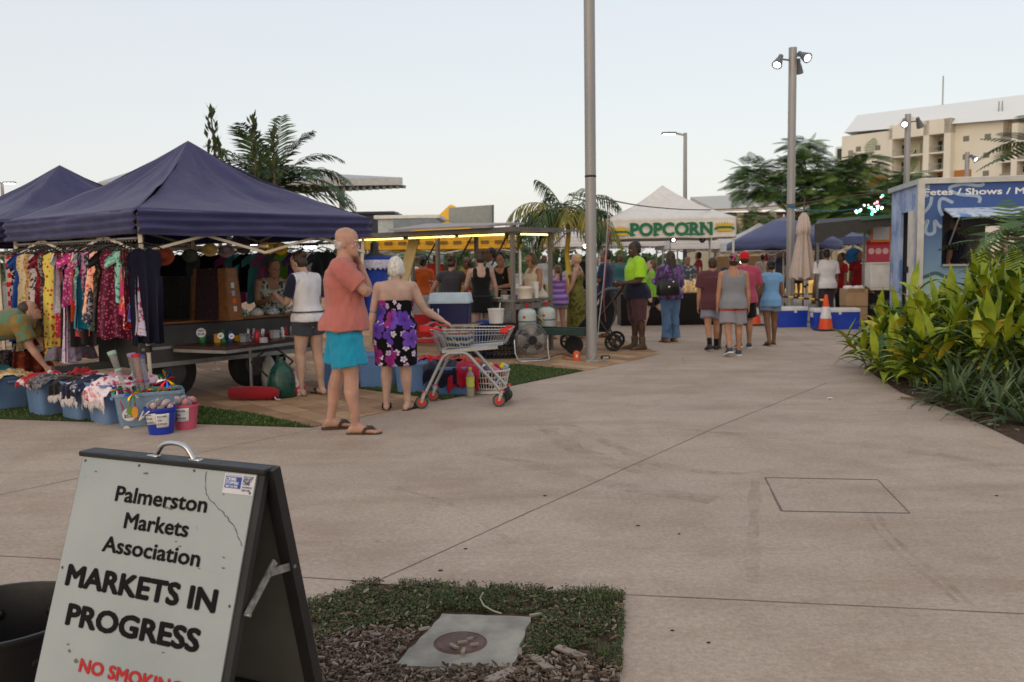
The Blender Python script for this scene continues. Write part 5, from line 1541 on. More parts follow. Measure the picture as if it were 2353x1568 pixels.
for i, (px_, py_, hx) in enumerate(((666, 752, '#b01828'), (674, 752, '#2f70b0'), (684, 752, '#2e7f4a'), (650, 752, '#c9a04a'), (692, 755, '#c98a2c'))):
 p = tray_pt(px_, py_ + 12); t = thing('bottle', ('red', 'blue', 'green', 'gold', 'orange')[i] + ' spray bottle standing at the right end of the tray table', 'bottle', p, 0, 'bottles on the tray table')
 g = MB(); g.lathe([(.026, 0), (.028, .02), (.028, .10), (.012, .125), (.012, .15), (0, .15)], (0, 0, 0), 12); g.build('bottle_body', mat('bottle ' + hx, S(hx), .3), t, 50)
 g = MB(); g.lathe([(.0125, .13), (.015, .132), (.015, .155), (0, .157)], (0, 0, 0), 10); g.build('cap', mat('print white', 0), t, 50)
# round price ticket on the tray edge
def ticket(px_, py_, Y, r, lines, label):
 p = P(px_, py_, Y); t = thing('price_ticket', label, 'ticket', p); d = (cC - p); d.z = 0; d.normalize(); s = V((-d.y, d.x, 0))
 g = MB(); g.lathe([(r, -.001), (r, .001)], (0, 0, 0), 20, axis=d); g.build('card', mat('ticket card', (.66, .66, .67), .6), t, 0)
 for body, size, dz in lines: text(body, size, basis(p + d * .0025 + V((0, 0, dz)), s, V((0, 0, 1))), ink, t, .02 * size, 1, 'CENTER', ext=0)
ticket(462, 765, 9.98, .052, (('ANY', .03, .012), ('$5.00', .032, -.026)), 'round white price ticket on the corner of the tray table')
ticket(507, 772, 9.86, .034, (('$3', .03, -.01),), 'smaller round white ticket at the front of the tray table')
ticket(532, 773, 9.9, .030, (('$2', .028, -.01),), 'smallest round white ticket on the tray table')
# hats and caps hanging along the front edge
def hat(px_, py_, Y, hx, label, r=.13, cap=False, m=None):
 p = P(px_, py_, Y); t = thing('peaked_cap' if cap else 'leather_hat', label, 'cap' if cap else 'hat', p, 0)
 g = MB(); m = m or mat('felt ' + hx, S(hx), .8, bump=.2)
 g.lathe([(r, .0), (r * 1.02, .01), (r * .62, .02), (r * .56, .06), (r * .48, .105), (r * .2, .12), (0, .118)], (0, 0, 0), 20, axis=(.25, -.9, .2), sq=.85); g.build('crown' if cap else 'hat_body', m, t, 50)
 g = MB(); g.tube([(0, .02, .05), (0, .03, .16), (0, .03, .24)], .003, 5); g.build('loop', hang_m, t, 60)
hat(374, 590, 9.35, '#7d3218', 'brown leather hat hanging beside the ivory leg under the navy valance', .115)
for i, (x, y, Y, hx, cn) in enumerate(((437, 588, 9.9, '#3a3d33', 'dark camouflage'), (482, 575, 10.1, '#b09a5a', 'cream and yellow'), (520, 578, 10.25, '#7a6e72', 'grey patterned'), (612, 572, 10.5, '#28301c', 'black and gold swirled'), (645, 572, 10.6, '#b08a1c', 'mustard yellow'), (560, 570, 10.6, '#55534c', 'dusty grey'))):
 hat(x, y, Y, hx, cn + ' cap hanging under the front valance of the navy tent', .085, True, cloth('cap ' + cn, hx, '#c9a030' if 'gold' in cn else None, 'blotch' if 'gold' in cn else 'plain', 14))
lamp_m = mat('cool tube light', (.8, .95, .95), .5, emit=9)
for i, (x, y, Y) in enumerate(((577, 566, 11.2), (713, 569, 11.4))):
 p = P(x, y, Y); t = thing('tube_lamp', ('lit white tube lamp above the vendor woman', 'lit white tube lamp above the young woman in navy sleeves')[i], 'lamp', p, .4)
 g = MB(); g.tube([(-.075, 0, 0), (.075, 0, 0)], .016, 8); g.build('tube', lamp_m, t, 60)
 g = MB(); g.box((0, 0, .03), (.2, .06, .02), None, .004); g.tube([(0, 0, .04), (0, 0, .2)], .004, 5); g.build('fitting', hang_m, t, 30)
# tubs, buckets, trolley and goods on the ground
tub_m = mat('blue storage plastic', (.13, .22, .40), .38, var=.15, vs=3); tub_b = mat('bright blue tub plastic', (.11, .22, .48), .4, var=.12, vs=3)
tub_c = mat('clear blue plastic', (.30, .45, .62), .25, alpha=.55, var=.1)
def rrect(w, d, r, n=5):
 out = []
 for cx_, cy_, a0 in ((w / 2 - r, d / 2 - r, 0), (-w / 2 + r, d / 2 - r, 90), (-w / 2 + r, -d / 2 + r, 180), (w / 2 - r, -d / 2 + r, 270)):
  for k in range(n): a = R_(a0 + 90 * k / (n - 1)); out.append((cx_ + r * math.cos(a), cy_ + r * math.sin(a)))
 return out
def tub(label, at, rz, w, d, h, m, group=None, rim=True, name='storage_tub', cat='tub'):
 t = thing(name, label, cat, at, rz, group); g = MB(); rg = []
 for s, z in ((.84, 0), (.86, .01), (.97, h - .04), (.98, h - .035), (1.04, h - .03), (1.05, h - .005), (1.03, h), (.985, h), (.95, h - .04), (.83, .015)):
  rg.append([V((x * s, y * s, z)) for x, y in rrect(w, d, .06)])
 g.rings(rg); g.build('body', m, t, 40)
 g = MB()
 for s in (-1, 1): g.box((s * w * .52, 0, h - .06), (.03, .12, .03), None, .008)
 g.build('handle', m, t, 40); return t
rowz = math.atan2(-.635, .773)
def front_at(px_, py_, back=.2): p = G(px_, py_); return p + tr * back * .8
tubs = [(-20, 940, 'blue storage tub at the far left end of the row, under yellow and white cloths'), (84, 953, 'blue storage tub under grey knitwear and a red trimmed cloth'), (164, 963, 'blue storage tub under a black shawl with a white fringe'), (228, 972, 'blue storage tub heaped with pink and white cloths beside the toy tub')]
TB = []
for i, (x, y, lab) in enumerate(tubs):
 p = front_at(x, y); TB.append((p, tub(lab, p, rowz + rnd(-.06, .06), .44, .40, .36 + .01 * i, tub_m, 'blue tubs along the turf edge')))
TC = [q[0] for q in TB]
# heaps and draped cloths on the tubs
def heap(label, at, w, d, h, m, rz=0, drape=0, fringe=None, cat='cloth', name='cloth_pile', sd=None, tc=None):
 """a crumpled cloth lying on something, optionally hanging over its near edge"""
 t = thing(name, label, cat, at, rz); s = rnd(0, 60) if sd is None else sd; g = MB()
 tc = min([q for q in TC], key=lambda q: (q - V(at)).to_2d().length) if drape else at
 edge = -.245 - (V(at) - tc).dot(V((-math.sin(rz), math.cos(rz), 0)))
 def fn(u, v):
  x = (u - .5) * w; y = (v - .5) * d; e = min(1, 5 * min(u, 1 - u, v, 1 - v) + .05)
  z = h * (math.sin(math.pi * u) * math.sin(math.pi * (.15 + .85 * v))) ** .6 * (.75 + .8 * noise.noise(V((u * 3 + s, v * 3, s)))) + .03 * noise.noise(V((u * 9, v * 9 + s, s))) + .012 * noise.noise(V((u * 24, v * 20, s)))
  if drape and v < .35: z -= drape * ((.35 - v) / .35) ** 1.3 * (1 + .3 * noise.noise(V((u * 6, s, 0)))); k = min(1, (.35 - v) / .10); y = y * (1 - k) + k * (edge - .012 * math.sin(u * 22 + s) - .02 * v); z = max(z, .03) if v > .27 else z - .03
  return V((x, y, z))
 g.grid(fn, 34, 26); g.build('cloth', m, t, 180, solid=.006)
 if fringe is not None:
  g = MB()
  for k in range(46):
   p = fn(k / 45, 0.0); q = p + V((rnd(-.012, .012), rnd(-.01, .004), -rnd(.05, .085))); g.tube([p, p.lerp(q, .5) + V((0, -.006, 0)), q], [.006, .0075, .003], 4)
  g.build('fringe', fringe, t, 60)
 return t
wfr = cloth('white fringe', '#c9c4c6')
c = lambda n, *a: cloth('heap ' + n, *a)
def on(i, dx=0, dy=0, dz=0): return TB[i][0] + V((dx, dy, .35 + dz))
heap('teal cloth heaped on the far left tub', on(0, -.12, .18), .35, .3, .08, c('teal', '#138a96'), rowz)
heap('yellow and cream patterned scarf draped over the far left tub', on(0, .08, .0), .42, .36, .07, c('mustard', '#c09a34', '#d8ccb4', 'speckle', 18), rowz, .12, c('tan', '#a98a5c'))
heap('white cloth with a red band on the second tub', on(1, -.06, .06), .38, .34, .09, c('redband', '#d8d2d0', '#a81c28', 'blotch', 5), rowz, .05)
heap('grey knitted cloth on the second tub', on(1, .12, -.04), .34, .34, .07, c('knit', '#77757a', '#3d3b40', 'speckle', 30), rowz, .06)
heap('salmon and red cloth behind the grey knit', on(1, .28, .16, .02), .3, .26, .07, c('salm', '#c25a4a', '#9c1f2a', 'blotch', 8), rowz)
heap('black shawl with a white fringe draped over the third tub', on(2, -.05, -.02), .46, .40, .09, c('blackshawl', '#0e0d10'), rowz, .10, wfr)
heap('white and navy printed shawl with a pale fringe on the third tub', on(2, .22, -.02, .01), .34, .36, .08, c('navyprint', '#d5d3da', '#1a2040', 'blotch', 9), rowz, .12, wfr)
heap('red printed cloth behind the third tub', on(2, .22, .2, .01), .34, .25, .07, c('redp', '#b01c34', '#d89aa8', 'blotch', 10), rowz)
heap('pink and white striped towel over the tub beside the toy tub', on(3, .06, -.04), .44, .42, .11, c('pinkst', '#d892a8', '#e8dfe4', 'blotch', 9, '#b8385c'), rowz, .12, wfr)
heap('rose pink towel heaped behind the clear toy tubes', on(3, .26, .14, .02), .36, .3, .11, c('rosep', '#c0486c', '#e0c0cc', 'blotch', 7), rowz)
# toy tub with tubes, pinwheels and a bunting of small toys
pE = G(332, 978) + V((0.0, .12, 0)); rE = .42
t = tub('pale clear blue toy tub full of sticks, behind the blue bucket', pE, rE, .62, .42, .33, tub_c)
tk = [pE + Matrix.Rotation(rE, 3, 'Z') @ V(q) for q in ((-.26, -.08, .1), (0, 0, .1), (.05, .02, .1), (.09, .03, .1), (.12, .02, .1))]
clear = mat('clear tube plastic', (.36, .36, .34), .15, alpha=.5)
for i, (tp, col, nm, dy) in enumerate((((256, 808), '#7fae9a', 'leftmost, leaning', -.05), ((301, 812), '#9a86b8', 'pale, upright', .1), ((311, 814), '#c02c38', 'red filled', .06), ((322, 817), '#5a4f9c', 'violet filled', .1))):
 top = P(*tp, pE.y + dy); bot = V((pE.x - .28 + (0 if i == 0 else .16 + .05 * i), pE.y + dy * .5 - .02, .08))
 if i == 0: bot = P(290, 905, pE.y - .1)
 d = (bot - top).normalized(); L = (bot - top).length
 t = thing('toy_tube', nm + ' clear toy tube standing in the pale tub', 'toy', (bot.x, bot.y, bot.z), 0, 'clear toy tubes in the pale tub')
 g = MB(); g.tube([top + d * .03, top + d * L * .42, top + d * L * .45, bot], [.038, .030, .022, .018], 12); g.build('tube', clear, t, 60, world=True)
 g = MB(); g.tube([top, top + d * .035], [.044, .040], 12); g.tube([top + d * L * .42, top + d * (L * .42 + .02)], .034, 12); g.build('cap', mat('cap ' + col, S(col) if i else S('#8fb0a0'), .4), t, 60, world=True)
 g = MB(); g.tube([top + d * .04, top + d * L * .4], [.022, .018], 8); g.build('filling', mat('filling ' + col, S(col if i > 1 else '#4a4a48'), .6), t, 60, world=True)
foil = [mat('foil ' + h_, S(h_), .15, .85) for h_ in ('#c01c30', '#1c50b8', '#c9a018', '#1a8a4a', '#d8d8e0')]
for i, (px_, py_, bx, by, Y, lab, big) in enumerate(((383, 872, 387, 945, pE.y + .1, 'blue foil pinwheel on a red stick at the right of the toy tub', .075), (370, 880, 372, 935, pE.y + .25, 'smaller red and gold foil pinwheel behind the blue one', .055), (305, 905, 318, 970, pE.y - .3, 'red and blue folded pinwheel stuck in the blue bucket', .06), (268, 895, 285, 950, pE.y - .28, 'red and yellow paper flower at the front of the toy tub', .05))):
 p = P(px_, py_, Y); b = P(bx, by, Y); t = thing('pinwheel', lab, 'pinwheel', b)
 g = MB(); g.tube([b, p], .006, 6); g.build('stick', mat('red stick', (.45, .02, .03), .5), t, 60, world=True)
 g = MB()
 for k in range(8):
  a = k * .785; d = V((math.cos(a), -.25, math.sin(a))); e = V((math.cos(a + .6), .1, math.sin(a + .6)))
  g.mat((k + i) % 5).add([p, p + d * big, p + (d + e) * big * .72 + V((0, -.02, 0)), p + e * big * .45], [(0, 1, 2, 3)])
 g.build('vanes', foil, t, 0, world=True, solid=.002)
g = MB(); t = thing('toy_garland', 'green garland with little red and gold toys across the toy tub', 'garland', pE + V((0, 0, .3)))
for k in range(90):
 x = -.2 + .5 * k / 89; q = V((x, -.02 + .12 * math.sin(k * 1.7) * .5, .03 * math.sin(k * 2.3))); q = Matrix.Rotation(rE, 3, 'Z') @ q
 g.mat(random.choice((0, 0, 0, 1, 2))).ell(q, rnd(.010, .02), 6)
g.build('leaves', [mat('garland green', (.03, .12, .05)), foil[0], foil[2]], t, 60)
# tags, spinners and a shell on the front of the toy tub
def paddle(px_, py_, Y, hx, w, h, label):
 p = P(px_, py_, Y); t = thing('paper_paddle', label, 'toy', p); g = MB(); g.lathe([(1, -.003), (1, .003)], (0, 0, 0), 16, axis=(.2, -1, 0)); g.build('paddle', mat('paddle ' + hx, S(hx), .5), t, 0)
 for v in t.children[0].data.vertices: v.co.x *= w; v.co.z *= h; v.co.y *= 1
 for v in t.children[0].data.vertices: v.co.y = max(-.006, min(.006, v.co.y * .006))
 g = MB(); g.tube([(0, 0, h * .8), (0, .03, h + .03)], .003, 5); g.build('loop', hang_m, t, 60)
paddle(299, 944, pE.y - .36, '#5f7f2c', .032, .045, 'green leaf shaped paddle hanging on the front of the toy tub')
paddle(310, 948, pE.y - .37, '#cf8a1e', .030, .055, 'amber petal shaped paddle hanging on the front of the toy tub')
ticket(297, 953, pE.y - .31, .062, (('ANY', .026, .018), ('$5.00', .042, -.028)), 'big round white price ticket reading $5.00 on the toy tub')
ticket(291, 986, pE.y - .27, .03, (), 'plain pale blue round sticker low on the toy tub')
# buckets
def bucket(label, px_, py_, r, h, m, side, cards):
 p = G(px_, py_) + V((0, r * .8, 0)); t = thing('bucket', label, 'bucket', p)
 g = MB(); g.lathe([(r * .76, 0), (r * .97, h - .03), (r * 1.04, h - .025), (r * 1.04, h), (r * .96, h), (r * .93, h - .04), (r * .74, .01), (0, .01)], (0, 0, 0), 32); g.build('body', m, t, 40)
 if side:
  g = MB(); g.tube([(-r * 1.0, -.02, h - .03), (-r * 1.15, -r * .6, h - .11), (-r * .3, -r * 1.05, h - .02)], .008, 8); g.build('handle', mat('print white', 0), t, 60)
 for a, z, w, hh, txt, tilt in cards:
  rr = r * .93 + .004; e = V((math.sin(a), -math.cos(a), 0)); s = V((math.cos(a), math.sin(a), 0)); q = e * rr + V((0, 0, z)); up = V((0, 0, 1)) + e * .13 + s * tilt
  g = MB(); g.grid(lambda u, v: (V((math.sin(a + (u - .5) * w / rr), -math.cos(a + (u - .5) * w / rr), 0)) * (rr * (.99 + .14 * (v - .3) * hh / h * 2)) + V((0, 0, z + (v - .5) * hh + (u - .5) * w * tilt))), 8, 4)
  cd = g.build('card', mat('ticket card', 0), t, 180, solid=.001)
  for j, ln in enumerate(txt): text(ln, .026, basis(q + e * (.007 + .01 * (2 - j)) - s * (w * .45) + V((0, 0, .035 - .036 * j - w * .45 * tilt)), s + V((0, 0, tilt)), up), ink, cd, .0006, .74, ext=0, world=False)
 return t, p
def bundles(p, r, h, n, label, ms, grp):
 for i in range(n):
  a = i * 2.4; q = p + V((math.cos(a) * r * .72 * math.sqrt((i + .5) / n), math.sin(a) * r * .72 * math.sqrt((i + .5) / n), h + rnd(.0, .04) + .03 * (1 - i / n)))
  g = MB(); s = rnd(0, 20); g.ell((0, 0, 0), (rnd(.032, .045), .03, .028), 10, Euler((rnd(0, 3), rnd(0, 3), 0)).to_matrix())
  o = g.build('sock_bundle', ms[i % len(ms)], None, 180); o.location = q
  for v in o.data.vertices: v.co *= 1 + .25 * noise.noise(v.co * 40 + V((s, s, 0)))
  tag(o, label, 'socks', grp)
t, p = bucket('royal blue bucket of rolled white socks with paper price cards', 360, 1001, .14, .245, mat('royal blue plastic', (.012, .035, .34), .35), True, ((-.32, .15, .11, .10, ('Kids socks', '$2.00 each', '2 for $3.00'), .10), (.50, .135, .11, .125, ('Boys bulky', 'Clips', '$2.00 each'), .03)))
bundles(p, .14, .225, 15, 'rolled white sock bundle in the blue bucket', [c('wsock', '#c4c2c6', '#77787f', 'blotch', 16), c('wsock2', '#d8d6d8', '#b89a9c', 'blotch', 12)], 'sock bundles in the blue bucket')
t, p = bucket('pink bucket of rolled pale socks with one paper price card', 418, 989, .125, .235, mat('pink plastic', (.50, .09, .15), .4), False, ((.15, .145, .115, .125, ('Girls bulky', 'Clips', '$2.00 each'), .02),))
bundles(p, .125, .215, 13, 'rolled pale pink and white sock bundle in the pink bucket', [c('psock', '#d0c6c6', '#b8787c', 'blotch', 14), c('psock2', '#c9c0c0', '#8a8488', 'blotch', 16)], 'sock bundles in the pink bucket')
# bags by the tray table
p = G(585, 920); t = thing('roll_bag', 'red rolled fabric bag lying on the paving under the tray table', 'bag', p, -.12)
g = MB(); g.tube([(-.29, 0, .075), (-.27, 0, .078), (0, 0, .08), (.22, 0, .075), (.25, 0, .07), (.27, 0, .03)], [.05, .078, .080, .075, .062, .02], 16)
o = g.build('roll', cloth('red nylon', (.28, .012, .018)), t, 180)
for v in o.data.vertices: v.co += V((0, 0, .008 * noise.noise(v.co * 14))) + V((0, .012 * noise.noise(v.co * 9), 0))
g = MB(); g.tube([(.24, -.03, .05), (.28, -.06, .02), (.31, -.02, .015)], .006, 6); g.build('cord', mat('print white', 0), t, 60)
def bag(label, px_, py_, w, d, h, m, knot=True, tilt=0.0):
 p = G(px_, py_) + V((0, d * .5, 0)); t = thing('plastic_bag', label, 'bag', p); g = MB(); rg = []
 for z, s in ((0, .75), (.04, .95), (.25, 1.03), (.5, .95), (.7, .75), (.85, .4), (.92, .16), (1.0, .26)):
  rg.append([V((w / 2 * s * math.cos(a) * (1 + .12 * noise.noise(V((math.cos(a) * 2, math.sin(a) * 2, z * 3 + w * 50)))) + tilt * z, d / 2 * s * math.sin(a) * (1 + .15 * noise.noise(V((math.cos(a) * 2 + 9, math.sin(a) * 2, z * 4)))), z * h + .012 * noise.noise(V((math.cos(a) * 5, math.sin(a) * 5, z * 6))))) for a in (6.283 * k / 28 for k in range(28))])
 g.rings(rg); g.build('sack', m, t, 180)
 g = MB(); g.tube([(tilt * .92 - .02, 0, h * .92), (tilt * .92 + .02, 0, h * .93)], .02, 8); g.build('knot', m, t, 60)
bag('dark green plastic rubbish bag tied at the top beside the table leg', 641, 918, .32, .3, .47, mat('dark green plastic', (.008, .055, .04), .28, var=.5, vs=10, bump=.5, bs=18))
bag('small white plastic bag with red print leaning on the green bag', 684, 912, .16, .2, .32, cloth('thin white plastic', '#cfc6c8', '#b82a38', 'blotch', 5, '#cfc6c8', .4), tilt=-.05)
bag('pale grey plastic bag behind the green rubbish bag', 614, 890, .2, .22, .42, mat('thin grey plastic', (.42, .43, .45), .4, bump=.4, bs=18))
# tubs and draped cloths behind the old woman
BT = []
for i, (x, y, w, h, lab) in enumerate(((778, 893, .5, .40, 'bright blue tub behind the tall man'), (862, 893, .46, .42, 'bright blue tub beside the ivory right leg of the tent'), (948, 905, .42, .36, 'bright blue tub half hidden by the old woman'), (1037, 910, .50, .33, 'bright blue tub draped with navy and red cloths behind the trolley'))):
 p = G(x, y) + V((0, .2, 0)); BT.append(p); TC.append(p); tub(lab, p, .05 - .04 * i, w, .4, h, tub_b, 'blue tubs behind the trolley')
heap('navy blanket with a thin patterned border draped over the tub behind the trolley', BT[3] + V((-.12, .02, .30)), .42, .44, .11, c('navyb', '#10132a'), .05, .17)
heap('crimson blanket draped over the tub behind the trolley', BT[3] + V((.15, -.02, .29)), .36, .46, .09, c('crims', '#a01030'), -.05, .20)
heap('scarlet cloth heaped on the tub behind the navy blanket', BT[3] + V((-.22, .2, .36)), .36, .3, .09, c('scar', '#b8182a'))
heap('black cloth with orange pattern behind the crimson blanket', BT[3] + V((.1, .22, .33)), .5, .3, .09, c('blkor', '#16120f', '#a8482a', 'blotch', 12))
# laundry basket, bottle
p = G(1124, 908) + V((.0, .17, 0)); t = thing('laundry_basket', 'white lattice laundry basket full of rolled colourful cloths behind the trolley', 'basket', p)
wp = mat('white basket plastic', (.58, .56, .54), .45); g = MB()
for z, r in ((.0, .16), (.05, .168), (.115, .180), (.18, .194), (.255, .21)):
 g.tube([((r + .002) * 1.12 * math.cos(a), (r + .002) * .85 * math.sin(a), z + .015) for a in (6.2832 * k / 32 for k in range(33))], .011 if z in (0.0, .255) else .006, 6, False)
for k in range(40):
 a = 6.2832 * k / 40; g.tube([(.16 * 1.12 * math.cos(a), .16 * .85 * math.sin(a), .01), (.212 * 1.12 * math.cos(a), .212 * .85 * math.sin(a), .27)], .0048, 5)
g.lathe([(.165, .005), (.17, .03), (.16, .04), (0, .04)], (0, 0, 0), 28, sq=.8)
g.build('lattice', wp, t, 60)
g = MB(); g.lathe([(.15, .03), (.19, .24), (0, .25)], (0, 0, 0), 24, sq=.8); g.build('lining_cloth', c('basket', '#8c1c2c', '#20161c', 'blotch', 7, '#c9b8b8'), t, 180)
rolls = ['#5a8ab8', '#c8c4c8', '#d0c82a', '#c05a20', '#4a3a6a', '#a82838', '#2a7a8a', '#d8d0d0', '#e0d020', '#8a1a2a', '#c87aa0', '#3a5aa0', '#e05a1a', '#9ab0c0', '#d8c83a', '#604a7a', '#d8d8e0', '#b83020']
for i, hx in enumerate(rolls):
 a = i * 2.4; rr = .19 * math.sqrt((i + .5) / len(rolls)); q = p + V((rr * 1.15 * math.cos(a), rr * .85 * math.sin(a), .275 + .03 * (1 - i / 18)))
 g = MB(); dx = V((rnd(-.5, .5), rnd(-.5, .5), rnd(.1, .7))).normalized() * .055; g.tube([-dx, dx * .9, dx], [.026, .028, .018], 9)
 o = g.build('rolled_cloth', cloth('roll ' + hx, hx), None, 60); o.location = q
 nm = {'5a8ab8': 'sky blue', 'c8c4c8': 'pale grey', 'd0c82a': 'yellow', 'c05a20': 'rust orange', '4a3a6a': 'dark purple', 'a82838': 'red', '2a7a8a': 'teal', 'd8d0d0': 'off white', 'e0d020': 'bright yellow', '8a1a2a': 'maroon', 'c87aa0': 'pink', '3a5aa0': 'blue', 'e05a1a': 'bright orange', '9ab0c0': 'grey blue', 'd8c83a': 'mustard', '604a7a': 'violet', 'd8d8e0': 'white', 'b83020': 'brick red'}[hx[1:]]
 tag(o, f'{nm} rolled cloth in the white laundry basket', 'cloth', 'rolled cloths in the laundry basket')
p = G(1081, 914) + V((0, .05, 0)); t = thing('drink_bottle', 'big clear bottle of golden drink with a green label and yellow cap', 'bottle', p)
g = MB(); g.lathe([(.038, 0), (.046, .01), (.046, .10), (.043, .115), (.046, .13), (.046, .235), (.036, .265), (.018, .295), (.017, .315), (0, .315)], (0, 0, 0), 20); g.build('glass', mat('clear bottle', (.42, .47, .44), .12, alpha=.55), t, 60)
g = MB(); g.lathe([(.043, .006), (.0445, .02), (.0445, .10), (0, .105)], (0, 0, 0), 20); g.build('drink', mat('golden drink', (.40, .25, .045), .2), t, 60)
g = MB(); g.lathe([(.0468, .118), (.0468, .232)], (0, 0, 0), 20, cap=False); g.build('label', cloth('bottle label', '#8cc0a0', '#c9c23a', 'blotch', 16, '#2a8a6a', .4), t, 60)
g = MB(); g.lathe([(.02, .312), (.02, .335), (0, .336)], (0, 0, 0), 14); g.build('cap', mat('yellow cap', (.6, .42, .03), .4), t, 50)
# shopping trolley
O = V((-.55, 9.30, 0)); t = thing('shopping_trolley', 'silver wire shopping trolley with red handle and red wheels, held by the old woman', 'trolley', O, .0)
wire = mat('zinc wire', (.42, .43, .44), .35, .85, var=.15); frm = mat('grey trolley frame', (.36, .37, .375), .4, .6, var=.15); redp = mat('red trolley plastic', (.55, .02, .018), .4)
W2 = .50
def q_(x, f, z): # f: 0 near side, 1 far side; the basket narrows to the front
 nar = .05 * (x + .3) / .85
 return V((x + .05 * f, nar + (W2 - 2 * nar) * f, z))
rt = [(-.165, .83), (.55, .80)]; rb = [(-.20, .60), (.44, .645)]
def top_x(s): return (-.30 + .83 * s + (0.0), .825 - .015 * s)
def bot_x(s): return (-.205 + .655 * s, .60 + .05 * s)
g = MB()
for f in (0, 1):
 for s0, s1, lv in ((0, 1, 1.0), (0, 1, .68), (0, 1, .1)):
  pts = []
  for k in range(9):
   s = k / 8; a = top_x(s); b = bot_x(s); pts.append(q_(b[0] + (a[0] - b[0]) * lv, f, b[1] + (a[1] - b[1]) * lv))
  g.tube(pts, .006 if lv == 1.0 else .004, 6)
 for k in range(25):
  s = k / 24; a = top_x(s); b = bot_x(s); g.tube([q_(a[0], f, a[1]), q_(b[0], f, b[1])], .0026, 4)
for k in range(13):
 f = k / 12
 for s in (0, 1):
  a = top_x(s); b = bot_x(s); g.tube([q_(a[0], f, a[1]), q_(b[0], f, b[1])], .0026, 4)
 a = bot_x(0); b = bot_x(1); g.tube([q_(a[0], f, a[1]), q_(b[0], f, b[1])], .003, 4)
for s in [0, 1] + [k / 14 for k in range(1, 14)]:
 b = bot_x(s); g.tube([q_(b[0], 0, b[1]), q_(b[0], 1, b[1])], .003, 4)
for s in (0, 1):
 a = top_x(s); g.tube([q_(a[0], 0, a[1]), q_(a[0], 1, a[1])], .006, 6)
for lv in (.35, .68):
 a, b = top_x(1), bot_x(1); x = b[0] + (a[0] - b[0]) * lv; z = b[1] + (a[1] - b[1]) * lv; g.tube([q_(x, 0, z), q_(x, 1, z)], .004, 5)
g.build('basket', wire, t, 60)
g = MB()
for f in (0, 1): g = MB(); g.bar(q_(-.18, f, .592), q_(.02, f, .603), .02, .03); g.bar(q_(.015, f, .603), q_(.40, f, .628), .012, .035); g.build('basket_sill', wire, t, 0)
g = MB()                                          # child seat flap folded inside
g.tube([q_(-.16, .06, .80), q_(.05, .06, .615)], .005, 6); g.tube([q_(-.16, .94, .80), q_(.05, .94, .615)], .005, 6)
for k in range(7): f = .06 + .88 * k / 6; g.tube([q_(-.22, f, .82), q_(-.10, f, .64)], .003, 4)
g.build('seat_flap', wire, t, 60)
for f in (0, 1):
 o_ = -.02 if f == 0 else .02
 g = MB(); g.tube([q_(-.365, f, .15), q_(-.19, f, .50), q_(-.165, f, .54), q_(-.114, f, .572), (q_(.04, f, .577)), q_(.075, f, .565), q_(.115, f, .53), q_(.42, f, .17)], .0175, 12); g.build('frame_tube', frm, t, 60)
g = MB(); g.tube([q_(.36, 0, .235), q_(.36, 1, .235)], .014, 10); g.tube([q_(-.1, 0, .572), q_(-.1, 1, .572)], .012, 10); g.build('cross_tube', frm, t, 60)
tyre = mat('grey rubber tyre', (.10, .10, .10), .7); tread = mat('dark tread', (.03, .03, .03), .8)
for x, f in ((-.40, 0), (-.375, 1), (.405, 0), (.43, 1)):
 c_ = q_(x, f, .068)
 g = MB(); g.tube([c_ + V((.03, 0, .085)), c_ + V((.03, 0, .105))], .02, 12); g.tube([c_ + V((.03, 0, .085)), c_ + V((.03, 0, .095))], .028, 12)
 for w in (-1, 1): g.prism([c_ + V((.045, w * .02, .085)), c_ + V((.005, w * .02, .085)), c_ + V((-.012, w * .02, -.005)), c_ + V((.012, w * .02, -.005))], V((0, w * .004, 0)))
 k = g.build('caster_fork', wire, t, 40)
 g = MB(); g.lathe([(.045, -.014), (.064, -.014), (.068, -.009), (.068, .009), (.064, .014), (.045, .014)], c_, 26, axis=(0, 1, 0)); w = g.build('wheel', tread, t, 40)
 g = MB(); g.lathe([(.042, -.0155), (.057, -.0150), (.057, .0150), (.042, .0155)], c_, 26, axis=(0, 1, 0)); g.build('tyre_wall', tyre, w, 40)
 g = MB(); g.lathe([(.0, -.0175), (.04, -.0165), (.04, .0165), (0, .0175)], c_, 20, axis=(0, 1, 0)); g.build('hub', redp, w, 40)
 g = MB(); g.lathe([(.026, 0), (.026, .012)], c_ + V((.03, 0, .105)), 14); g.build('swivel_collar', redp, k, 40)
g = MB(); g.prism([q_(.47, .1, .03) + V((0, 0, 0)), q_(.53, .1, .10), q_(.50, .1, .17), q_(.44, .1, .10)], V((0, .34, 0))); g.build('bumper_foot', mat('black plastic', 0), t, 20)
g = MB(); g.tube([q_(-.36, -.02, .855), q_(-.36, 1.02, .855)], .017, 12); g.build('handle_bar', mat('dark wine handle', (.10, .015, .02), .4), t, 60)
for f in (0, 1):
 g = MB(); g.box(q_(-.36, f, .835), (.11, .035, .075), None, .018); g.tube([q_(-.32, f, .845), q_(-.16, f, .815)], .011, 8); g.tube([q_(-.33, f, .815), q_(-.26, f, .77)], .008, 8); g.build('handle_bracket', redp, t, 40)
 g = MB(); a = top_x(.93); g.box(q_(a[0], f, a[1] - .012), (.085, .028, .05), None, .01); g.build('corner_guard', redp, t, 40)
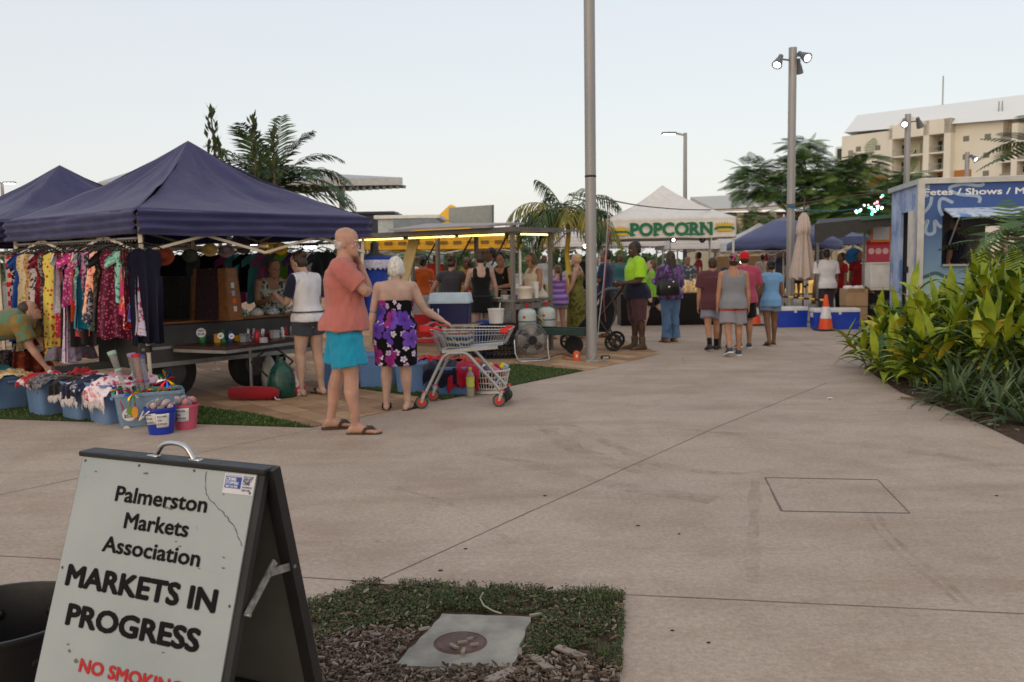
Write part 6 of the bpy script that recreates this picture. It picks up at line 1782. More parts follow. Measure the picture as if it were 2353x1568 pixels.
for i, (x, w, rz) in enumerate(((-.07, .15, .1), (.05, .12, -.25))):
 tb = thing('magazine_stack', ('taller upright stack of glossy magazines at the back of the trolley', 'tilted stack of glossy magazines in the middle of the trolley')[i], 'magazines', O + V((x, .2, .61)), rz)
 g = MB(); g.box((0, 0, .085), (w, .22, .15), Matrix.Rotation(.0 if i == 0 else -.22, 3, 'Y'), .003); g.build('magazines', cloth('glossy spines %d' % i, '#31363f', '#7a9ab8', 'stripe', 17, '#b89a5c', .4), tb, 0)
 g = MB(); g.box((0, -.02, .166), (w * .8, .16, .008)); g.build('cover', mat('magazine cover', (.40, .13, .18), .3, var=.6, vs=14), tb, 0)
# dress on a black bust
p = P(862, 640, 11.45); p.z = 0; t = thing('dress_form', 'black dress form in a blue dress with a white lace frill, by the tent corner', 'mannequin', p, .3)
g = MB(); g.rings([ring(V((0, 0, z)), V((1, 0, 0)), V((0, 1, 0)), rx, ry, 18) for z, rx, ry in ((1.28, .13, .10), (1.36, .14, .105), (1.46, .16, .11), (1.54, .18, .10), (1.60, .19, .075), (1.635, .10, .055), (1.66, .055, .05), (1.76, .05, .05), (1.79, .03, .03))]); g.build('bust', mat('black bust fabric', (.02, .02, .022), .5), t, 180)
g = MB(); g.tube([(0, 0, .05), (0, 0, 1.3)], .018, 8); g.lathe([(.17, 0), (.16, .02), (.03, .05)], (0, 0, 0), 20); g.build('stand', hang_m, t, 60)
rb_ = cloth('royal blue cotton', (.015, .045, .30))
g = MB(); g.grid(lambda u, v: V(((.165 + .02 * math.sin(u * 60) * v + (.05 * v if v > .35 else -.03 * math.sin(v * 9))) * math.cos(u * 6.2832) * 1.1, (.12 + .02 * math.sin(u * 60) * v + .05 * v) * math.sin(u * 6.2832), 1.50 - .78 * v)), 90, 14); g.build('dress', rb_, t, 180, solid=.004)
g = MB(); g.grid(lambda u, v: V(((.215 + .012 * math.sin(u * 50)) * math.cos(u * 6.2832), (.125 + .02 * v) * math.sin(u * 6.2832), 1.60 - .08 * v)), 60, 4); g.build('blue_frill', rb_, t, 180, solid=.004)
g = MB(); g.grid(lambda u, v: V(((.222 + .012 * math.sin(u * 50)) * math.cos(u * 6.2832), (.148 + .005 * v) * math.sin(u * 6.2832), 1.56 - (.115 + .014 * math.sin(u * 130)) * v)), 130, 4); g.build('lace_frill', cloth('white lace', '#c6c6d8', '#9fa0b8', 'speckle', 60), t, 180, solid=.003)
# food stall trailer
FA = V((.03, 14.5, 0))
def FS(a, b, z=0.0): return FA + tr * a + tl * b + V((0, 0, z))
steel = mat('brushed steel', (.30, .295, .285), .35, .85, var=.15, stretch=(1, 1, 8)); pst = mat('brown grey post paint', (.16, .14, .125), .5); led = mat('warm led tube', (1.0, .66, .16), .5, emit=4.5)
o = FS(.6, 1.7); t = thing('food_stall', 'steel food stall with a flat roof and glowing yellow tubes under its edges', 'stall', o)
g = MB(); r_ = [FS(-.12, -.15), FS(1.15, -.15), FS(1.3, 3.7), FS(-.12, 3.7)]
g.prism([p + V((0, 0, 1.985)) for p in r_], V((0, 0, .075))); g.build('roof', mat('dark roof sheet', (.13, .12, .115), .5, .3), t, 0, world=True)
g = MB(); q0, q1, q2, q3 = FS(-.25, .3, 2.07), FS(-.25, 2.6, 2.075), FS(.7, 2.6, 2.20), FS(.7, .3, 2.13)
g.prism([q0, q1, q2, q3], V((0, 0, .03))); g.build('roof_lid', mat('roof lid sheet', (.30, .26, .25), .6), t, 0, world=True)
g = MB()
for i in range(12): a = FS(-.05, .1 + i * .3, 1.975); g.bar(a, a + tr * 1.1, .03, .02)
g.build('roof_ribs', pst, t, 0, world=True)
for a, b in ((0, 0), (1.0, 0), (0, 1.66), (1.0, 1.66), (0, 3.3), (1.0, 3.3)):
 g = MB(); g.bar(FS(a, b), FS(a, b, 1.985), .058, .058, up=tr); g.build('post', pst, t, 0, world=True)
for (a0, b0), (a1, b1) in (((-.06, .12), (-.06, 1.1)), ((-.06, 1.2), (-.06, 2.3)), ((-.06, 2.45), (-.06, 3.6)), ((.1, -.1), (.8, -.1))):
 g = MB(); g.tube([FS(a0, b0, 1.945), FS(a1, b1, 1.945)], .013, 8); g.build('light_tube', led, t, 60, world=True)
g = MB(); g.bar(FS(1.0, -.15, 2.0), FS(1.75, -.10, 2.03), .05, .03); g.bar(FS(1.0, -.05, 1.75), FS(1.3, -.12, 1.98), .02); g.build('awning_arm', pst, t, 0, world=True)
g = MB()
for a, b in ((.5, .5), (.5, 1.3), (.6, 2.2)): g.bar(FS(a, b, 1.97), FS(a - .3, b + .12, 1.45), .022)
g.build('gas_struts', hang_m, t, 0, world=True)
# counters
g = MB(); g.prism([FS(-.03, -.06, .86), FS(1.05, -.06, .86), FS(1.05, .42, .86), FS(-.03, .42, .86)], V((0, 0, .04))); g.prism([FS(.45, .43, .86), FS(1.0, .43, .86), FS(1.0, 3.3, .86), FS(.45, 3.3, .86)], V((0, 0, .04))); g.build('counter_top', steel, t, 0, world=True)
g = MB(); g.prism([FS(.05, .05, .18), FS(.05, .50, .18), FS(.05, .50, .855), FS(.05, .05, .855)], tr * .4); g.prism([FS(.5, .55, .2), FS(.5, 3.2, .2), FS(.5, 3.2, .855), FS(.5, .55, .855)], tr * .45); g.build('cabinet', steel, t, 0, world=True)
g = MB(); g.bar(FS(.0, -.05, .30), FS(.95, -.05, .30), .04, .05); g.build('lower_rail', pst, t, 0, world=True)
g = MB(); g.bar(FS(.0, -.03, .78), FS(.98, -.03, .78), .03, .09); g.build('apron', pst, t, 0, world=True)
g = MB(); g.prism([FS(.35, 2.45, 1.95), FS(.35, 2.72, 1.95), FS(.0, 2.75, 1.02), FS(.0, 2.48, 1.02)], tr * .02); g.build('tilted_flap', mat('gold lit board', (.40, .30, .13), .5), t, 0, world=True)  # tilted flap in one even gold colour
green_d = mat('dark green drawbar paint', (.02, .045, .04), .5)
g = MB(); g.bar(FS(.55, .25, .37), FS(.45, -1.15, .39), .09, .13); g.bar(FS(.2, .1, .37), FS(.45, -1.1, .38), .07, .1); g.build('drawbar', green_d, t, 0, world=True)
p = P(1319, 796, 14.55); g = MB(); c_ = V((p.x, p.y, .15)); g.lathe([(.06, -.03), (.13, -.035), (.15, -.02), (.15, .02), (.13, .035), (.06, .03)], c_, 24, axis=(.25, 1, 0)); w = g.build('jockey_wheel', mat('tyre rubber', 0), t, 40, world=True)
g = MB()
for k in range(4):
 a = k * 1.571 + .4; d = V((math.cos(a), -.25 * math.cos(a), math.sin(a))) * .085; g.bar(c_, c_ + d, .03, .04)
g.lathe([(.03, -.045), (.03, .045)], c_, 10, axis=(.25, 1, 0)); g.build('spokes', mat('dull aluminium', 0), w, 40)
g = MB(); g.tube([c_ + V((0, .06, 0)), c_ + V((-.03, .06, .28))], .025, 8); g.build('wheel_stem', hang_m, t, 60, world=True)
# things on and under the counter
def lathe_thing(name, label, cat, p, prof, m, grp=None, part='body', n=18, sq=1.0):
 t = thing(name, label, cat, p, 0, grp); g = MB(); g.lathe(prof, (0, 0, 0), n, sq=sq); g.build(part, m, t, 45); return t
whitep = mat('white plastic', (.62, .62, .62), .4)
lathe_thing('round_tub', 'big cream round tub with a lid on the food stall counter', 'tub', FS(.38, .1, .901), [(.15, 0), (.155, .15), (.16, .155), (.16, .175), (.13, .195), (.05, .205), (0, .205)], mat('cream plastic', (.62, .57, .48), .45))
lathe_thing('cup_stack', 'tall stack of white paper cups beside the round cream tub', 'cups', FS(.63, .02, .901), [(.035, 0), (.045, .10), (.04, .102), (.046, .20), (.04, .202), (.046, .27), (0, .27)], whitep)
for i, (a, b) in enumerate(((.28, .32), (.30, .55))): lathe_thing('glass_jar', ('glass jar with brown sauce near the front post of the food stall', 'glass jar with brown sauce beside the woman in the black dress')[i], 'jar', FS(a + .25, b + .1, .901), [(.05, 0), (.055, .02), (.055, .10), (.04, .12), (.042, .14), (0, .14)], mat('sauce jar', (.16, .08, .05), .2))
lathe_thing('plate', 'flat white plate on the food stall counter before the jars', 'plate', FS(.12, .35, .901), [(.07, 0), (.13, .015), (.13, .02), (.06, .008), (0, .008)], whitep)
lathe_thing('small_tub', 'small white tub with a blue and red label beside the front post', 'tub', FS(.10, .05, .901), [(.045, 0), (.05, .075), (.052, .08), (0, .085)], cloth('tub label', '#c8c8d0', '#2c4aa8', 'blotch', 12, '#b02030', .4))
lathe_thing('bowl', 'white bowl on the counter left of the small labelled tub', 'bowl', FS(.05, .2, .901), [(.05, 0), (.08, .06), (.084, .065), (.07, .06), (0, .01)], whitep)
for i, (a, b) in enumerate(((.2, -.12), (.72, -.12))):
 t = thing('gas_cylinder', ('pale blue gas cylinder behind the front post of the food stall', 'pale blue gas cylinder with a red mark under the counter end')[i], 'gas cylinder', FS(a, b, .36))
 g = MB(); g.lathe([(.10, 0), (.10, .03), (.13, .04), (.15, .08), (.15, .30), (.13, .36), (.06, .39), (0, .39)], (0, 0, 0), 24); g.build('tank', mat('pale gas bottle paint', (.42, .48, .48), .4), t, 50)
 g = MB(); g.lathe([(.1505, .17), (.153, .175), (.153, .19), (.1505, .195)], (0, 0, 0), 24, cap=False); g.build('band', mat('grey band', (.12, .13, .14), .5), t, 50); g = MB(); g.tube([(.1, 0, .38), (.1, 0, .5), (-.02, .1, .5), (-.1, 0, .48), (-.1, 0, .38)], .012, 6); g.build('collar', mat('grey band', 0), t, 50)
 g = MB(); g.lathe([(.02, .39), (.025, .45), (.03, .455), (.03, .48), (0, .48)], (0, 0, 0), 10); g.build('valve', mat('red stick', 0), t, 50)
 g = MB(); a_ = V((-.35, -1, 0)).normalized(); g.lathe([(.03, 0), (.02, .004), (0, .004)], a_ * .148 + V((0, 0, .255)), 4, axis=a_); g.build('red_mark', mat('red stick', 0), t, 0)
t = thing('yellow_hose', 'thin yellow gas hose under the food stall counter', 'hose', FS(.4, -.05, .6)); g = MB(); g.tube([(-.2, 0, .08), (-.05, 0, .06), (.1, 0, .02), (.2, 0, -.08)], .012, 6); g.build('hose', mat('yellow hose', (.45, .36, .02), .5), t, 60)
def crate(label, at, rz, w, d, h, m, grp=None):
 t = thing('crate', label, 'crate', at, rz, grp); g = MB()
 for z in (.012, h * .35, h * .65, h - .015): 
  for s in (-1, 1): g.box((0, s * d / 2, z), (w, .012, .022)); g.box((s * w / 2, 0, z), (.012, d - .014, .022))
 for k in range(9):
  x = -w / 2 + w * k / 8
  for s in (-1, 1): g.box((x, s * (d / 2 - .008), h / 2), (.014, .008, h))
 for k in range(1, 7):
  y = -d / 2 + d * k / 7
  for s in (-1, 1): g.box((s * (w / 2 - .008), y, h / 2), (.008, .014, h))
 g.box((0, 0, .008), (w - .02, d - .02, .008)); g.build('lattice', m, t, 0); return t
bk = mat('black plastic', 0); cp = G(1150, 826) + V((0, .2, 0))
crate('black plastic crate on the ground right of the trolley, lower of two', cp, .05, .46, .36, .28, bk, 'black crates by the fan')
crate('black plastic crate on the ground behind the trolley basket', cp + V((-.5, .12, 0)), .1, .44, .36, .28, bk, 'black crates by the fan')
crate('black plastic crate stacked on the lower black one by the fan', cp + V((.02, .01, .285)), .12, .44, .34, .26, bk, 'black crates by the fan')
t = lathe_thing('bucket', 'white plastic bucket with a stick standing on the stacked black crate', 'bucket', cp + V((-.06, 0, .55)), [(.11, 0), (.125, .2), (.132, .205), (.132, .23), (.12, .23), (.11, .02), (0, .02)], whitep)
g = MB(); g.tube([(.02, 0, .05), (.07, 0, .32)], .008, 6); g.build('stick', whitep, t, 60)
t = lathe_thing('tall_bin', 'blue lidded bin beside the black crates', 'bin', cp + V((-.25, .3, 0)), [(.15, 0), (.17, .5), (.18, .51), (.18, .54), (.14, .57), (0, .58)], mat('blue bin plastic', (.02, .05, .26), .4))
# navy cool box on a folding stand
cb = P(1037, 740, 13.6); t = thing('cool_box', 'big navy cool box with a pale blue lid on a stand behind the trolley', 'cool box', (cb.x, cb.y, .60), -.12)
g = MB(); g.rings([[V((x * s, y * s, z)) for x, y in rrect(.60, .38, .04)] for s, z in ((.94, 0), (1.0, .30))]); g.build('body', mat('navy cool box plastic', (.012, .014, .075), .4), t, 40)
g = MB(); g.rings([[V((x * s, y * s, z)) for x, y in rrect(.62, .40, .05)] for s, z in ((1.02, .302), (1.03, .33), (.99, .345), (.95, .44), (.90, .455))]); g.build('lid', mat('pale blue lid plastic', (.40, .50, .58), .45), t, 40)
g = MB(); g.tube([(-.24, -.19, .22), (-.25, -.225, .20), (-.25, -.225, .13), (-.15, -.225, .13), (-.15, -.225, .20), (-.16, -.19, .22)], .011, 6); g.build('handle', whitep, t, 60)
ft = thing('folding_stand', 'steel folding stand carrying the navy cool box', 'stand', (cb.x, cb.y, 0), -.12); g = MB()
g.box((.05, 0, .585), (.8, .36, .018))
for s in (-1, 1):
 for w in (-1, 1): g.tube([(s * .3, w * .15, .575), (-s * .28, w * .15, 0)], .011, 6)
g.build('frame', steel, ft, 0)
# fan
p = G(1222, 829); t = thing('floor_fan', 'round grey floor fan on a chrome tube foot beside the black crates', 'fan', p, .25); fm = mat('fan wire', (.22, .22, .22), .4, .7); g = MB()
for y, r in ((-.05, .20), (-.02, .24), (.05, .25), (.10, .22), (.12, .13)):
 g.tube([(r * math.cos(a), y, .32 + r * math.sin(a)) for a in (6.2832 * k / 36 for k in range(37))], .005, 5, False)
for k in range(44):
 a = 6.2832 * k / 44; c_, s_ = math.cos(a), math.sin(a); g.tube([(.05 * c_, -.075, .32 + .05 * s_), (.2 * c_, -.05, .32 + .2 * s_), (.25 * c_, .03, .32 + .25 * s_), (.2 * c_, .115, .32 + .2 * s_), (.05 * c_, .13, .32 + .05 * s_)], .0026, 4)
g.build('guard', fm, t, 60)
g = MB()
for k in range(4):
 a = k * 1.571; g.grid(lambda u, v: V(((.04 + .18 * u) * math.cos(a + (v - .5) * .9), .03 * (v - .5), .32 + (.04 + .18 * u) * math.sin(a + (v - .5) * .9))), 4, 4)
g.build('blades', mat('grey fan blade', (.30, .29, .28), .4), t, 180, solid=.002)
g = MB(); g.lathe([(.06, -.085), (.075, -.05), (.075, .0), (.06, .06)], (0, 0, .32), 16, axis=(0, 1, 0)); g.build('hub', bk, t, 50)
g = MB(); g.tube([(-.26, .03, .32), (-.26, .0, .12), (-.24, -.12, .02), (-.2, -.16, .012), (.2, -.16, .012), (.24, -.12, .02), (.26, .0, .12), (.26, .03, .32)], .011, 8); g.tube([(-.25, -.05, .05), (-.22, .14, .012), (.22, .14, .012), (.25, -.05, .05)], .011, 8); g.build('foot', chrome, t, 60)
# orange power box and its leads by the big pole
p = G(1325, 829); t = thing('power_box', 'small orange portable power box on the paving beside the big pole', 'power box', p); g = MB(); g.rings([ring(V((0, 0, z)), V((1, 0, 0)), V((0, 1, 0)), w * s, d * s, 14, 4) for z, w, d, s in ((0, .055, .05, 1), (.10, .055, .05, 1), (.135, .045, .042, 1), (.15, .02, .02, 1))]); g.build('case', mat('safety orange', (.60, .08, .015), .45), t, 50)
g = MB(); g.box((0, -.052, .075), (.03, .008, .045)); g.build('socket', whitep, t, 0)
def cord(label, pts, m, r=.008, cat='cord', name='power_lead'):
 t = thing(name, label, cat, pts[0]); g = MB(); pp = [V(q) for q in pts]
 pp = chai(pp)
 g.tube(pp, r, 6); g.build('cord', m, t, 60, world=True); return t
oc_, gy = mat('orange lead', (.45, .09, .03), .5), mat('grey lead', (.35, .34, .33), .5)
cord('orange lead looping from the orange power box', [G(1322, 828, .01), G(1300, 826, .01), G(1290, 820, .01), G(1312, 816, .01)], oc_)
cord('thin brown lead running from the fan to the power box', [G(1238, 826, .01), G(1262, 822, .01), G(1285, 812, .01), G(1318, 820, .02)], mat('brown lead', (.12, .06, .04)))
cord('grey lead hanging beside the big pole down to the black adaptor', [P(1398, 470, 13.9), P(1394, 560, 13.9), P(1386, 660, 13.8), P(1376, 740, 13.7), P(1372, 790, 13.6), G(1362, 830, .01), G(1340, 834, .01), G(1372, 832, .01), G(1390, 826, .02)], gy)
p = G(1391, 826); t = thing('cable_adaptor', 'small black cable adaptor lying on the paving right of the big pole', 'adaptor', p, .1); g = MB(); g.box((0, 0, .03), (.14, .06, .06), None, .012); g.build('case', bk, t, 40); g = MB(); g.box((0, -.03, .03), (.09, .012, .03)); g.build('sockets', gy, t, 0)
t = thing('folded_chair', 'red folding chair behind the old woman and the trolley handle', 'chair', G(985, 830)); rd = mat('red chair canvas', (.45, .015, .02), .7); g = MB(); g.box((0, 0, .55), (.42, .03, .35), None, .01); g.build('backrest', rd, t, 30); g = MB(); g.box((0, -.2, .33), (.42, .4, .03), None, .01); g.build('seat', rd, t, 30)
for s in (-1, 1):
 for e in (-1, 1): g = MB(); g.tube([(s * .2, e * .18 - .1, 0), (s * .2, -e * .18 - .1, .34)], .011, 6); g.build('leg', steel, t, 60)
# bunting across the stall
t = thing('bunting', 'string of red triangular flags across the food stall', 'bunting', FS(.6, 1.5, 1.3)); a, b = P(985, 645, 16.2), P(1195, 668, 15.6); g = MB(); g.tube([a, (a + b) / 2 - V((0, 0, .05)), b], .004, 5); g.build('string', whitep, t, 60, world=True)
for f in (.30, .47, .98):
 q = a.lerp(b, f) - V((0, 0, .05 * (1 - abs(2 * f - 1)))); d = (b - a).normalized(); g = MB(); g.prism([q - d * .11, q + d * .11, q + d * .02 - V((0, 0, .26))], V((0, .004, 0))); g.build('flag', mat('red flag', (.65, .06, .03), .7), t, 0, world=True)
# popcorn tent and the right side of the market
white_cv = cloth('white canvas', (.68, .67, .645), rough=.75); white_fr = mat('white frame paint', (.55, .55, .55), .4)
tp, cs_, ctr_ = tent('popcorn_tent', 'white popcorn tent with green lettering on its front valance', [(2.17, 20.42), (5.06, 20.34), (5.14, 23.2), (2.25, 23.3)], 2.43, 3.28, .46, white_cv, white_fr, fold=.005, sag=.03, seed=3.3)
grn = mat('popcorn green', (.006, .14, .065), .6); gold = mat('corn yellow', (.60, .40, .03), .6)
pu = V((2.89, -.08, 0)).normalized(); pn = V((pu.y, -pu.x, 0)); pn = pn if pn.y < 0 else -pn
PO = V((2.17, 20.42, 0)) + pn * .05
def pp_(px_, py_, off=0.0): return on_plane(px_, py_, PO, pn) + pn * off
# letters: fat shapes with slab serifs
lo, hi = pp_(1450, 543), pp_(1636, 515)
ob = text('POPCORN', 1, Matrix.Identity(4), grn, None, 0, 1, ext=0); me = ob.data
x0, x1 = min(v.co.x for v in me.vertices), max(v.co.x for v in me.vertices); capx = max(v.co.y for v in me.vertices)
bolden(me, .042)
wid = (pp_(1636, 528) - pp_(1450, 528)).dot(pu); base_z = pp_(1543, 540.5).z; caph = pp_(1543, 512.5); caph = caph.z - base_z
T = Matrix.Translation(pp_(1450, 540) * 1.0); T.translation.z = base_z
T = basis(T.translation, pu, V((0, 0, 1))) @ Matrix.Diagonal((wid / (x1 - x0), caph / capx, 1, 1)) @ Matrix.Translation(V((-x0, 0, 0)))
me.transform(MW[tp.name].inverted() @ T); ob.parent = tp
g = MB()                                          # slab serifs on the stems of P, P, R and N
sx = wid / (x1 - x0)
for fx, top in ((.012, 1), (.302, 1), (.715, 1), (.872, 1), (.968, 1), (.012, 0), (.302, 0), (.715, 0), (.795, 0), (.872, 0)):
 q = PO + pu * ((pp_(1450, 528) - PO).dot(pu) + fx * wid); q.z = base_z + (caph - .03 if top else -.002)
 g.prism([q - pu * .055, q + pu * .075, q + pu * .075 + V((0, 0, .035)), q - pu * .055 + V((0, 0, .035))], pn * .0015)
g.build('serifs', grn, tp, 0, world=True)
for cx_, cy_ in ((1425, 534), (1665, 523)):
 g = MB(); q = pp_(cx_, cy_)
 for k in range(-3, 4): g.prism([q + pu * (k * .052 - .04) + V((0, 0, .03)), q + pu * (k * .052 + .04) + V((0, 0, .03)), q + pu * (k * .062) + V((0, 0, .15 - .012 * abs(k)))], pn * (.002 + .0003 * (k + 3)))
 g.prism([q - pu * .17 - V((0, 0, .08)), q + pu * .17 - V((0, 0, .08)), q + pu * .17 - V((0, 0, -.04)), q - pu * .17 + V((0, 0, .04))], pn * .002); lg = g.build('corn_emblem', gold, tp, 0, world=True)
 g = MB(); q = q + pn * .003
 g.prism([q - pu * .24 - V((0, 0, .055)), q - pu * .12 - V((0, 0, .02)), q + pu * .12 - V((0, 0, .02)), q + pu * .24 - V((0, 0, .055)), q + pu * .21 + V((0, 0, .005)), q + pu * .12 + V((0, 0, .03)), q - pu * .12 + V((0, 0, .03)), q - pu * .21 + V((0, 0, .005))], pn * .002); o_ = g.build('ribbon', grn, lg, 0); o_.data.transform(MW[tp.name].inverted())
t = thing('market_table', 'market table covered by a plain black cloth under the popcorn tent', 'table', (3.75, 20.9, 0)); g = MB(); g.grid(lambda u, v: V(((u - .5) * 2.5, -.38 - .012 * math.sin(u * 60) * v, .72 * (1 - v))), 60, 4); g.grid(lambda u, v: V(((u - .5) * 2.5, -.38 + .76 * v, .72)), 4, 4)
for s in (-1, 1): g.grid(lambda u, v: V((s * 1.25, -.38 + .76 * u, .72 * (1 - v))), 8, 4)
g.build('tablecloth', cloth('black cloth', '#151313'), t, 180, solid=.004)
g = MB()
for s in (-1, 1): g.box((s * 1.1, 0, .35), (.05, .5, .68))
g.build('legs', steel, t, 0)
kraft, wbag = cloth('popcorn bag', '#d8b98a', '#e8d8b8', 'speckle', 16, '#b98c58', .5), cloth('white bag', '#c8ccd0', '#9fb0bc', 'blotch', 8, '#d8d8d8', .4)
for i, (px_, py_, m, hh) in enumerate(((1487, 675, wbag, .26), (1502, 674, wbag, .2), (1552, 674, kraft, .34), (1563, 675, kraft, .3), (1575, 668, kraft, .30), (1588, 674, kraft, .26), (1598, 668, kraft, .32), (1611, 674, wbag, .2), (1581, 657, kraft, .28))):
 p = P(px_, py_, 20.75 + .02 * (i % 3)); p.z = .725; t = thing('snack_bag', ('white' if m is wbag else 'golden popcorn') + ' snack bag on the black table, ' + ('behind the man in lime' if px_ < 1510 else 'beside the black handbag' if px_ < 1570 else 'in the middle of the heap' if px_ < 1590 else 'at the right end'), 'snack bag', p, rnd(-.4, .4), 'snack bags on the popcorn table')
 g = MB(); g.rings([ring(V((rnd(-.01, .01), 0, z * hh)), V((1, 0, 0)), V((0, 1, 0)), w, d, 12, 2.5) for z, w, d in ((0, .07, .05), (.1, .09, .06), (.5, .09, .065), (.85, .075, .04), (.95, .07, .006), (1, .075, .004))]); g.build('bag', m, t, 180)
 g = MB(); g.box((0, 0, hh * .965), (.15, .012, .012)); g.build('seal', whitep, t, 0)
spot = mat('white lamp glow', (.92, .96, 1), .5, emit=5); lampgrey = mat('grey lamp housing', (.14, .15, .165), .45, .3)
for i, (px_, py_) in enumerate(((1545, 550), (1612, 550))):
 p = P(px_, py_, 20.9); t = thing('spot_lamp', ('lit black clamp lamp under the middle of the popcorn valance', 'unlit black clamp lamp under the popcorn valance at right')[i], 'lamp', p); g = MB(); g.lathe([(.03, -.06), (.075, .06), (.07, .07)], (0, 0, 0), 14, axis=(.2, -1, -.3)); g.tube([(0, 0, .03), (0, .05, .12)], .014, 6); g.build('housing', bk, t, 50)
 g = MB(); g.lathe([(.04, .072), (.03, .078), (0, .08)], (0, 0, 0), 12, axis=(.2, -1, -.3)); g.build('bulb', spot if i == 0 else lampgrey, t, 50)
# coolers, cones, barrier
def cooler(label, px_, py_, w, h, rz):
 p = G(px_, py_) + V((0, .25, 0)); t = thing('cool_box', label, 'cool box', p, rz, 'blue cool boxes by the traffic cone'); g = MB(); g.rings([[V((x * s, y * s, z)) for x, y in rrect(w, .42, .03)] for s, z in ((.95, 0), (1, h * .82))]); g.build('body', mat('bright blue cooler plastic', (.012, .05, .42), .4), t, 40)
 g = MB(); g.rings([[V((x * s, y * s, z)) for x, y in rrect(w, .42, .035)] for s, z in ((1.01, h * .822), (1.02, h * .9), (1.0, h * .97), (.96, h))]); g.box((.05, -.215, h * .8), (.06, .02, .08), None, .005); g.build('lid', whitep, t, 40)
 for s in (-1, 1): g = MB(); g.box((s * w * .5, 0, h * .68), (.03, .16, .09), None, .01); g.build('handle', whitep, t, 40)
cooler('bright blue cool box with a white lid left of the cone', 1823, 753, .66, .44, .04); cooler('bright blue cool box with a white lid behind the traffic cone', 1927, 758, .94, .44, -.05)
def cone(label, px_, py_, h=.74):
 p = G(px_, py_); t = thing('traffic_cone', label, 'cone', p, .2); g = MB(); g.rings([[V((x, y, z)) for x, y in rrect(.40 - s, .40 - s, .06)] for s, z in ((0, 0), (0, .02), (.03, .035))]); g.build('base', mat('black rubber', 0), t, 40)
 oj = mat('cone orange', (.70, .075, .015), .5); g = MB(); g.lathe([(.145, .036), (.112, h * .34), (.068, h * .66), (.032, h * .97), (.026, h), (0, h)], (0, 0, 0), 24); g.build('body', oj, t, 50)
 g = MB(); g.lathe([(.1145, h * .34), (.0705, h * .66)], (0, 0, 0), 24, cap=False); g.build('reflective_band', mat('reflective white', (.62, .62, .66), .35), t, 50); return p
c1 = cone('orange and white traffic cone before the right blue cool box', 1897, 760); c2 = cone('orange and white traffic cone half hidden behind the boy in pink', 1733, 748)
t = thing('barrier_bar', 'yellow and black striped barrier bar spanning between the two cones', 'barrier', (c1 + c2) / 2); g = MB(); gb = MB(); n_ = 14; a, b = c2 + V((0, 0, .70)), c1 + V((0, 0, .62))
for i in range(n_): (g if i % 2 else gb).tube([a.lerp(b, i / n_), a.lerp(b, (i + 1) / n_)], .022, 8)
g.build('yellow_bands', mat('barrier yellow', (.62, .36, .02), .5), t, 40, world=True); gb.build('black_bands', bk, t, 40, world=True)
# folded cream umbrella and the navy one
p = P(1846, 600, 20.8); p.z = 0; t = thing('folded_umbrella', 'folded cream market umbrella standing upright beside the lamp pole', 'umbrella', p); g = MB(); rg = []
for z, r in ((2.52, .04), (2.42, .10), (2.2, .145), (2.05, .155), (2.02, .12), (1.8, .16), (1.4, .22), (1.1, .275), (1.02, .27), (1.0, .2)):
 rg.append([V((r * math.cos(a) * (1 + .16 * math.cos(a * 9)), r * math.sin(a) * (1 + .16 * math.cos(a * 9)), z + (.03 * math.cos(a * 9) if z < 1.2 else 0))) for a in (6.2832 * k / 72 for k in range(72))])
g.rings(rg); g.build('cover', cloth('cream canopy', (.50, .42, .385), rough=.8), t, 60); g = MB(); g.tube([(0, 0, 0), (0, 0, 2.7)], .022, 8); g.tube([(0, 0, 2.7), (.02, 0, 2.85)], .012, 6); g.build('pole', mat('dark bronze', (.09, .075, .065), .5), t, 60); g = MB(); g.lathe([(.26, 0), (.26, .06), (.05, .1), (.05, .35), (0, .35)], (0, 0, 0), 18); g.build('base', mat('pale weathered concrete', 0), t, 50)
def umbrella(label, p, r, zr, zt, m, n=8, rot=.3):
 t = thing('market_umbrella', label, 'umbrella', p); g = MB(); rg = []
 for f in (1, .75, .5, .25, .04): rg.append([V((r * f * math.cos(a) * (1 if k % 3 == 0 else .985), r * f * math.sin(a) * (1 if k % 3 == 0 else .985), zt - (zt - zr) * f ** 1.15 - (.0 if k % 3 == 0 else .05 * f))) for k, a in ((k, 6.2832 * k / (3 * n) + rot) for k in range(3 * n))])
 g.rings(rg, False); rg2 = [rg[0], [q - V((0, 0, .16)) for q in rg[0]]]; g.rings(rg2, False); g.build('canopy', m, t, 30, solid=.006); g = MB(); g.tube([(0, 0, 0), (0, 0, zt + .06)], .024, 8); g.build('pole', white_fr, t, 60); g = MB()
 for k in range(n): a = 6.2832 * k / n + rot; g.tube([(0, 0, zt - .1), (r * .97 * math.cos(a), r * .97 * math.sin(a), zr - .015)], .01, 5)
 g.build('ribs', hang_m, t, 60); return t
umbrella('big open navy market umbrella behind the lamp pole', (P(1800, 590, 24.5).x, 24.5, 0), 1.52, 1.91, 2.60, cloth('slate blue canopy', (.075, .09, .19), rough=.8))
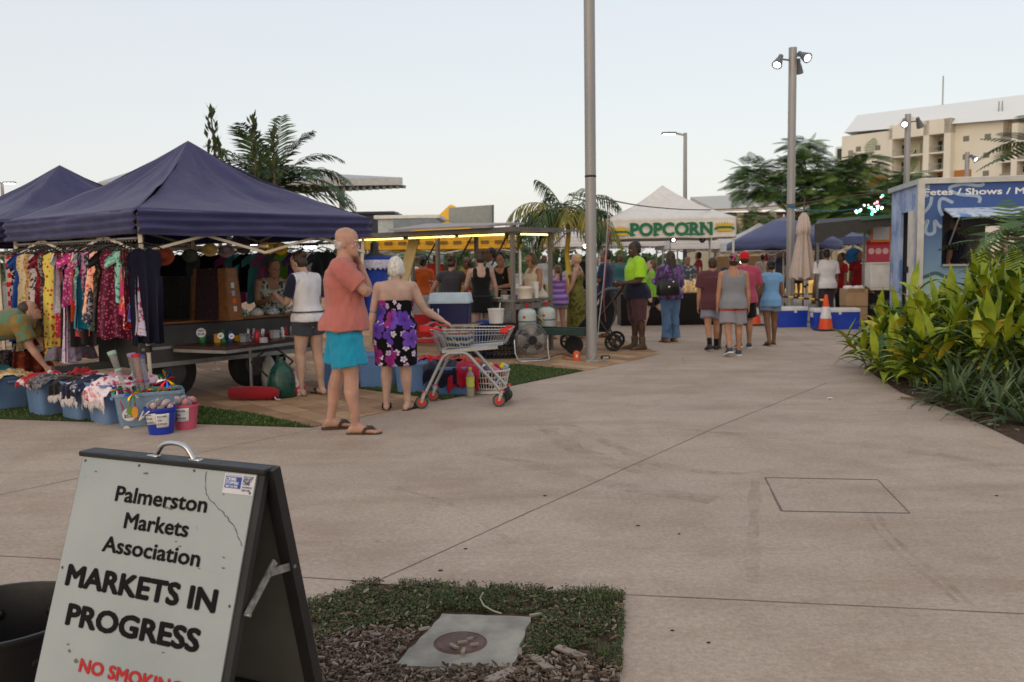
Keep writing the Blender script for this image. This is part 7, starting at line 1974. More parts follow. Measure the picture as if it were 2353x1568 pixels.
# dark awning stall beside the trailer
o = P(1965, 600, 20.5); t = thing('awning_stall', 'stall under a low black awning between the cream umbrella and the blue trailer', 'stall', (o.x, o.y, 0)); zc = lambda x, y, Y: P(x, y, Y)
q = [zc(1872, 519, 20.0), zc(2052, 500, 19.3), zc(2052, 497, 22.0), zc(1880, 508, 22.6)]
g = MB(); g.prism(q, V((0, 0, .04))); a, b = q[0], q[1]; n_ = 24
for i in range(n_): u0, u1 = a.lerp(b, i / n_), a.lerp(b, (i + 1) / n_); dz, d2 = (.36 - .22 * (j / n_) + .04 * math.sin(j * .9) for j in (i, i + 1)); g.prism([u0, u1, u1 - V((0, 0, d2)), u0 - V((0, 0, dz))], V((0, .012, 0)))
g.build('awning', mat('black awning cloth', (.022, .023, .025), .6), t, 0, world=True)
g = MB(); g.bar(zc(1978, 503.5, 19.55), zc(2048, 497, 19.25), .05, .08); g.build('green_edge', mat('green edge', (.02, .10, .075), .5), t, 0, world=True)
g = MB()
for x, Y in ((1987, 19.9), (1880, 20.2)): p = P(x, 510, Y); g.bar((p.x, p.y, 0), (p.x, p.y, p.z), .045)
g.build('posts', steel, t, 0, world=True)
def panel(name, label, cat, x0, x1, y0, y1, Y, m, dep=.04, **k):
 a = P(x0, y1, Y); b = P(x1, y1, Y); zt = P(x0, y0, Y).z; t = thing(name, label, cat, ((a.x + b.x) / 2, Y, a.z)); w = abs(b.x - a.x); h = zt - a.z; g = MB(); g.box((0, 0, h / 2), (w, dep, h), None, .008); g.build(k.get('part', 'panel'), m, t, 30); return t, w, h
redpan = mat('pink red panel', (.42, .05, .09), .5)
t, w, h = panel('menu_board', 'red menu board with three pale food pictures in the dark awning stall', 'board', 1990, 2044, 553, 605, 20.3, redpan)
for i in range(3): g = MB(); g.lathe([(.07, 0), (.06, .004), (0, .004)], ((i - 1) * w * .3, -.021, h * .52), 14, axis=(0, -1, 0)); g.build('food_picture', mat('pale food picture', (.62, .42, .42), .5), t, 0)
g = MB(); g.box((0, -.024, h * .86), (w * .95, .006, h * .12)); g.build('red_strip', mat('red stick', 0), t, 0)
t, w, h = panel('menu_sheet', 'grey menu sheet in an orange frame above the red menu board', 'sign', 2005, 2042, 522, 552, 20.2, mat('grey sheet', (.42, .42, .43), .6)); g = MB(); g.box((0, .012, h / 2), (w + .09, .03, h + .09)); g.build('frame', mat('orange frame', (.60, .20, .03), .5), t, 0)
t, w, h = panel('serving_fridge', 'white chest under the red menu board beside the trailer', 'chest', 1990, 2045, 607, 662, 19.8, whitep, .5, part='body'); g = MB(); g.box((0, 0, h + .015), (w + .04, .54, .03), None, .01); g.build('lid', whitep, t, 30)
t, w, h = panel('equipment_pile', 'dark pile of covered equipment under the white chest', 'equipment', 1992, 2046, 668, 745, 19.7, bk, .5, part='covered_box')
g = MB()
for i in range(6): g.ell((rnd(-.25, .25), -.2, rnd(.1, .6)), (.14, .12, .12), 10)
g.build('cover_folds', mat('black rubbish plastic', (.015, .016, .017), .35, bump=.4, bs=14), t, 180)
t, w, h = panel('cardboard_box', 'open brown cardboard box on a second box behind the right cool box', 'box', 1937, 1985, 664, 703, 19.5, mat('cardboard', (.36, .24, .14), .8), .45, part='carton'); g = MB(); g.box((-w * .1, -.24, h * .9), (w * .8, .01, h * .3), Matrix.Rotation(.5, 3, 'X')); g.box((w * .62, 0, h * .95), (.25, .4, .01), Matrix.Rotation(.7, 3, 'Y')); g.build('flap', mat('cardboard', 0), t, 0); g = MB()
for i in range(8): g.ell((rnd(-.18, .18), rnd(-.15, .15), h + .02), (.08, .07, .05), 8)
g.build('white_bags', whitep, t, 180)
t, w, h = panel('cardboard_box', 'closed brown cardboard box under the open one behind the right cool box', 'box', 1938, 1984, 704, 742, 19.52, mat('cardboard', 0), .45, part='carton'); g = MB(); g.box((0, 0, h * .5), (.06, .456, h * 1.004)); g.build('tape', mat('brown tape', (.25, .15, .07), .3), t, 0)
p = P(1961, 590, 21.3); t = thing('blue_disc', 'big plain bright blue round disc at the back of the awning stall', 'disc', p); g = MB(); g.lathe([(.20, -.02), (.205, 0), (.20, .02)], (0, 0, 0), 30, axis=(0, -1, 0)); g.build('disc', mat('vivid blue', (.01, .13, .40), .5), t, 50); g = MB(); g.tube([(0, .03, 0), (0, .03, -p.z)], .012, 6); g.build('stand', hang_m, t, 60)
# blue ice trailer
C0 = V((7.24, 16.0, 0)); fu = V((2.3, -.44, 0)).normalized(); eu = V((.44, 2.3, 0)).normalized(); fn_ = V((fu.y, -fu.x, 0)); fn_ = fn_ if fn_.y < 0 else -fn_; LT, WT, ZB, ZT = 4.6, 2.34, .42, 2.80
t = thing('ice_trailer', 'blue catering trailer with a white snowflake outline and an open serving window', 'trailer', C0 + fu * 2.3 + eu * 1.2)
def blue_mat():
 m, tt, b, oc = base_mat('blue vinyl wrap', .35, 0, .4); sep = tt.new('SeparateXYZ'); tt.link(oc, sep.inputs[0]); f = tt.math('MULTIPLY_ADD', tt.noise(oc, .8, 2), .25, sep.outputs['Z'])
 tt.link(tt.ramp(tt.math('DIVIDE', f, 3.0), ((.2, (.22, .36, .44)), (.5, (.12, .22, .35)), (.72, (.028, .09, .27)), (1, (.02, .065, .27)))), b.inputs['Base Color']); return m
bm = blue_mat(); alu2 = mat('alu corner trim', (.40, .42, .43), .4, .7); pale_b = mat('pale blue print', (.27, .38, .52), .4)
def fx(px_, py_): return on_plane(px_, py_, C0, fn_)
def fa(px_, py_): q = fx(px_, py_); return (q - C0).dot(fu), q.z
def fp(a, z, off=0.0): q = C0 + fu * a + fn_ * off; return V((q.x, q.y, z))
wa, wz1 = fa(2166, 487); _, wz0 = fa(2170, 612); wa2 = 3.6
g = MB()
for a0, a1, z0, z1 in ((0, wa, ZB, ZT), (wa, LT, ZB, wz0), (wa, LT, wz1, ZT), (wa2, LT, wz0, wz1)): g.prism([fp(a0, z0), fp(a1, z0), fp(a1, z1), fp(a0, z1)], eu * .05)
g.build('front_wall', bm, t, 0, world=True)
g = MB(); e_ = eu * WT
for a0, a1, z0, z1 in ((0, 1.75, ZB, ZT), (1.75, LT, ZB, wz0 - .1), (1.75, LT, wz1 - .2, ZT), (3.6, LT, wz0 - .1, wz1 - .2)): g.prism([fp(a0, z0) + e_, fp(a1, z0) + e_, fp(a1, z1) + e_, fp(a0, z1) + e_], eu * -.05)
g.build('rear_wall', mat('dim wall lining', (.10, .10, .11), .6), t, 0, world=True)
def ep(a, z, off=0.0): q = C0 + eu * a - fu * off; return V((q.x, q.y, z))
g = MB(); ZD = 2.32
for a0, a1, z0, z1 in ((.06, .42, ZB, ZT), (1.5, WT, ZB, ZT), (.42, 1.5, ZD, ZT)): g.prism([ep(a0, z0), ep(a1, z0), ep(a1, z1), ep(a0, z1)], fu * .05)
g.build('end_wall', cloth('cloudy blue vinyl', '#5878b0', '#8aa0c8', 'blotch', 2.2, '#9fb4d4', .4), t, 0, world=True)
g = MB(); g.prism([ep(.44, ZB + .02, .03), ep(.80, ZB + .02, .03), ep(.80, ZD, .03), ep(.44, ZD, .03)], fu * .04); dr = g.build('door', mat('white door', (.60, .58, .53), .5), t, 0, world=True)
g = MB(); g.box(ep(.70, 1.25, .06), (.05, .05, .12), None, .01); o_ = g.build('handle', bk, dr, 30); o_.data.transform(MW[t.name].inverted())
for a0, a1, z0, z1 in ((.05, .05, ZB, ZT),): g = MB(); g.bar(fp(-.0, ZB, .015) - fu * .015, fp(-.0, ZT, .015) - fu * .015, .11, .11, up=fu); g.build('corner_trim', alu2, t, 0, world=True)
g = MB(); g.bar(fp(-.06, ZT, .03), fp(LT, ZT, .03), .09, .09); g.bar(ep(-.06, ZT, .03), ep(WT, ZT, .03), .09, .09); g.build('roof_trim', alu2, t, 0, world=True)
g = MB(); g.prism([fp(0, ZT + .02), fp(LT, ZT + .02), fp(LT, ZT + .02) + e_, fp(0, ZT + .02) + e_], V((0, 0, .04))); g.build('roof', white_m, t, 0, world=True)
g = MB(); g.prism([fp(0, ZB - .06), fp(LT, ZB - .06), fp(LT, ZB - .06) + e_, fp(0, ZB - .06) + e_], V((0, 0, .05))); g.build('floor', bk, t, 0, world=True)
g = MB(); g.prism([fp(wa, wz0, .1), fp(LT, wz0, .1), fp(LT, wz0, -.25), fp(wa, wz0, -.25)], V((0, 0, .035))); g.build('counter', steel, t, 0, world=True)
for a in (1.9, 2.6): g = MB(); g.lathe([(.12, -.1), (.3, -.1), (.32, -.06), (.32, .06), (.3, .1)], fp(a, .32, -.2), 24, axis=fn_); g.build('wheel', mat('tyre rubber', 0), t, 40, world=True)
# awning flap raised over the window
g = MB(); q0, q1 = fp(wa + .02, wz1 + .03, .01), fp(wa2, wz1 + .03, .01); k = fn_ * .55 + V((0, 0, -.15)); g.prism([q0, q1, q1 + k, q0 + k], V((0, 0, .03))); g.build('flap', cloth('flap print', '#7f9cc8', '#c4d2e0', 'blotch', 3, '#5f86c0', .4), t, 0, world=True)
g = MB()
for q in (q0 + fu * .1, q1 - fu * .1): g.tube([q - V((0, 0, .6)), q + k], .014, 6)
g.build('flap_struts', alu2, t, 60, world=True)
# snowflake outline on the front
zf = lambda u, v: ((2240 + u * .2041) / 1.088, (440 + v * .2041) / 1.088)
def stroke(pts, w, m, part):
 P3 = [fx(*zf(*q)) + fn_ * .004 for q in pts]; L, Rr = [], []
 for i, p in enumerate(P3):
  d = (P3[min(i + 1, len(P3) - 1)] - P3[max(i - 1, 0)]).normalized(); n = d.cross(fn_).normalized(); L.append(p + n * w / 2); Rr.append(p - n * w / 2)
 g = MB(); g.rings([[a, b] for a, b in zip(L, Rr)], False, False); return g.build(part, m, t, 0, world=True, solid=.002)
def rnd_pts(pts):
 for _ in range(2):
  n = [pts[0]]
  for a, b in zip(pts, pts[1:]): n += [(a[0] * .75 + b[0] * .25, a[1] * .75 + b[1] * .25), (a[0] * .25 + b[0] * .75, a[1] * .25 + b[1] * .75)]
  pts = n + [pts[-1]]
 return pts
for pts in ([(300, 490), (420, 370), (438, 255)], [(570, 490), (520, 390), (545, 255), (700, 330)], [(300, 605), (345, 590), (400, 530), (360, 640), (360, 700), (415, 722), (470, 700), (475, 640), (470, 530), (520, 610), (560, 630)], [(300, 110), (420, 125), (330, 165), (300, 170)], [(300, 262), (400, 235)], [(1080, 90), (1040, 125), (860, 100), (800, 98), (620, 145), (740, 230), (1000, 240), (1035, 280), (1015, 330)]): stroke(rnd_pts(pts), .055, pale_b, 'snowflake_outline')
a0, z0 = fa(*zf(345, 236)); dsl = (fa(*zf(1300, 222))[1] - z0) / (fa(*zf(1300, 222))[0] - a0); capw = fa(*zf(330, 160))[1] - z0; lw = mat('silver lettering', (.66, .70, .74), .35)
ob = text('Fetes / Shows / M', 1, Matrix.Identity(4), lw, None, 0, 1, ext=0); me = ob.data; w0 = min(v.co.x for v in me.vertices); bolden(me, .028); a1 = fa(*zf(1580, 200))[0]; w1 = max(v.co.x for v in me.vertices)
me.transform(MW[t.name].inverted() @ basis(fp(a0, z0, .007), fu + V((0, 0, dsl)), V((0, 0, 1))) @ Matrix.Diagonal(((a1 - a0) / (w1 - w0), capw / .72, 1, 1)) @ Matrix.Translation(V((-w0, 0, 0)))); ob.parent = t
rc = [(300 + 250 * math.cos(a) * (1 + .05 * math.sin(7 * a)) + 180, 1440 + 200 * math.sin(a) * (1 + .05 * math.sin(7 * a)) - 40) for a in (6.2832 * k / 40 for k in range(41))]
stroke(rc, .06, mat('dark teal print', (.03, .08, .10), .4), 'round_outline')
g = MB(); g.poly([fx(*zf(480 + (u - 480) * .86, 1400 + (v - 1400) * .86)) + fn_ * .003 for u, v in rc[:-1]]); g.build('round_print', mat('pale teal print', (.22, .36, .36), .4), t, 0, world=True)
# everyone else at the market
def pl(n, *a): return cloth('wear ' + n, *a)
bkc, dnm, lden = pl('black', '#121214'), cloth('dark denim', 0) if 0 else cloth('dark denim', '#39404d'), pl('pale denim', '#8a93a6')
blk_sh = mat('black shoe leather', (.02, .019, .019), .6)
STAND = dict(legR=(2, 2, 3, 8), legL=(-3, 2, 2, 8))
def P2(label, at, face, H, sex='m', skin='tan', hr=('short', 'black'), top=None, bot=None, feet=None, pose=None, fat=1.0, vox=.011, fd=False, group=None, side=0):
 """one market visitor: top and bottom are (kind, cloth, options)"""
 p = G(*at) if len(at) == 2 else P(*at)
 if len(at) == 3: p.z = side
 po = dict(STAND); po.update(pose or {})
 t, F = person(label, (p.x, p.y, p.z + .004), face, H, po, sex, fat, skin, hr, vox, group, fd)
 if top:
  k, m, o = (*top, {})[:3] if len(top) == 2 else top
  if k == 'gown': gown(F, m, t, **o)
  else: shirt(F, m, t, kind=k, **o)
 if bot:
  k, m, o = (*bot, {})[:3] if len(bot) == 2 else bot
  if k == 'skirt': gown(F, m, t, z1=.57, name='skirt', **o)
  else: shorts(F, m, t, name=k, **{'z1': .55, **o})
 if feet == 'sandal': sandals(F, mat('brown leather', 0), t)
 elif feet == 'shoe': shoes(F, blk_sh, t)
 elif feet == 'sock': shoes(F, blk_sh, t, sock=bkc)
 elif feet == 'runner': shoes(F, mat('navy runner', (.03, .04, .07), .6), t, sole=mat('print white', 0))
 elif feet == 'boot': shoes(F, mat('olive work boot', (.075, .055, .035), .8), t, .32)
 return t, F
def hand_at(F, k): return MW[F.root.name] @ F.arms[k][2]
R, L = 'R', 'L'
# left edge: bending man at the tubs
P2('person bending down over the tubs at the left edge in an olive patterned shirt', (-38, 938), -74, 1.66, 'm', 'ruddy', ('short', 'dark brown'), ('tee', pl('olive print', '#7a6a3a', '#5a7a64', 'speckle', 12, '#8c6a34'), dict(sleeve=.7, ease=.02, z0=.5)), ('trousers', bkc, dict(leg=1.9)), 'shoe', dict(lean=78, bend=14, head=(0, -18, 0), armR=((.05, .35, -1), (.0, .55, -.9)), armL=((-.1, .5, -1), (0, .5, -1)), legR=(8, 3, 12), legL=(-4, 3, 6)), 1.12, fd=True)
# vendor behind the tray table
P2('vendor woman with short brown hair in a black and white top behind the table', (618, 590, 11.75), -150, 1.60, 'f', 'tan', ('short', 'brown'), ('tank', pl('blotch', '#20242a', '#a9b3a6', 'blotch', 13, '#3c4640'), dict(z0=.42, ease=.02, flare=.02)), ('trousers', bkc, dict(leg=1.9)), 'shoe', dict(lean=10, bend=12, head=(10, 18, 0), armL=((-.55, .45, -.75), (-.25, .75, -.6)), armR=((.2, .3, -1), (-.3, .9, .2))), 1.2, fd=True)
# food stall
P2('woman with dark tied hair in a charcoal T-shirt working at the food stall', (1036, 590, 15.0), -4, 1.60, 'f', 'tan', ('bun', 'dark brown'), ('tee', pl('charcoal', '#3c3a3f'), dict(sleeve=.35)), ('skirt', bkc, dict(zh=.3)), 'sandal', dict(head=(-20, 12, 0), armL=((-.55, .1, -.8), (-.3, .35, -.8)), armR=((.55, .2, -.8), (.35, .9, -.1))), 1.08)
P2('woman in a black tank dress, her back turned, at the food stall', (1104, 590, 14.75), 8, 1.67, 'f', 'pale', ('short', 'dark brown'), ('gown', bkc, dict(zh=.40, straps=True, hem=.11)), None, 'sandal', dict(head=(6, 14, 0), armR=((.3, .2, -1), (.1, .5, -.9)), armL=((-.3, .3, -1), (.05, .9, -.4))), 1.02)
P2('woman in a black singlet looking down across the food stall counter', (1162, 590, 16.1), 140, 1.68, 'f', 'tan', ('bun', 'black'), ('tank', bkc, {}), ('trousers', bkc, dict(leg=1.9)), 'shoe', dict(lean=6, bend=8, head=(10, 22, 0), armR=((.3, .3, -1), (-.75, .75, -.1)), armL=((-.3, .3, -1), (.75, .8, -.15))), fd=True)
P2('man in a white T-shirt half hidden behind the black dress at the stall', (1128, 590, 16.9), 100, 1.76, 'm', 'brown', ('short', 'black'), ('tee', white_c), ('shorts', bkc), 'shoe')
P2('child leaning with lowered face between the white T-shirt and the black singlet', (1142, 590, 16.2), 190, 1.44, 'm', 'tan', ('short', 'black'), ('tee', pl('aqua', '#4f8f8c')), ('shorts', bkc), 'sandal', dict(lean=8, head=(0, 20, 0)), fd=True)
P2('woman in a sleeveless cream white top with a bag strap, at the counter end', (1229, 590, 15.75), 120, 1.65, 'f', 'tan', ('bob', 'brown'), ('tank', pl('cream top', '#cfc4b2'), dict(z0=.46, ease=.016)), ('trousers', pl('white cotton', '#b8b8bc'), dict(leg=1.9)), 'sandal', dict(lean=3, head=(12, 22, 0), armR=((.25, .3, -1), (-.6, .8, -.2)), armL=((-.2, .1, -1), (.2, .6, -.7))), 1.15, fd=True)
P2('person in an orange top left of the food stall flap, back turned', (970, 590, 18.2), 20, 1.62, 'f', 'tan', ('bun', 'black'), ('tee', pl('orange', '#b8561f')), ('shorts', bkc), 'sandal')
P2('person in a mustard top behind the charcoal T-shirt with dark hair', (1073, 590, 17.6), 150, 1.60, 'f', 'brown', ('bob', 'black'), ('tee', pl('mustard', '#b8862c')), ('shorts', bkc), 'sandal', fd=True)
# by the big pole
t, F = P2('girl with a long ponytail in a purple striped top and denim shorts', (1284, 779), 14, 1.42, 'f', 'ruddy', ('pony', 'brown'), ('tank', pl('purple stripes', '#6a4d9c', '#9c7ab8', 'stripe', 9, '#b58fb0'), dict(z0=.46, ease=.02, flare=.02)), ('shorts', lden, dict(leg=.42)), 'sandal', dict(head=(15, 8, 0)), .95)
P2('blond woman with glasses in an olive dress standing left of the big pole', (1327, 776), 78, 1.63, 'f', 'ruddy', ('short', 'blond'), ('gown', pl('olive dress', '#4b4a1e', '#6f6c34', 'blotch', 9, '#3a3818'), dict(zh=.12, straps=True, hem=.15)), None, 'sandal', dict(armL=((-.2, .25, -1), (.0, .5, -.9)), armR=((.2, .1, -1), (0, .5, -.8))), 1.25, fd=True)
P2('man in a navy shirt looking left, half behind the big pole', (1394, 775), 62, 1.70, 'm', 'brown', ('short', 'black'), ('tee', pl('navy shirt', '#232b46'), dict(sleeve=.8)), ('shorts', pl('khaki', '#5a5346'), dict(leg=.9)), 'sandal', dict(armL=((-.2, .2, -1), (.2, .9, .1)), armR=((.2, .2, -1), (-.2, 1, -.1))), fd=True)
lime, nvy = pl('lime hi vis', '#9ad02c'), pl('hi vis navy', '#151b2e')
t, F = P2('man in a lime and navy work shirt pushing a black pram', (1464, 803), 98, 1.80, 'm', 'dark', ('short', 'black'), ('tee', [lime, nvy], dict(sleeve=.85, ease=.018, matf=lambda c: 1 if c.z < 1.13 and abs(c.x) < .26 else 0)), ('shorts', pl('plum brown shorts', '#4a3139'), dict(leg=1.02, ease=.02)), 'boot', dict(lean=2, head=(8, 4, 0), armR=((.18, -.05, -1), (-.05, .9, -.25), dict(curl=60)), armL=((-.2, .05, -1), (.0, .9, -.1), dict(curl=60))), 1.12, fd=True)
hr_, hl_ = hand_at(F, R), hand_at(F, L)
P2('walking child in a green top behind the man in lime, one leg trailing', (1497, 758), 85, 1.50, 'f', 'pale', ('pony', 'brown'), ('tee', pl('green top', '#6fae2a'), dict(sleeve=1.5)), ('shorts', bkc, dict(leg=.7)), None, dict(legR=(-30, 2, 28, 5, 30), legL=(16, 2, 6)))
t, F = P2('woman with long dark hair in a purple cardigan and jeans, carrying a black handbag', (1540, 786), 22, 1.64, 'f', 'tan', ('long', 'dark brown'), ('tee', pl('purple knit', '#6f5f94', '#4f2f5e', 'blotch', 6, '#7a6aa6'), dict(sleeve=1.7, ease=.02)), ('trousers', pl('blue jeans', '#3f5c82', '#56749a', 'blotch', 5), dict(leg=2.0, flare=.022)), 'sandal', dict(armR=((.25, .05, -1), (-.1, .5, -.6)), armL=((-.2, .4, -1), (.1, .9, .3))), 1.05)
q = P(1535, 660, 15.95); t = thing('handbag', 'black handbag with silver badges under the arm of the woman in jeans', 'handbag', q, .1); g = MB(); g.rings([ring(V((0, 0, z)), V((1, 0, 0)), V((0, 1, 0)), w, d, 20, 4) for z, w, d in ((-.15, .19, .07), (-.13, .21, .085), (.05, .20, .075), (.12, .17, .05))]); g.build('body', mat('black bag leather', (.012, .012, .014), .4), t, 50)
g = MB(); g.tube([(-.12, 0, .10), (-.08, .02, .3), (.03, .08, .52), (.1, .08, .3), (.12, 0, .1)], .014, 6); g.build('strap', mat('black bag leather', 0), t, 60); g = MB(); g.lathe([(.022, 0), (.018, .006), (0, .006)], (.0, -.082, .0), 10, axis=(0, -1, 0)); g.lathe([(.02, 0), (.016, .006), (0, .006)], (.08, -.065, .09), 10, axis=(0, -1, 0)); g.build('badge', chrome, t, 60)
# the walking group on the right
WALK = dict(legR=(10, 2, 4, 5), legL=(-12, 2, 14, 5, 10))
P2('boy in a plain brown maroon T-shirt and grey shorts walking away, black socks', (1636, 805), 2, 1.52, 'm', 'tan', ('short', 'dark brown'), ('tee', pl('maroon', '#55323a'), dict(sleeve=.75, ease=.022, z0=.44)), ('shorts', pl('grey shorts', '#7c8090'), dict(leg=.72)), 'sock', dict(WALK), 1.05)
t, F = P2('boy in a grey tank top, red and grey shorts and a colourful cap, walking away', (1684, 817), -3, 1.56, 'm', 'tan', ('short', 'dark brown'), ('tank', pl('grey tank', '#7e828a'), dict(z0=.455, ease=.016, flare=.012)), ('shorts', [pl('grey boardshorts', '#8a8792'), pl('red waistband', '#b0301c')], dict(leg=.85, ease=.022, matf=lambda c: 1 if c.z > .70 else 0)), 'runner', dict(legR=(6, 2, 6, 6), legL=(-10, 2, 22, 6, 14), head=(-10, 0, 0)), 1.08)
cap_hat(F, cloth('bright cap', '#18181c', '#c0307a', 'speckle', 24, '#3aa04a'), t, True)
t, F = P2('boy in a raspberry pink T-shirt and red cap, right of the grey tank top', (1709, 801), -8, 1.60, 'm', 'tan', ('short', 'dark brown'), ('tee', pl('raspberry', '#a2445e'), dict(sleeve=.8, ease=.022)), ('shorts', bkc, dict(leg=.8)), 'runner', dict(WALK, armR=((.2, .3, -1), (-.3, .8, -.3))), 1.05)
cap_hat(F, pl('red cap', '#b81420'), t, True)
P2('small child in black half hidden between the two boys', (1663, 800), 0, 1.36, 'm', 'brown', ('short', 'black'), ('tee', bkc, dict(sleeve=.7)), ('shorts', bkc, dict(leg=.9)), 'sandal')
P2('girl in a pale blue T-shirt and denim shorts, dark hair in a low bun', (1770, 793), 6, 1.46, 'f', 'brown', ('bun', 'black'), ('tee', pl('sky tee', '#6d9ac6'), dict(sleeve=.4, z0=.45)), ('shorts', pl('denim shorts', '#6f7f98'), dict(leg=.5)), 'sandal', dict(legR=(8, 2, 4), legL=(-8, 2, 14, 5, 8), head=(14, 5, 0), armR=((.2, -.05, -1), (.05, .4, -.8)), armL=((-.2, 0, -1), (0, .4, -.8))))
P2('man in a white T-shirt with his back turned at the awning stall', (1899, 590, 20.3), 8, 1.66, 'm', 'brown', ('short', 'black'), ('tee', white_c, dict(sleeve=.8, ease=.02)), ('trousers', pl('dark grey trousers', '#37343a'), dict(leg=1.9)), 'shoe', None, 1.1)
P2('worker in a red shirt right beside the man in white', (1934, 590, 20.9), 95, 1.58, 'f', 'brown', ('bun', 'black'), ('tee', pl('red uniform', '#8c1018')), ('trousers', bkc, dict(leg=1.9)), 'shoe', dict(armR=((.2, .3, -1), (0, 1, -.1))), fd=True)
P2('worker in a dark red shirt by the thin steel post of the awning stall', (1976, 590, 21.2), 160, 1.62, 'f', 'brown', ('pony', 'black'), ('tee', pl('dark red uniform', '#7a0d16')), ('trousers', bkc, dict(leg=1.9)), 'shoe', fd=True)
P2('person in a dark navy shirt inside the serving window of the blue trailer', (2196, 590, 16.9), 40, 1.78, 'm', 'brown', ('short', 'dark brown'), ('tee', pl('ink navy', '#0d1022'), dict(sleeve=.9, ease=.03)), ('trousers', bkc, dict(leg=1.9)), 'shoe', None, 1.2, side=.42)
P2('person in a turquoise top seen through the trailer window', (2318, 590, 23), 60, 1.72, 'f', 'ruddy', ('short', 'dark brown'), ('tank', pl('turquoise top', '#2a9ab0')), ('shorts', bkc), 'sandal', None, 1.1)
# the crowd far behind
CR = [(1580, 24, 170, '#56606e', 'grey blue'), (1905 - 300, 30, 90, '#8c2a34', 'wine'), (1425, 25, 0, '#3a6a70', 'teal'), (1372, 26, 160, '#4f8aa0', 'sky blue'), (1350, 29, -40, '#2a2a30', 'black'), (1250, 27, 30, '#a0a4ac', 'silver grey'), (1752, 31, 10, '#c8c0b4', 'cream'), (1795, 28, 100, '#44506a', 'slate blue'), (1830, 34, 0, '#5a5a40', 'olive'), (2260, 26, 30, '#b8b4b0', 'chalk white'), (2285, 27, 120, '#6a4a3c', 'brown'), (1000, 27, 10, '#b03020', 'red'), (945, 25, 150, '#b8bcc4', 'pale grey'), (1480, 31, 60, '#3c6c3c', 'green')]
for i, (x, Y, f, hx, cn) in enumerate(CR):
 P2(f'distant shopper in a {cn} top in the crowd behind the stalls', (x, 590, Y), f, 1.55 + .22 * ((i * 7) % 10) / 10, 'mf'[i % 2], ('tan', 'pale', 'brown')[i % 3], (('short', 'bob', 'short', 'bun')[i % 4], ('black', 'dark brown', 'brown')[i % 3]), ('tee', pl('far ' + cn, hx, *(('#c0b8b0', 'floral', 12) if i % 3 == 0 else ()))), ('shorts', dnm if i % 2 else bkc, dict(leg=.9)), 'shoe', None, 1 + .1 * (i % 3), .016, group='shoppers in the far crowd')
# the pram
a = V((hr_.x, hr_.y, 0)); w = V((-1, .12, 0)).normalized(); sd = V((.12, 1, 0)).normalized(); hm = (hr_ + hl_) / 2; fd_ = V((-.97, .2, 0)).normalized(); o = V((hm.x, hm.y, 0)) + fd_ * .36
t = thing('pram', 'black three wheeled pram with a grey sunshade, pushed by the man in lime', 'pram', o); yv = V((-fd_.y, fd_.x, 0)); pf = mat('pram frame', (.03, .03, .032), .4, .3); fab = cloth('pram fabric', '#15151a')
def pr(x, y, z): return o + fd_ * x + yv * y + V((0, 0, z))
g = MB(); g.tube([hr_, hm + V((0, 0, .01)), hl_], .018, 8)
for s in (-1, 1): g.tube([pr(-.42, s * .2, hm.z), pr(-.2, s * .24, .8), pr(.12, s * .24, .42), pr(.55, s * .05, .18)], .014, 8); g.tube([pr(.0, s * .24, .55), pr(-.25, s * .27, .17)], .014, 8)
g.build('frame', pf, t, 60, world=True)
g = MB(); g.rings([[pr(x + dx * c_, y * s_, z + dz * c_) for c_, s_ in ((-1, -1), (-1, 1), (1, 1), (1, -1))] for x, dx, y, z, dz in ((-.22, .05, .2, .85, .14), (-.1, .14, .22, .62, .12), (.05, .2, .22, .42, .1), (.32, .05, .18, .34, .04))]); g.build('seat', fab, t, 30, world=True)
g = MB(); g.grid(lambda u, v: pr(-.22 + .30 * math.cos(u * 2.2 - .2), (v - .5) * .46, .78 + .28 * math.sin(u * 2.2 - .2) - .1 * abs(v - .5)), 12, 6); g.build('hood', fab, t, 180, world=True, solid=.006)
g = MB(); g.grid(lambda u, v: pr(.08 + .22 * u, (v - .5) * (.46 - .1 * u), .93 - .20 * u), 6, 6); g.build('sunshade', cloth('pram shade', '#8f8a7c'), t, 180, world=True, solid=.005)
for x, y, r in ((-.25, -.29, .15), (-.25, .29, .15), (.55, 0, .14)):
 c_ = pr(x, y, r); g = MB(); g.lathe([(r - .045, -.02), (r - .01, -.028), (r, 0), (r - .01, .028), (r - .045, .02)], c_, 26, cap=False, axis=yv); wl = g.build('wheel', mat('tyre rubber', 0), t, 60, world=True); g = MB()
 for k in range(5): a_ = k * 1.257; g.bar(c_, c_ + fd_ * (r - .03) * math.cos(a_) + V((0, 0, (r - .03) * math.sin(a_))), .014, .03)
 g.lathe([(.03, -.035), (.03, .035)], c_, 10, axis=yv); s_ = g.build('spokes', pf, wl, 0); s_.data.transform(MW[t.name].inverted())
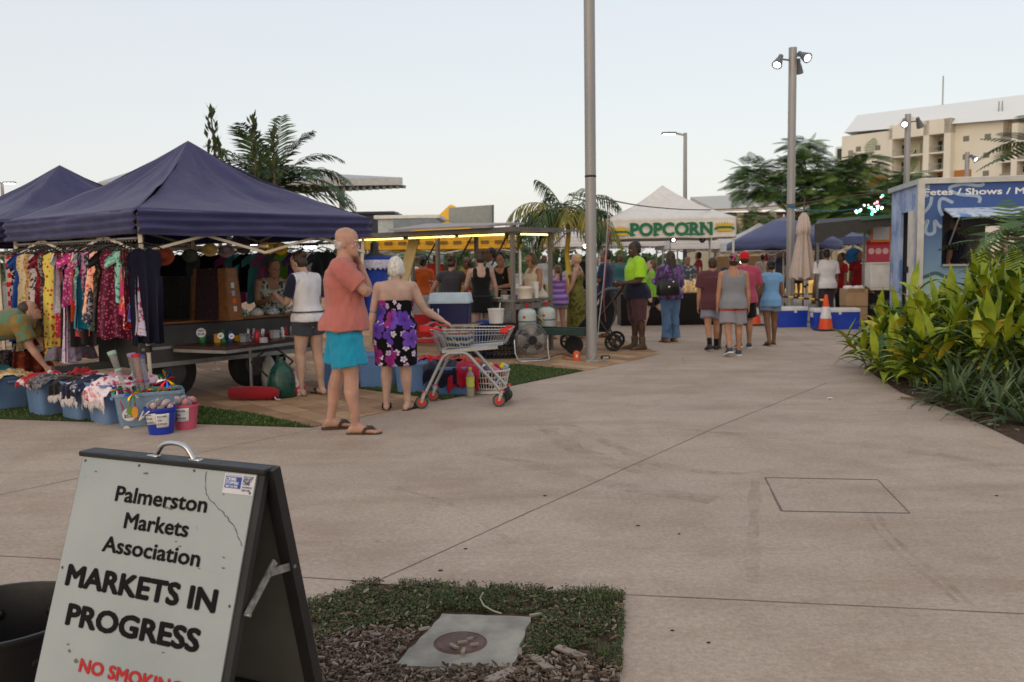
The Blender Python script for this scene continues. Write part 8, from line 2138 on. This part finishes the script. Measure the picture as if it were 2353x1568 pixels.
# poles and lamps
galv = mat('galvanised pole', (.30, .30, .305), .5, .35, var=.12, vs=2, stretch=(1, 1, .2))
p = G(1360, 829); t = thing('flag_pole', 'tall plain galvanised pole rising out of the picture beside the power box', 'pole', p); g = MB(); g.tube([(0, 0, 0), (0, 0, 7.5)], .082, 28); g.build('shaft', galv, t, 60); g = MB(); g.tube([(0, 0, 0), (0, 0, .012)], .10, 24); g.build('base_ring', mat('pale hook plastic', 0), t, 60)
z = P(1357, 408, p.y).z; g = MB(); g.lathe([(.083, z), (.087, z + .01), (.087, z + .02), (.083, z + .03)], (0, 0, 0), 20, cap=False); g.build('cable_tie', bk, t, 60)
def spot_head(t, c_, d):
 d = V(d).normalized(); g = MB(); g.lathe([(.03, -.17), (.06, -.16), (.065, -.05), (.085, 0), (.12, .16), (.125, .18), (.112, .175)], c_, 18, axis=d); g.tube([V((0, 0, c_.z)), c_ - d * .05], .022, 8); h = g.build('lamp_head', lampgrey, t, 50)
 g = MB(); g.lathe([(.108, .170), (.06, .182), (0, .184)], c_, 16, axis=d); g.build('lens', spot, h, 60)
def spot_pole(label, x, Y, ytop, heads, r=.095, zb=0):
 p = P(x, 590, Y); p.z = 0; t = thing('light_pole', label, 'lamp', p, 0, 'spotlight poles'); zt = P(x, ytop, Y).z; g = MB(); g.tube([(0, 0, 0), (0, 0, zt)], r, 20); g.build('shaft', galv, t, 60)
 for dx, dy, dz, d in heads: spot_head(t, V((dx, dy, zt + dz)), d)
 return t, p, zt
t, p, zt = spot_pole('tall galvanised light pole with three lit spotlights beside the cream umbrella', 1816, 22, 110, ((-.34, -.05, -.30, (-.45, -.55, -.75)), (.2, -.15, -.22, (.35, -.8, -.5)), (.16, .1, -.4, (.2, .5, -.9))))
g = MB(); z = P(1815, 478, 22).z; g.lathe([(.097, z), (.102, z + .02), (.102, z + .05), (.097, z + .07)], (0, 0, 0), 20, cap=False); g.build('blue_strap', mat('blue strap', (.03, .12, .22)), t, 60)
spot_pole('light pole with lit spotlights in front of the hotel behind the blue trailer', 2079, 30, 263, ((-.2, -.2, -.28, (-.3, -.8, -.55)), (.36, .0, -.26, (.45, .3, -.8))))
spot_pole('light pole with one lit spotlight showing above the trailer roof', 2216, 40, 350, ((.16, -.2, -.25, (.35, -.75, -.6)),))
def arm_lamp(label, x, Y, ytop, arms, r=.07):
 p = P(x, 590, Y); p.z = 0; t = thing('street_lamp', label, 'lamp', p); zt = P(x, ytop, Y).z; g = MB(); g.tube([(0, 0, 0), (0, 0, zt)], [r, r * .75], 12); g.build('pole', galv, t, 60); g = MB()
 for s, L in arms: g.bar((0, 0, zt - .08), (s * L, 0, zt), .06)
 g.build('arm', galv, t, 60)
 for s, L in arms: g = MB(); g.box((s * (L + .22), 0, zt), (.5, .22, .07), None, .02); h = g.build('lamp_head', lampgrey, t, 30); g = MB(); g.box((s * (L + .22), -.01, zt - .045), (.42, .2, .02)); g.build('lens', spot, h, 0)
arm_lamp('street lamp with one lit head on a left arm behind the popcorn tent', 1574, 32, 306, ((-1, .35),), .085)
arm_lamp('twin headed lit street lamp at the far left edge', 15, 40, 420, ((-1, .12), (1, .12)), .09)
arm_lamp('distant twin headed lit street lamp above the grey shop building', 896, 75, 489, ((-1, .35), (1, .35)), .1)
# overhead leads
cord('brown lead strung from the big pole over the popcorn tent towards the trailer', [P(1362, 452, 13.5), P(1480, 476, 18), P(1620, 485, 21), P(1812, 472, 21.9), P(1940, 452, 20), P(2048, 440, 18.2)], mat('brown lead', 0), .012)
cord('red cord hanging from the overhead lead past the popcorn corner post', [P(1402, 462, 15), P(1400, 520, 14.9), P(1393, 600, 14.5), P(1386, 690, 14), P(1392, 740, 14)], mat('red cord', (.25, .05, .06)), .006)
cord('blue rope strung from the lamp pole towards the trailer', [P(1816, 478, 21.9), P(1900, 488, 21), P(1990, 478, 20), P(2046, 462, 18.4)], mat('blue strap', 0), .012)
# palms and trees
def leafm(n, a, b, s=3): 
 if n in MATS: return MATS[n]
 m, t, b_, oc = base_mat(n, .55, 0, .35); i = t.new('ObjectInfo'); t.link(t.ramp(t.noise(oc, s, 3), ((.35, a), (.65, b))), b_.inputs['Base Color']); b_.inputs['Subsurface Weight'].default_value = 0; MATS[n] = m; return m
def frond(g, base, d, L, droop, n=26, ll=.34, w=.018, hang=.6, up=V((0, 0, 1)), k=0):
 d = V(d).normalized(); pts = [V(base)]; v = d.copy()
 for i in range(n): v = (v + V((0, 0, -droop / n * (.4 + 1.4 * i / n)))).normalized(); pts.append(pts[-1] + v * L / n)
 g.mat(1); g.tube(pts[::3] + [pts[-1]], [.016 * (1 - .8 * i / (len(pts[::3]))) for i in range(len(pts[::3]) + 1)], 5); g.mat(k)
 for i in range(3, n):
  t_ = (pts[i] - pts[i - 1]).normalized(); s = t_.cross(V((0, 0, 1)))
  if s.length < .1: s = V((1, 0, 0))
  s.normalize(); q = ll * math.sin(math.pi * (.12 + .86 * i / n)) ** .6
  for e in (-1, 1):
   l = (s * e * .8 + t_ * .55 + V((0, 0, .15 - hang * rnd(.3, 1)))).normalized(); n_ = l.cross(t_).normalized().cross(l) * w; a = pts[i] + V((rnd(-.01, .01),) * 3); m = a + l * q * .5; tip = a + l * q * rnd(.85, 1.1) - V((0, 0, hang * q * .45))
   g.add([a - n_ * .5, a + n_ * .5, m + n_, m - n_, tip], [(0, 1, 2, 3), (3, 2, 4)])
def palm(label, c_, fr, trunk_m, r, lm, zt0=None, **kw):
 t = thing('palm_tree', label, 'palm', (c_.x, c_.y, 0)); g = MB()
 for f in fr: az, el, L, dr = f[:4]; frond(g, c_, (math.cos(az) * math.cos(el), math.sin(az) * math.cos(el), math.sin(el)), L, dr, k=2 if len(f) > 4 else 0, **kw)
 g.build('crown', lm, t, 0, world=True); g = MB(); n = 16; g.tube([(.02 * math.sin(i), 0, c_.z * i / n) for i in range(n + 1)], [r * (1.15 - .25 * i / n) * (1 + .05 * (i % 2)) for i in range(n + 1)], 14); g.build('trunk', trunk_m, t, 60)
pl_d, pl_m, pl_y = leafm('palm green', (.018, .045, .014), (.05, .09, .025)), leafm('palm rachis', (.10, .11, .025), (.2, .19, .05)), leafm('palm yellow green', (.10, .12, .02), (.24, .2, .03))
palm('golden stemmed palm with drooping feathery fronds behind the food stall', P(1304, 505, 20.5), [(a + rnd(-.2, .2), e + rnd(-.1, .1), L, dr) + ((1,) if k % 3 == 1 else ()) for k, (a, e, L, dr) in enumerate(((3.1, .75, 1.5, 2.6), (2.7, .45, 1.6, 2.4), (3.6, .5, 1.5, 2.5), (0, .75, 1.5, 2.7), (.4, .5, 1.45, 2.4), (-.5, .45, 1.5, 2.6), (1.5, .9, 1.3, 2.4), (4.6, .9, 1.2, 2.8), (2.2, 1.1, 1.4, 2.0), (.9, 1.15, 1.5, 2.0), (4.1, .15, 1.1, 2.0), (5.4, .2, 1.1, 2.0), (3.3, 1.25, 1.2, 1.2), (2.9, .9, 1.7, 2.2), (3.3, .25, 1.6, 2.0), (.2, .9, 1.7, 2.3), (-.2, .25, 1.6, 2.0), (.1, .65, 1.7, 2.2), (3.0, .6, 1.8, 2.2), (5.2, .7, 1.3, 2.4), (4.0, .7, 1.3, 2.4)))] + [(3.0, -.2, 1.0, 1.2), (.1, -.2, 1.0, 1.2)], mat('golden stem', (.52, .36, .035), .5, var=.25, vs=3), .055, [pl_d, pl_m, pl_y], ll=.5, w=.018, hang=1.1)
palm('large dark green palm behind the navy tent', P(622, 440, 24), [(a, e, L, dr) for a, e, L, dr in ((3.0, .95, 2.2, 1.0), (2.6, 1.15, 2.2, .8), (.15, .95, 2.3, 1.6), (.0, .7, 2.5, 1.7), (-.3, .45, 2.6, 1.5), (.4, .35, 2.5, 1.3), (3.4, .6, 3.0, 1.1), (1.3, 1.3, 2.2, .5), (5, .8, 2.0, 1.8), (4.3, 1.2, 2.0, 1.0), (2.0, .8, 2.2, 1.5), (.2, .1, 2.5, .9), (.6, .7, 2.4, 1.5), (2.9, .7, 2.3, 1.5), (3.7, .9, 2.1, 1.4), (-.7, .75, 2.2, 1.7), (.0, 1.2, 2.0, 1.2), (3.1, .3, 2.0, 1.2), (-.1, .25, 2.3, 1.1), (4.7, .4, 1.8, 1.4))], mat('grey palm trunk', (.16, .13, .10), .9, bump=.3), .15, [pl_d, pl_m, pl_y], ll=.72, w=.027, hang=.35, n=36)
spk = leafm('spike leaf', (.018, .04, .012), (.06, .09, .03))
for i, (x0, y0, x1, y1, Y) in enumerate(((500, 420, 484, 256, 22), (590, 430, 582, 276, 22.2), (632, 430, 628, 300, 22.4), (522, 400, 500, 330, 21.8))):
 a, b = P(x0, y0, Y), P(x1, y1, Y); t = thing('column_shrub', ('tallest leafy upright spike left of the palm', 'leafy upright spike in front of the palm', 'shorter leafy spike right of the palm heart', 'lowest leafy spike just over the tent slope')[i], 'shrub', (a.x, a.y, 0), 0, 'leafy spikes above the navy tent'); g = MB(); n = int((b - a).length * 38)
 for k in range(n):
  q = a.lerp(b, k / n) + V((rnd(-.13, .13), rnd(-.13, .13), 0)) * (1.1 - .5 * k / n); az = rnd(0, 6.28); l = V((math.cos(az) * .5, math.sin(az) * .5, 1)).normalized(); s = V((-math.sin(az), math.cos(az), 0)) * rnd(.035, .06); L_ = rnd(.18, .30); g.add([q, q + l * L_ * .5 + s, q + l * L_, q + l * L_ * .5 - s], [(0, 1, 2, 3)])
 g.build('leaves', spk, t, 0, world=True); g = MB(); g.tube([(0, 0, 0), tuple(V((0, 0, a.z))), tuple(b - V((a.x, a.y, 0)))], [.06, .04, .015], 7); g.build('stem', mat('brown bark', (.10, .075, .05), .9), t, 60)
def feather_leaf(g, base, d, L, up=V((0, 0, 1))):
 """a doubly divided flame-tree leaf: paired pinnae along a drooping stalk"""
 d = V(d).normalized(); s = d.cross(up); s = s.normalized() if s.length > .05 else V((1, 0, 0)); n = 11; p = V(base); v = d.copy(); k = random.choice((0, 0, 0, 1))
 for i in range(n):
  v = (v + V((0, 0, -.06))).normalized(); q = p + v * L / n; w = L * .42 * math.sin(math.pi * (.15 + .8 * (i + .5) / n))
  for e in (-1, 1):
   l = (s * e + v * .45 - V((0, 0, .18))).normalized(); h = v * L / n * .45; g.mat(k).add([p - h * .2, p + h, p + l * w * .6 + h * 1.1, p + l * w + h * .3, p + l * w * .6 - h * .2], [(0, 1, 2, 3, 4)])
  p = q
fl = [leafm('feather leaf', (.035, .085, .025), (.10, .18, .05)), leafm('feather leaf bright', (.11, .20, .035), (.19, .27, .06))]
def feather_tree(label, base, trunk_r, clumps, n, L, name='feathery_tree', bark=mat('grey bark', (.14, .115, .09), .9, bump=.3)):
 t = thing(name, label, 'tree', base); g = MB(); gt = MB(); b0 = V(base); top = b0 + V((0, 0, max(1.5, sum(c[0].z for c in clumps) / len(clumps) * .55)))
 gt.tube([b0, b0.lerp(top, .5) + V((.05, 0, 0)), top], [trunk_r, trunk_r * .8, trunk_r * .6], 10)
 for c_, r in clumps:
  m = top.lerp(c_, .5) + V((rnd(-.2, .2), rnd(-.2, .2), .1)); gt.tube([top, m, c_], [trunk_r * .3, trunk_r * .16, .012], 7)
  for j in range(max(5, int(n * r[0] * r[2]))):
   u = V((rnd(-1, 1), rnd(-1, 1), rnd(-.75, 1)))
   if u.length > 1: u.normalize()
   q = c_ + V((u.x * r[0], u.y * r[1], u.z * r[2])) * .8; out = V((u.x + rnd(-.4, .4), u.y + rnd(-.4, .4), .25 * u.z + rnd(-.25, .3))); feather_leaf(g, q, out, L * rnd(.7, 1.2))
 g.build('crown', fl, t, 0, world=True); gt.build('trunk', bark, t, 60, world=True)
B3 = lambda x, y, Y, a, b: (P(x, y, Y), (a, a, b))
feather_tree('broad feathery leaved tree behind the lamp pole and the cream umbrella', (P(1880, 590, 29).x, 29, 0), .2, [B3(1740, 425, 28.5, .85, .5), B3(1730, 395, 29, .55, .35), B3(1790, 440, 28.5, .7, .4), B3(1845, 345, 29.5, .5, .5), B3(1850, 395, 29, .8, .55), B3(1900, 425, 28.5, .9, .6), B3(1955, 400, 29, .8, .45), B3(1990, 372, 29, .5, .3), B3(1920, 475, 28, 1.1, .65), B3(1985, 465, 28, .9, .6), B3(1960, 515, 27.5, 1.1, .5), B3(1900, 520, 27.5, .8, .4)], 340, .62)
feather_tree('small feathery tree crown in front of the hotel balconies', (P(2095, 590, 34).x, 34, 0), .12, [B3(2098, 410, 34, .5, .3), B3(2050, 440, 34, .7, .4), B3(2030, 470, 33, .6, .4)], 420, .75)
feather_tree('feathery tree reaching in from the right edge over the blue trailer', (6.9, 9.4, 0), .08, [B3(2375, 300, 9.3, .28, .16), B3(2405, 340, 9.4, .3, .16), B3(2345, 515, 9.2, .38, .08), B3(2312, 548, 9.1, .34, .08), B3(2355, 565, 9.2, .42, .10), B3(2425, 550, 9.3, .4, .2)], 240, .5)
feather_tree('wispy olive green tree before the verandah building', (P(1715, 590, 36).x, 36, 0), .1, [B3(1715, 515, 36, 1.0, .5), B3(1745, 500, 36, .6, .35), B3(1690, 530, 36, .6, .3)], 180, .6)
# planted bed on the right
gl = [leafm('ginger leaf %d' % i, a, b, 5) for i, (a, b) in enumerate((((.17, .25, .014), (.33, .40, .03)), ((.09, .18, .018), (.18, .28, .03)), ((.34, .33, .02), (.50, .40, .035)), ((.04, .085, .02), (.08, .14, .03))))]
def blade_leaf(g, base, d, L, w, droop, k, n=7):
 d = V(d).normalized(); p = V(base); v = d.copy(); s = d.cross(V((0, 0, 1))); s = s.normalized() if s.length > .05 else V((1, 0, 0)); vs = []; tw = rnd(-.4, .4)
 for i in range(n + 1):
  f = i / n; ww = w * max(.02, math.sin(math.pi * min(1, f * .86 + .1)) ** .8 * (1 - f ** 3)); nn = s.cross(v).normalized(); s2 = (s * math.cos(tw * f) + nn * math.sin(tw * f)); vs += [p - s2 * ww + nn * ww * .35, p, p + s2 * ww + nn * ww * .35]; v = (v + V((0, 0, -droop / n * (.5 + f)))).normalized(); p = p + v * L / n
 g.mat(k).add(vs, [f for i in range(n) for f in ((i * 3, i * 3 + 1, i * 3 + 4, i * 3 + 3), (i * 3 + 1, i * 3 + 2, i * 3 + 5, i * 3 + 4))])
def ginger(label, p, h, canes, spread, dark=0.0, lw=.064):
 t = thing('ginger_plant', label, 'plant', p, 0, 'bushy yellow green plants in the bed'); g = MB(); gs = MB()
 for c_ in range(canes):
  az = rnd(0, 6.28); r = rnd(0, spread); b = V((r * .5 * math.cos(az), r * .5 * math.sin(az), 0)); H = h * rnd(.55, 1.05); lean = V((math.cos(az), math.sin(az), 0)) * r * rnd(.5, 1.3); tp_ = b + lean + V((0, 0, H)); md = b + lean * .3 + V((0, 0, H * .55)); gs.tube([b, md, tp_], [.012, .010, .006], 6); n = int(8 + H * 8)
  for i in range(n):
   f = .25 + .75 * i / n; q = b.lerp(md, f / .55) if f < .55 else md.lerp(tp_, (f - .55) / .45); a2 = az + (i % 2) * 3.14 + rnd(-.7, .7); el = .35 + .75 * f; k = 3 if random.random() < dark else random.choice((0, 0, 0, 1, 1, 2)); blade_leaf(g, q, (math.cos(a2) * math.cos(el), math.sin(a2) * math.cos(el), math.sin(el)), rnd(.32, .54), rnd(.65, 1.15) * lw, rnd(.7, 1.9), k)
  blade_leaf(g, tp_, (rnd(-.3, .3), rnd(-.3, .3), 1), rnd(.35, .5), lw, .3, 0)
 g.build('leaves', gl, t, 180); gs.build('canes', mat('green cane', (.09, .11, .03)), t, 60)
for i, (x, y, h, c_, s, lab) in enumerate(((2022, 850, .46, 7, .34, 'lowest bushy yellow green plant at the left tip of the bed'), (2058, 872, .52, 8, .36, 'bushy yellow green plant near the left tip of the bed'), (2060, 842, .70, 8, .4, 'bushy yellow green plant behind the left tip of the bed'), (2120, 862, .80, 9, .42, 'bushy plant before the trailer door'), (2110, 896, .5, 7, .36, 'low yellowing plant at the front edge of the bed'), (2175, 858, .98, 9, .42, 'bushy plant under the round print on the trailer'), (2235, 850, 1.28, 9, .40, 'tall bushy plant with an upright leaf under the serving window'), (2290, 868, 1.15, 9, .45, 'tall bushy plant right of the one with the upright leaf'), (2350, 850, 1.42, 9, .45, 'tallest bushy plant cut by the right edge'), (2200, 880, .75, 8, .4, 'mid height bushy plant in the middle of the bed'), (2300, 905, .8, 8, .45, 'mid height bushy plant near the right edge'), (2400, 880, 1.3, 8, .5, 'bushy plant just leaving the right edge'))): ginger(lab, G(x, y) - V((0, 0, .01)), h, c_ + 2, s, .12 + .03 * i)
ll_ = [leafm('strap leaf', (.03, .06, .018), (.08, .12, .04)), leafm('strap leaf pale', (.08, .12, .05), (.14, .19, .08))]
def strap(label, p, h, n):
 t = thing('strap_leaf_plant', label, 'plant', p, 0, 'dark strap leaved plants in the bed'); g = MB()
 for i in range(n): az = rnd(0, 6.28); el = rnd(.45, 1.35); blade_leaf(g, (rnd(-.04, .04), rnd(-.04, .04), 0), (math.cos(az) * math.cos(el), math.sin(az) * math.cos(el), math.sin(el)), h * rnd(.7, 1.25), rnd(.014, .024), rnd(.9, 2.2), random.choice((0, 0, 1)), 9)
 g.build('leaves', ll_, t, 180); g = MB(); g.lathe([(.03, 0), (.05, .03), (.03, .09), (0, .1)], (0, 0, 0), 10); g.build('bulb', mat('brown bark', 0), t, 60)
for i, (x, y, h, n) in enumerate(((2185, 935, .5, 30), (2200, 935, .65, 38), (2250, 925, .75, 40), (2190, 905, .7, 36), (2310, 945, .7, 38), (2350, 920, .85, 40), (2290, 965, .6, 30), (2365, 985, .6, 30), (2240, 955, .45, 24), (2410, 950, .8, 34))): strap(f'dark strap leaved plant {("at the front lip of the bed", "left of the middle of the bed", "in the middle of the bed", "behind the front row of the bed", "right of the middle", "by the right edge, under the tallest leaves", "at the front on the mulch", "lowest at the right edge", "by the yellowing plant", "leaving the right edge")[i]}', G(x, y), h, n)
t = thing('fallen_stalk', 'fallen brown and green stalk lying over the edge of the bed onto the concrete', 'stalk', G(2130, 915)); g = MB()
for i in range(9): blade_leaf(g, G(2190 - 6 * i, 922 - i, .03), (-1, rnd(-.5, .3), rnd(.02, .25)), rnd(.25, .5), .012, .5, i % 2)
g.build('dry_leaves', [gl[3], mat('dry leaf', (.16, .10, .05), .9)], t, 0, world=True); g = MB(); g.tube([G(2230, 925, .03), G(2150, 922, .03), G(2070, 914, .02)], .010, 6); g.build('stem', mat('dry leaf', 0), t, 60, world=True)
# stalls far behind
cvs = mat('far white canvas', (.60, .60, .62), .7, var=.06); yc, rc_ = mat('yellow canvas', (.62, .34, .02), .7), mat('pink red canvas', (.55, .10, .13), .7)
def far_tent(label, x0, x1, Y, zt, zp, m, val=.3, d=3.0): a, b = P(x0, 590, Y), P(x1, 590, Y); return tent('market_tent', label, [(a.x, a.y), (b.x, a.y), (b.x, a.y + d), (a.x, a.y + d)], zt, zp, val, m, white_fr, 'far market tents', fold=.006, sag=.05)
ft_, cc, _c = far_tent('yellow market tent with brown square logos behind the food stall', 840, 1200, 25, 2.18, 2.7, yc, .30)
g = MB(); bo = mat('brown logo', (.16, .09, .02), .7)
for i in range(11): q = cc[0].lerp(cc[1], (i + .7) / 11.4); g.box((q.x, q.y - .05, 2.05), (.22, .012, .09))
g.build('logo_patches', bo, ft_, 0, world=True)
far_tent('crimson pink peaked tent far behind the food stall', 905, 1002, 33, 1.15, 1.72, rc_, .2, 1.6)
far_tent('white market tent between the palm and the big pole', 1225, 1400, 27, 2.22, 3.0, cvs); far_tent('white market tent behind the popcorn tent at left', 1385, 1560, 30, 2.25, 3.2, cvs); far_tent('white market tent behind the popcorn tent at right', 1540, 1695, 29, 2.12, 3.0, cvs)
far_tent('pale grey market tent behind the navy umbrella', 1690, 1860, 27, 2.0, 2.6, cvs); far_tent('slate blue market tent at the back under the black awning', 1850, 2000, 25, 2.05, 2.55, cloth('slate blue canopy', 0) if 0 else MATS['slate blue canopy'], .2)
t, w, h = panel('shop_sign', 'red shop sign with white letters TONY S beside the lamp pole', 'sign', 1758, 1812, 577, 600, 30, mat('sign red', (.55, .02, .03), .5)); text('TONY S', h * .5, basis(V((P(1758, 590, 30).x + .06, 29.96, P(1758, 595, 30).z)), V((1, 0, 0)), V((0, 0, 1))), whitep, t, .01, .92, ext=.002)
t, w, h = panel('shop_sign', 'smaller plain red sign under the red shop sign', 'sign', 1768, 1812, 603, 618, 29.8, mat('sign red', 0)); g = MB(); g.box((0, -.03, h * .5), (w * .4, .01, h * .25)); g.build('yellow_patch', gold, t, 0)
t, w, h = panel('lit_shop', 'lit amber shop windows behind the red sign', 'shop', 1640, 1890, 590, 745, 36, mat('amber wall', (.20, .12, .05), .7), .4)
for i in range(7): g = MB(); g.box(((i - 3) * w / 7.4, -.21, h * .62), (w / 9, .02, h * .35)); g.build('lit_window', mat('amber glow', (.75, .38, .10), .6, emit=.55, var=.7, vs=1.5), t, 0)
for i, (x0, x1, Y, hx, lab) in enumerate(((1385, 1480, 24.5, '#6a4430', 'brown goods table behind the man in navy'), (1230, 1340, 22, '#b8b4b0', 'white goods table behind the cream top woman'), (1500, 1640, 26, '#2f3a4a', 'dark goods table behind the popcorn tent'), (1690, 1790, 24, '#5a5048', 'grey brown goods table behind the girl in blue'), (900, 1000, 22, '#7a6a50', 'tan goods table behind the tilted flap'))):
 a, b = P(x0, 590, Y), P(x1, 590, Y); t = thing('goods_table', lab, 'table', ((a.x + b.x) / 2, Y, 0), 0, 'goods tables at the back'); w = b.x - a.x; g = MB(); g.box((0, 0, .74), (w, .7, .03)); g.box((0, -.34, .4), (w, .012, .68)); g.build('cloth_top', cloth('table ' + hx, hx), t, 0); g = MB()
 for k in range(16): g.mat(k % 4).box((rnd(-w / 2.2, w / 2.2), rnd(-.25, .25), .755 + .08), (rnd(.08, .2), rnd(.08, .2), rnd(.12, .3)), rnd(0, 1), .01)
 g.build('goods', [mat('goods ' + h_, S(h_), .6) for h_ in ('#b8402c', '#3f6f9c', '#c8b48a', '#d0d0d0')], t, 0)
for i, (x, y) in enumerate(((1540, 593), (1705, 602), (963, 632), (985, 632), (1345, 566), (1465, 568), (1120, 655))): p = P(x, y, 26); t = thing('market_lamp', ('lit bare lamp behind the handbag woman', 'lit bare lamp by the red cap', 'left of two lit bare lamps by the pink tent', 'right of two lit bare lamps by the pink tent', 'lit lamp under the white tent by the palm', 'lit lamp behind the popcorn corner post', 'lit lamp behind the black dress')[i], 'lamp', p); g = MB(); g.ell((0, 0, 0), .06, 10); g.build('bulb', mat('warm lamp glow', (1, .86, .6), .5, emit=10), t, 180); g = MB(); g.tube([(0, 0, .05), (0, 0, .5)], .01, 5); g.build('flex', hang_m, t, 60)
for i, (x, Y, r, hh) in enumerate(((905, 34, 2.2, 2.5), (1080, 36, 2.4, 2.6), (1150, 40, 2.2, 2.6), (1010, 45, 2.6, 2.6))):
 p = P(x, 590, Y); feather_tree(f'leafy green tree far behind the food stall, {("left of the pink tent", "behind the charcoal T-shirt", "behind the black singlet", "over the pink tent")[i]}', (p.x, p.y, 0), .1, [(V((p.x, p.y, hh * .6)), (r * .6, r * .5, hh * .3)), (V((p.x + .5, p.y, hh * .75)), (r * .4, r * .4, hh * .2))], 130, .7, 'leafy_tree')
t = thing('light_garland', 'cluster of red, white and green garland lights glowing in the tree left of the trailer', 'lights', P(2000, 500, 25)); g = MB()
for k in range(26): f = rnd(0, 1) ** .6; q = P(1945 + 92 * f + rnd(-8, 8), 505 - 42 * f + rnd(-14, 14), 25); g.mat(1 if q.z > P(2000, 475, 25).z and k % 3 == 0 else (2 if k % 3 == 1 else 0)).ell(q, rnd(.02, .04), 8)
g.build('bulbs', [mat('white bulb', (.9, 1, .92), .5, emit=7), mat('pink bulb', (1, .3, .35), .5, emit=6), mat('green bulb', (.1, .9, .4), .5, emit=5)], t, 180, world=True); g = MB(); g.tube([P(1940, 510, 25), P(1990, 490, 25), P(2040, 462, 25)], .01, 5); g.build('wire', hang_m, t, 60, world=True)
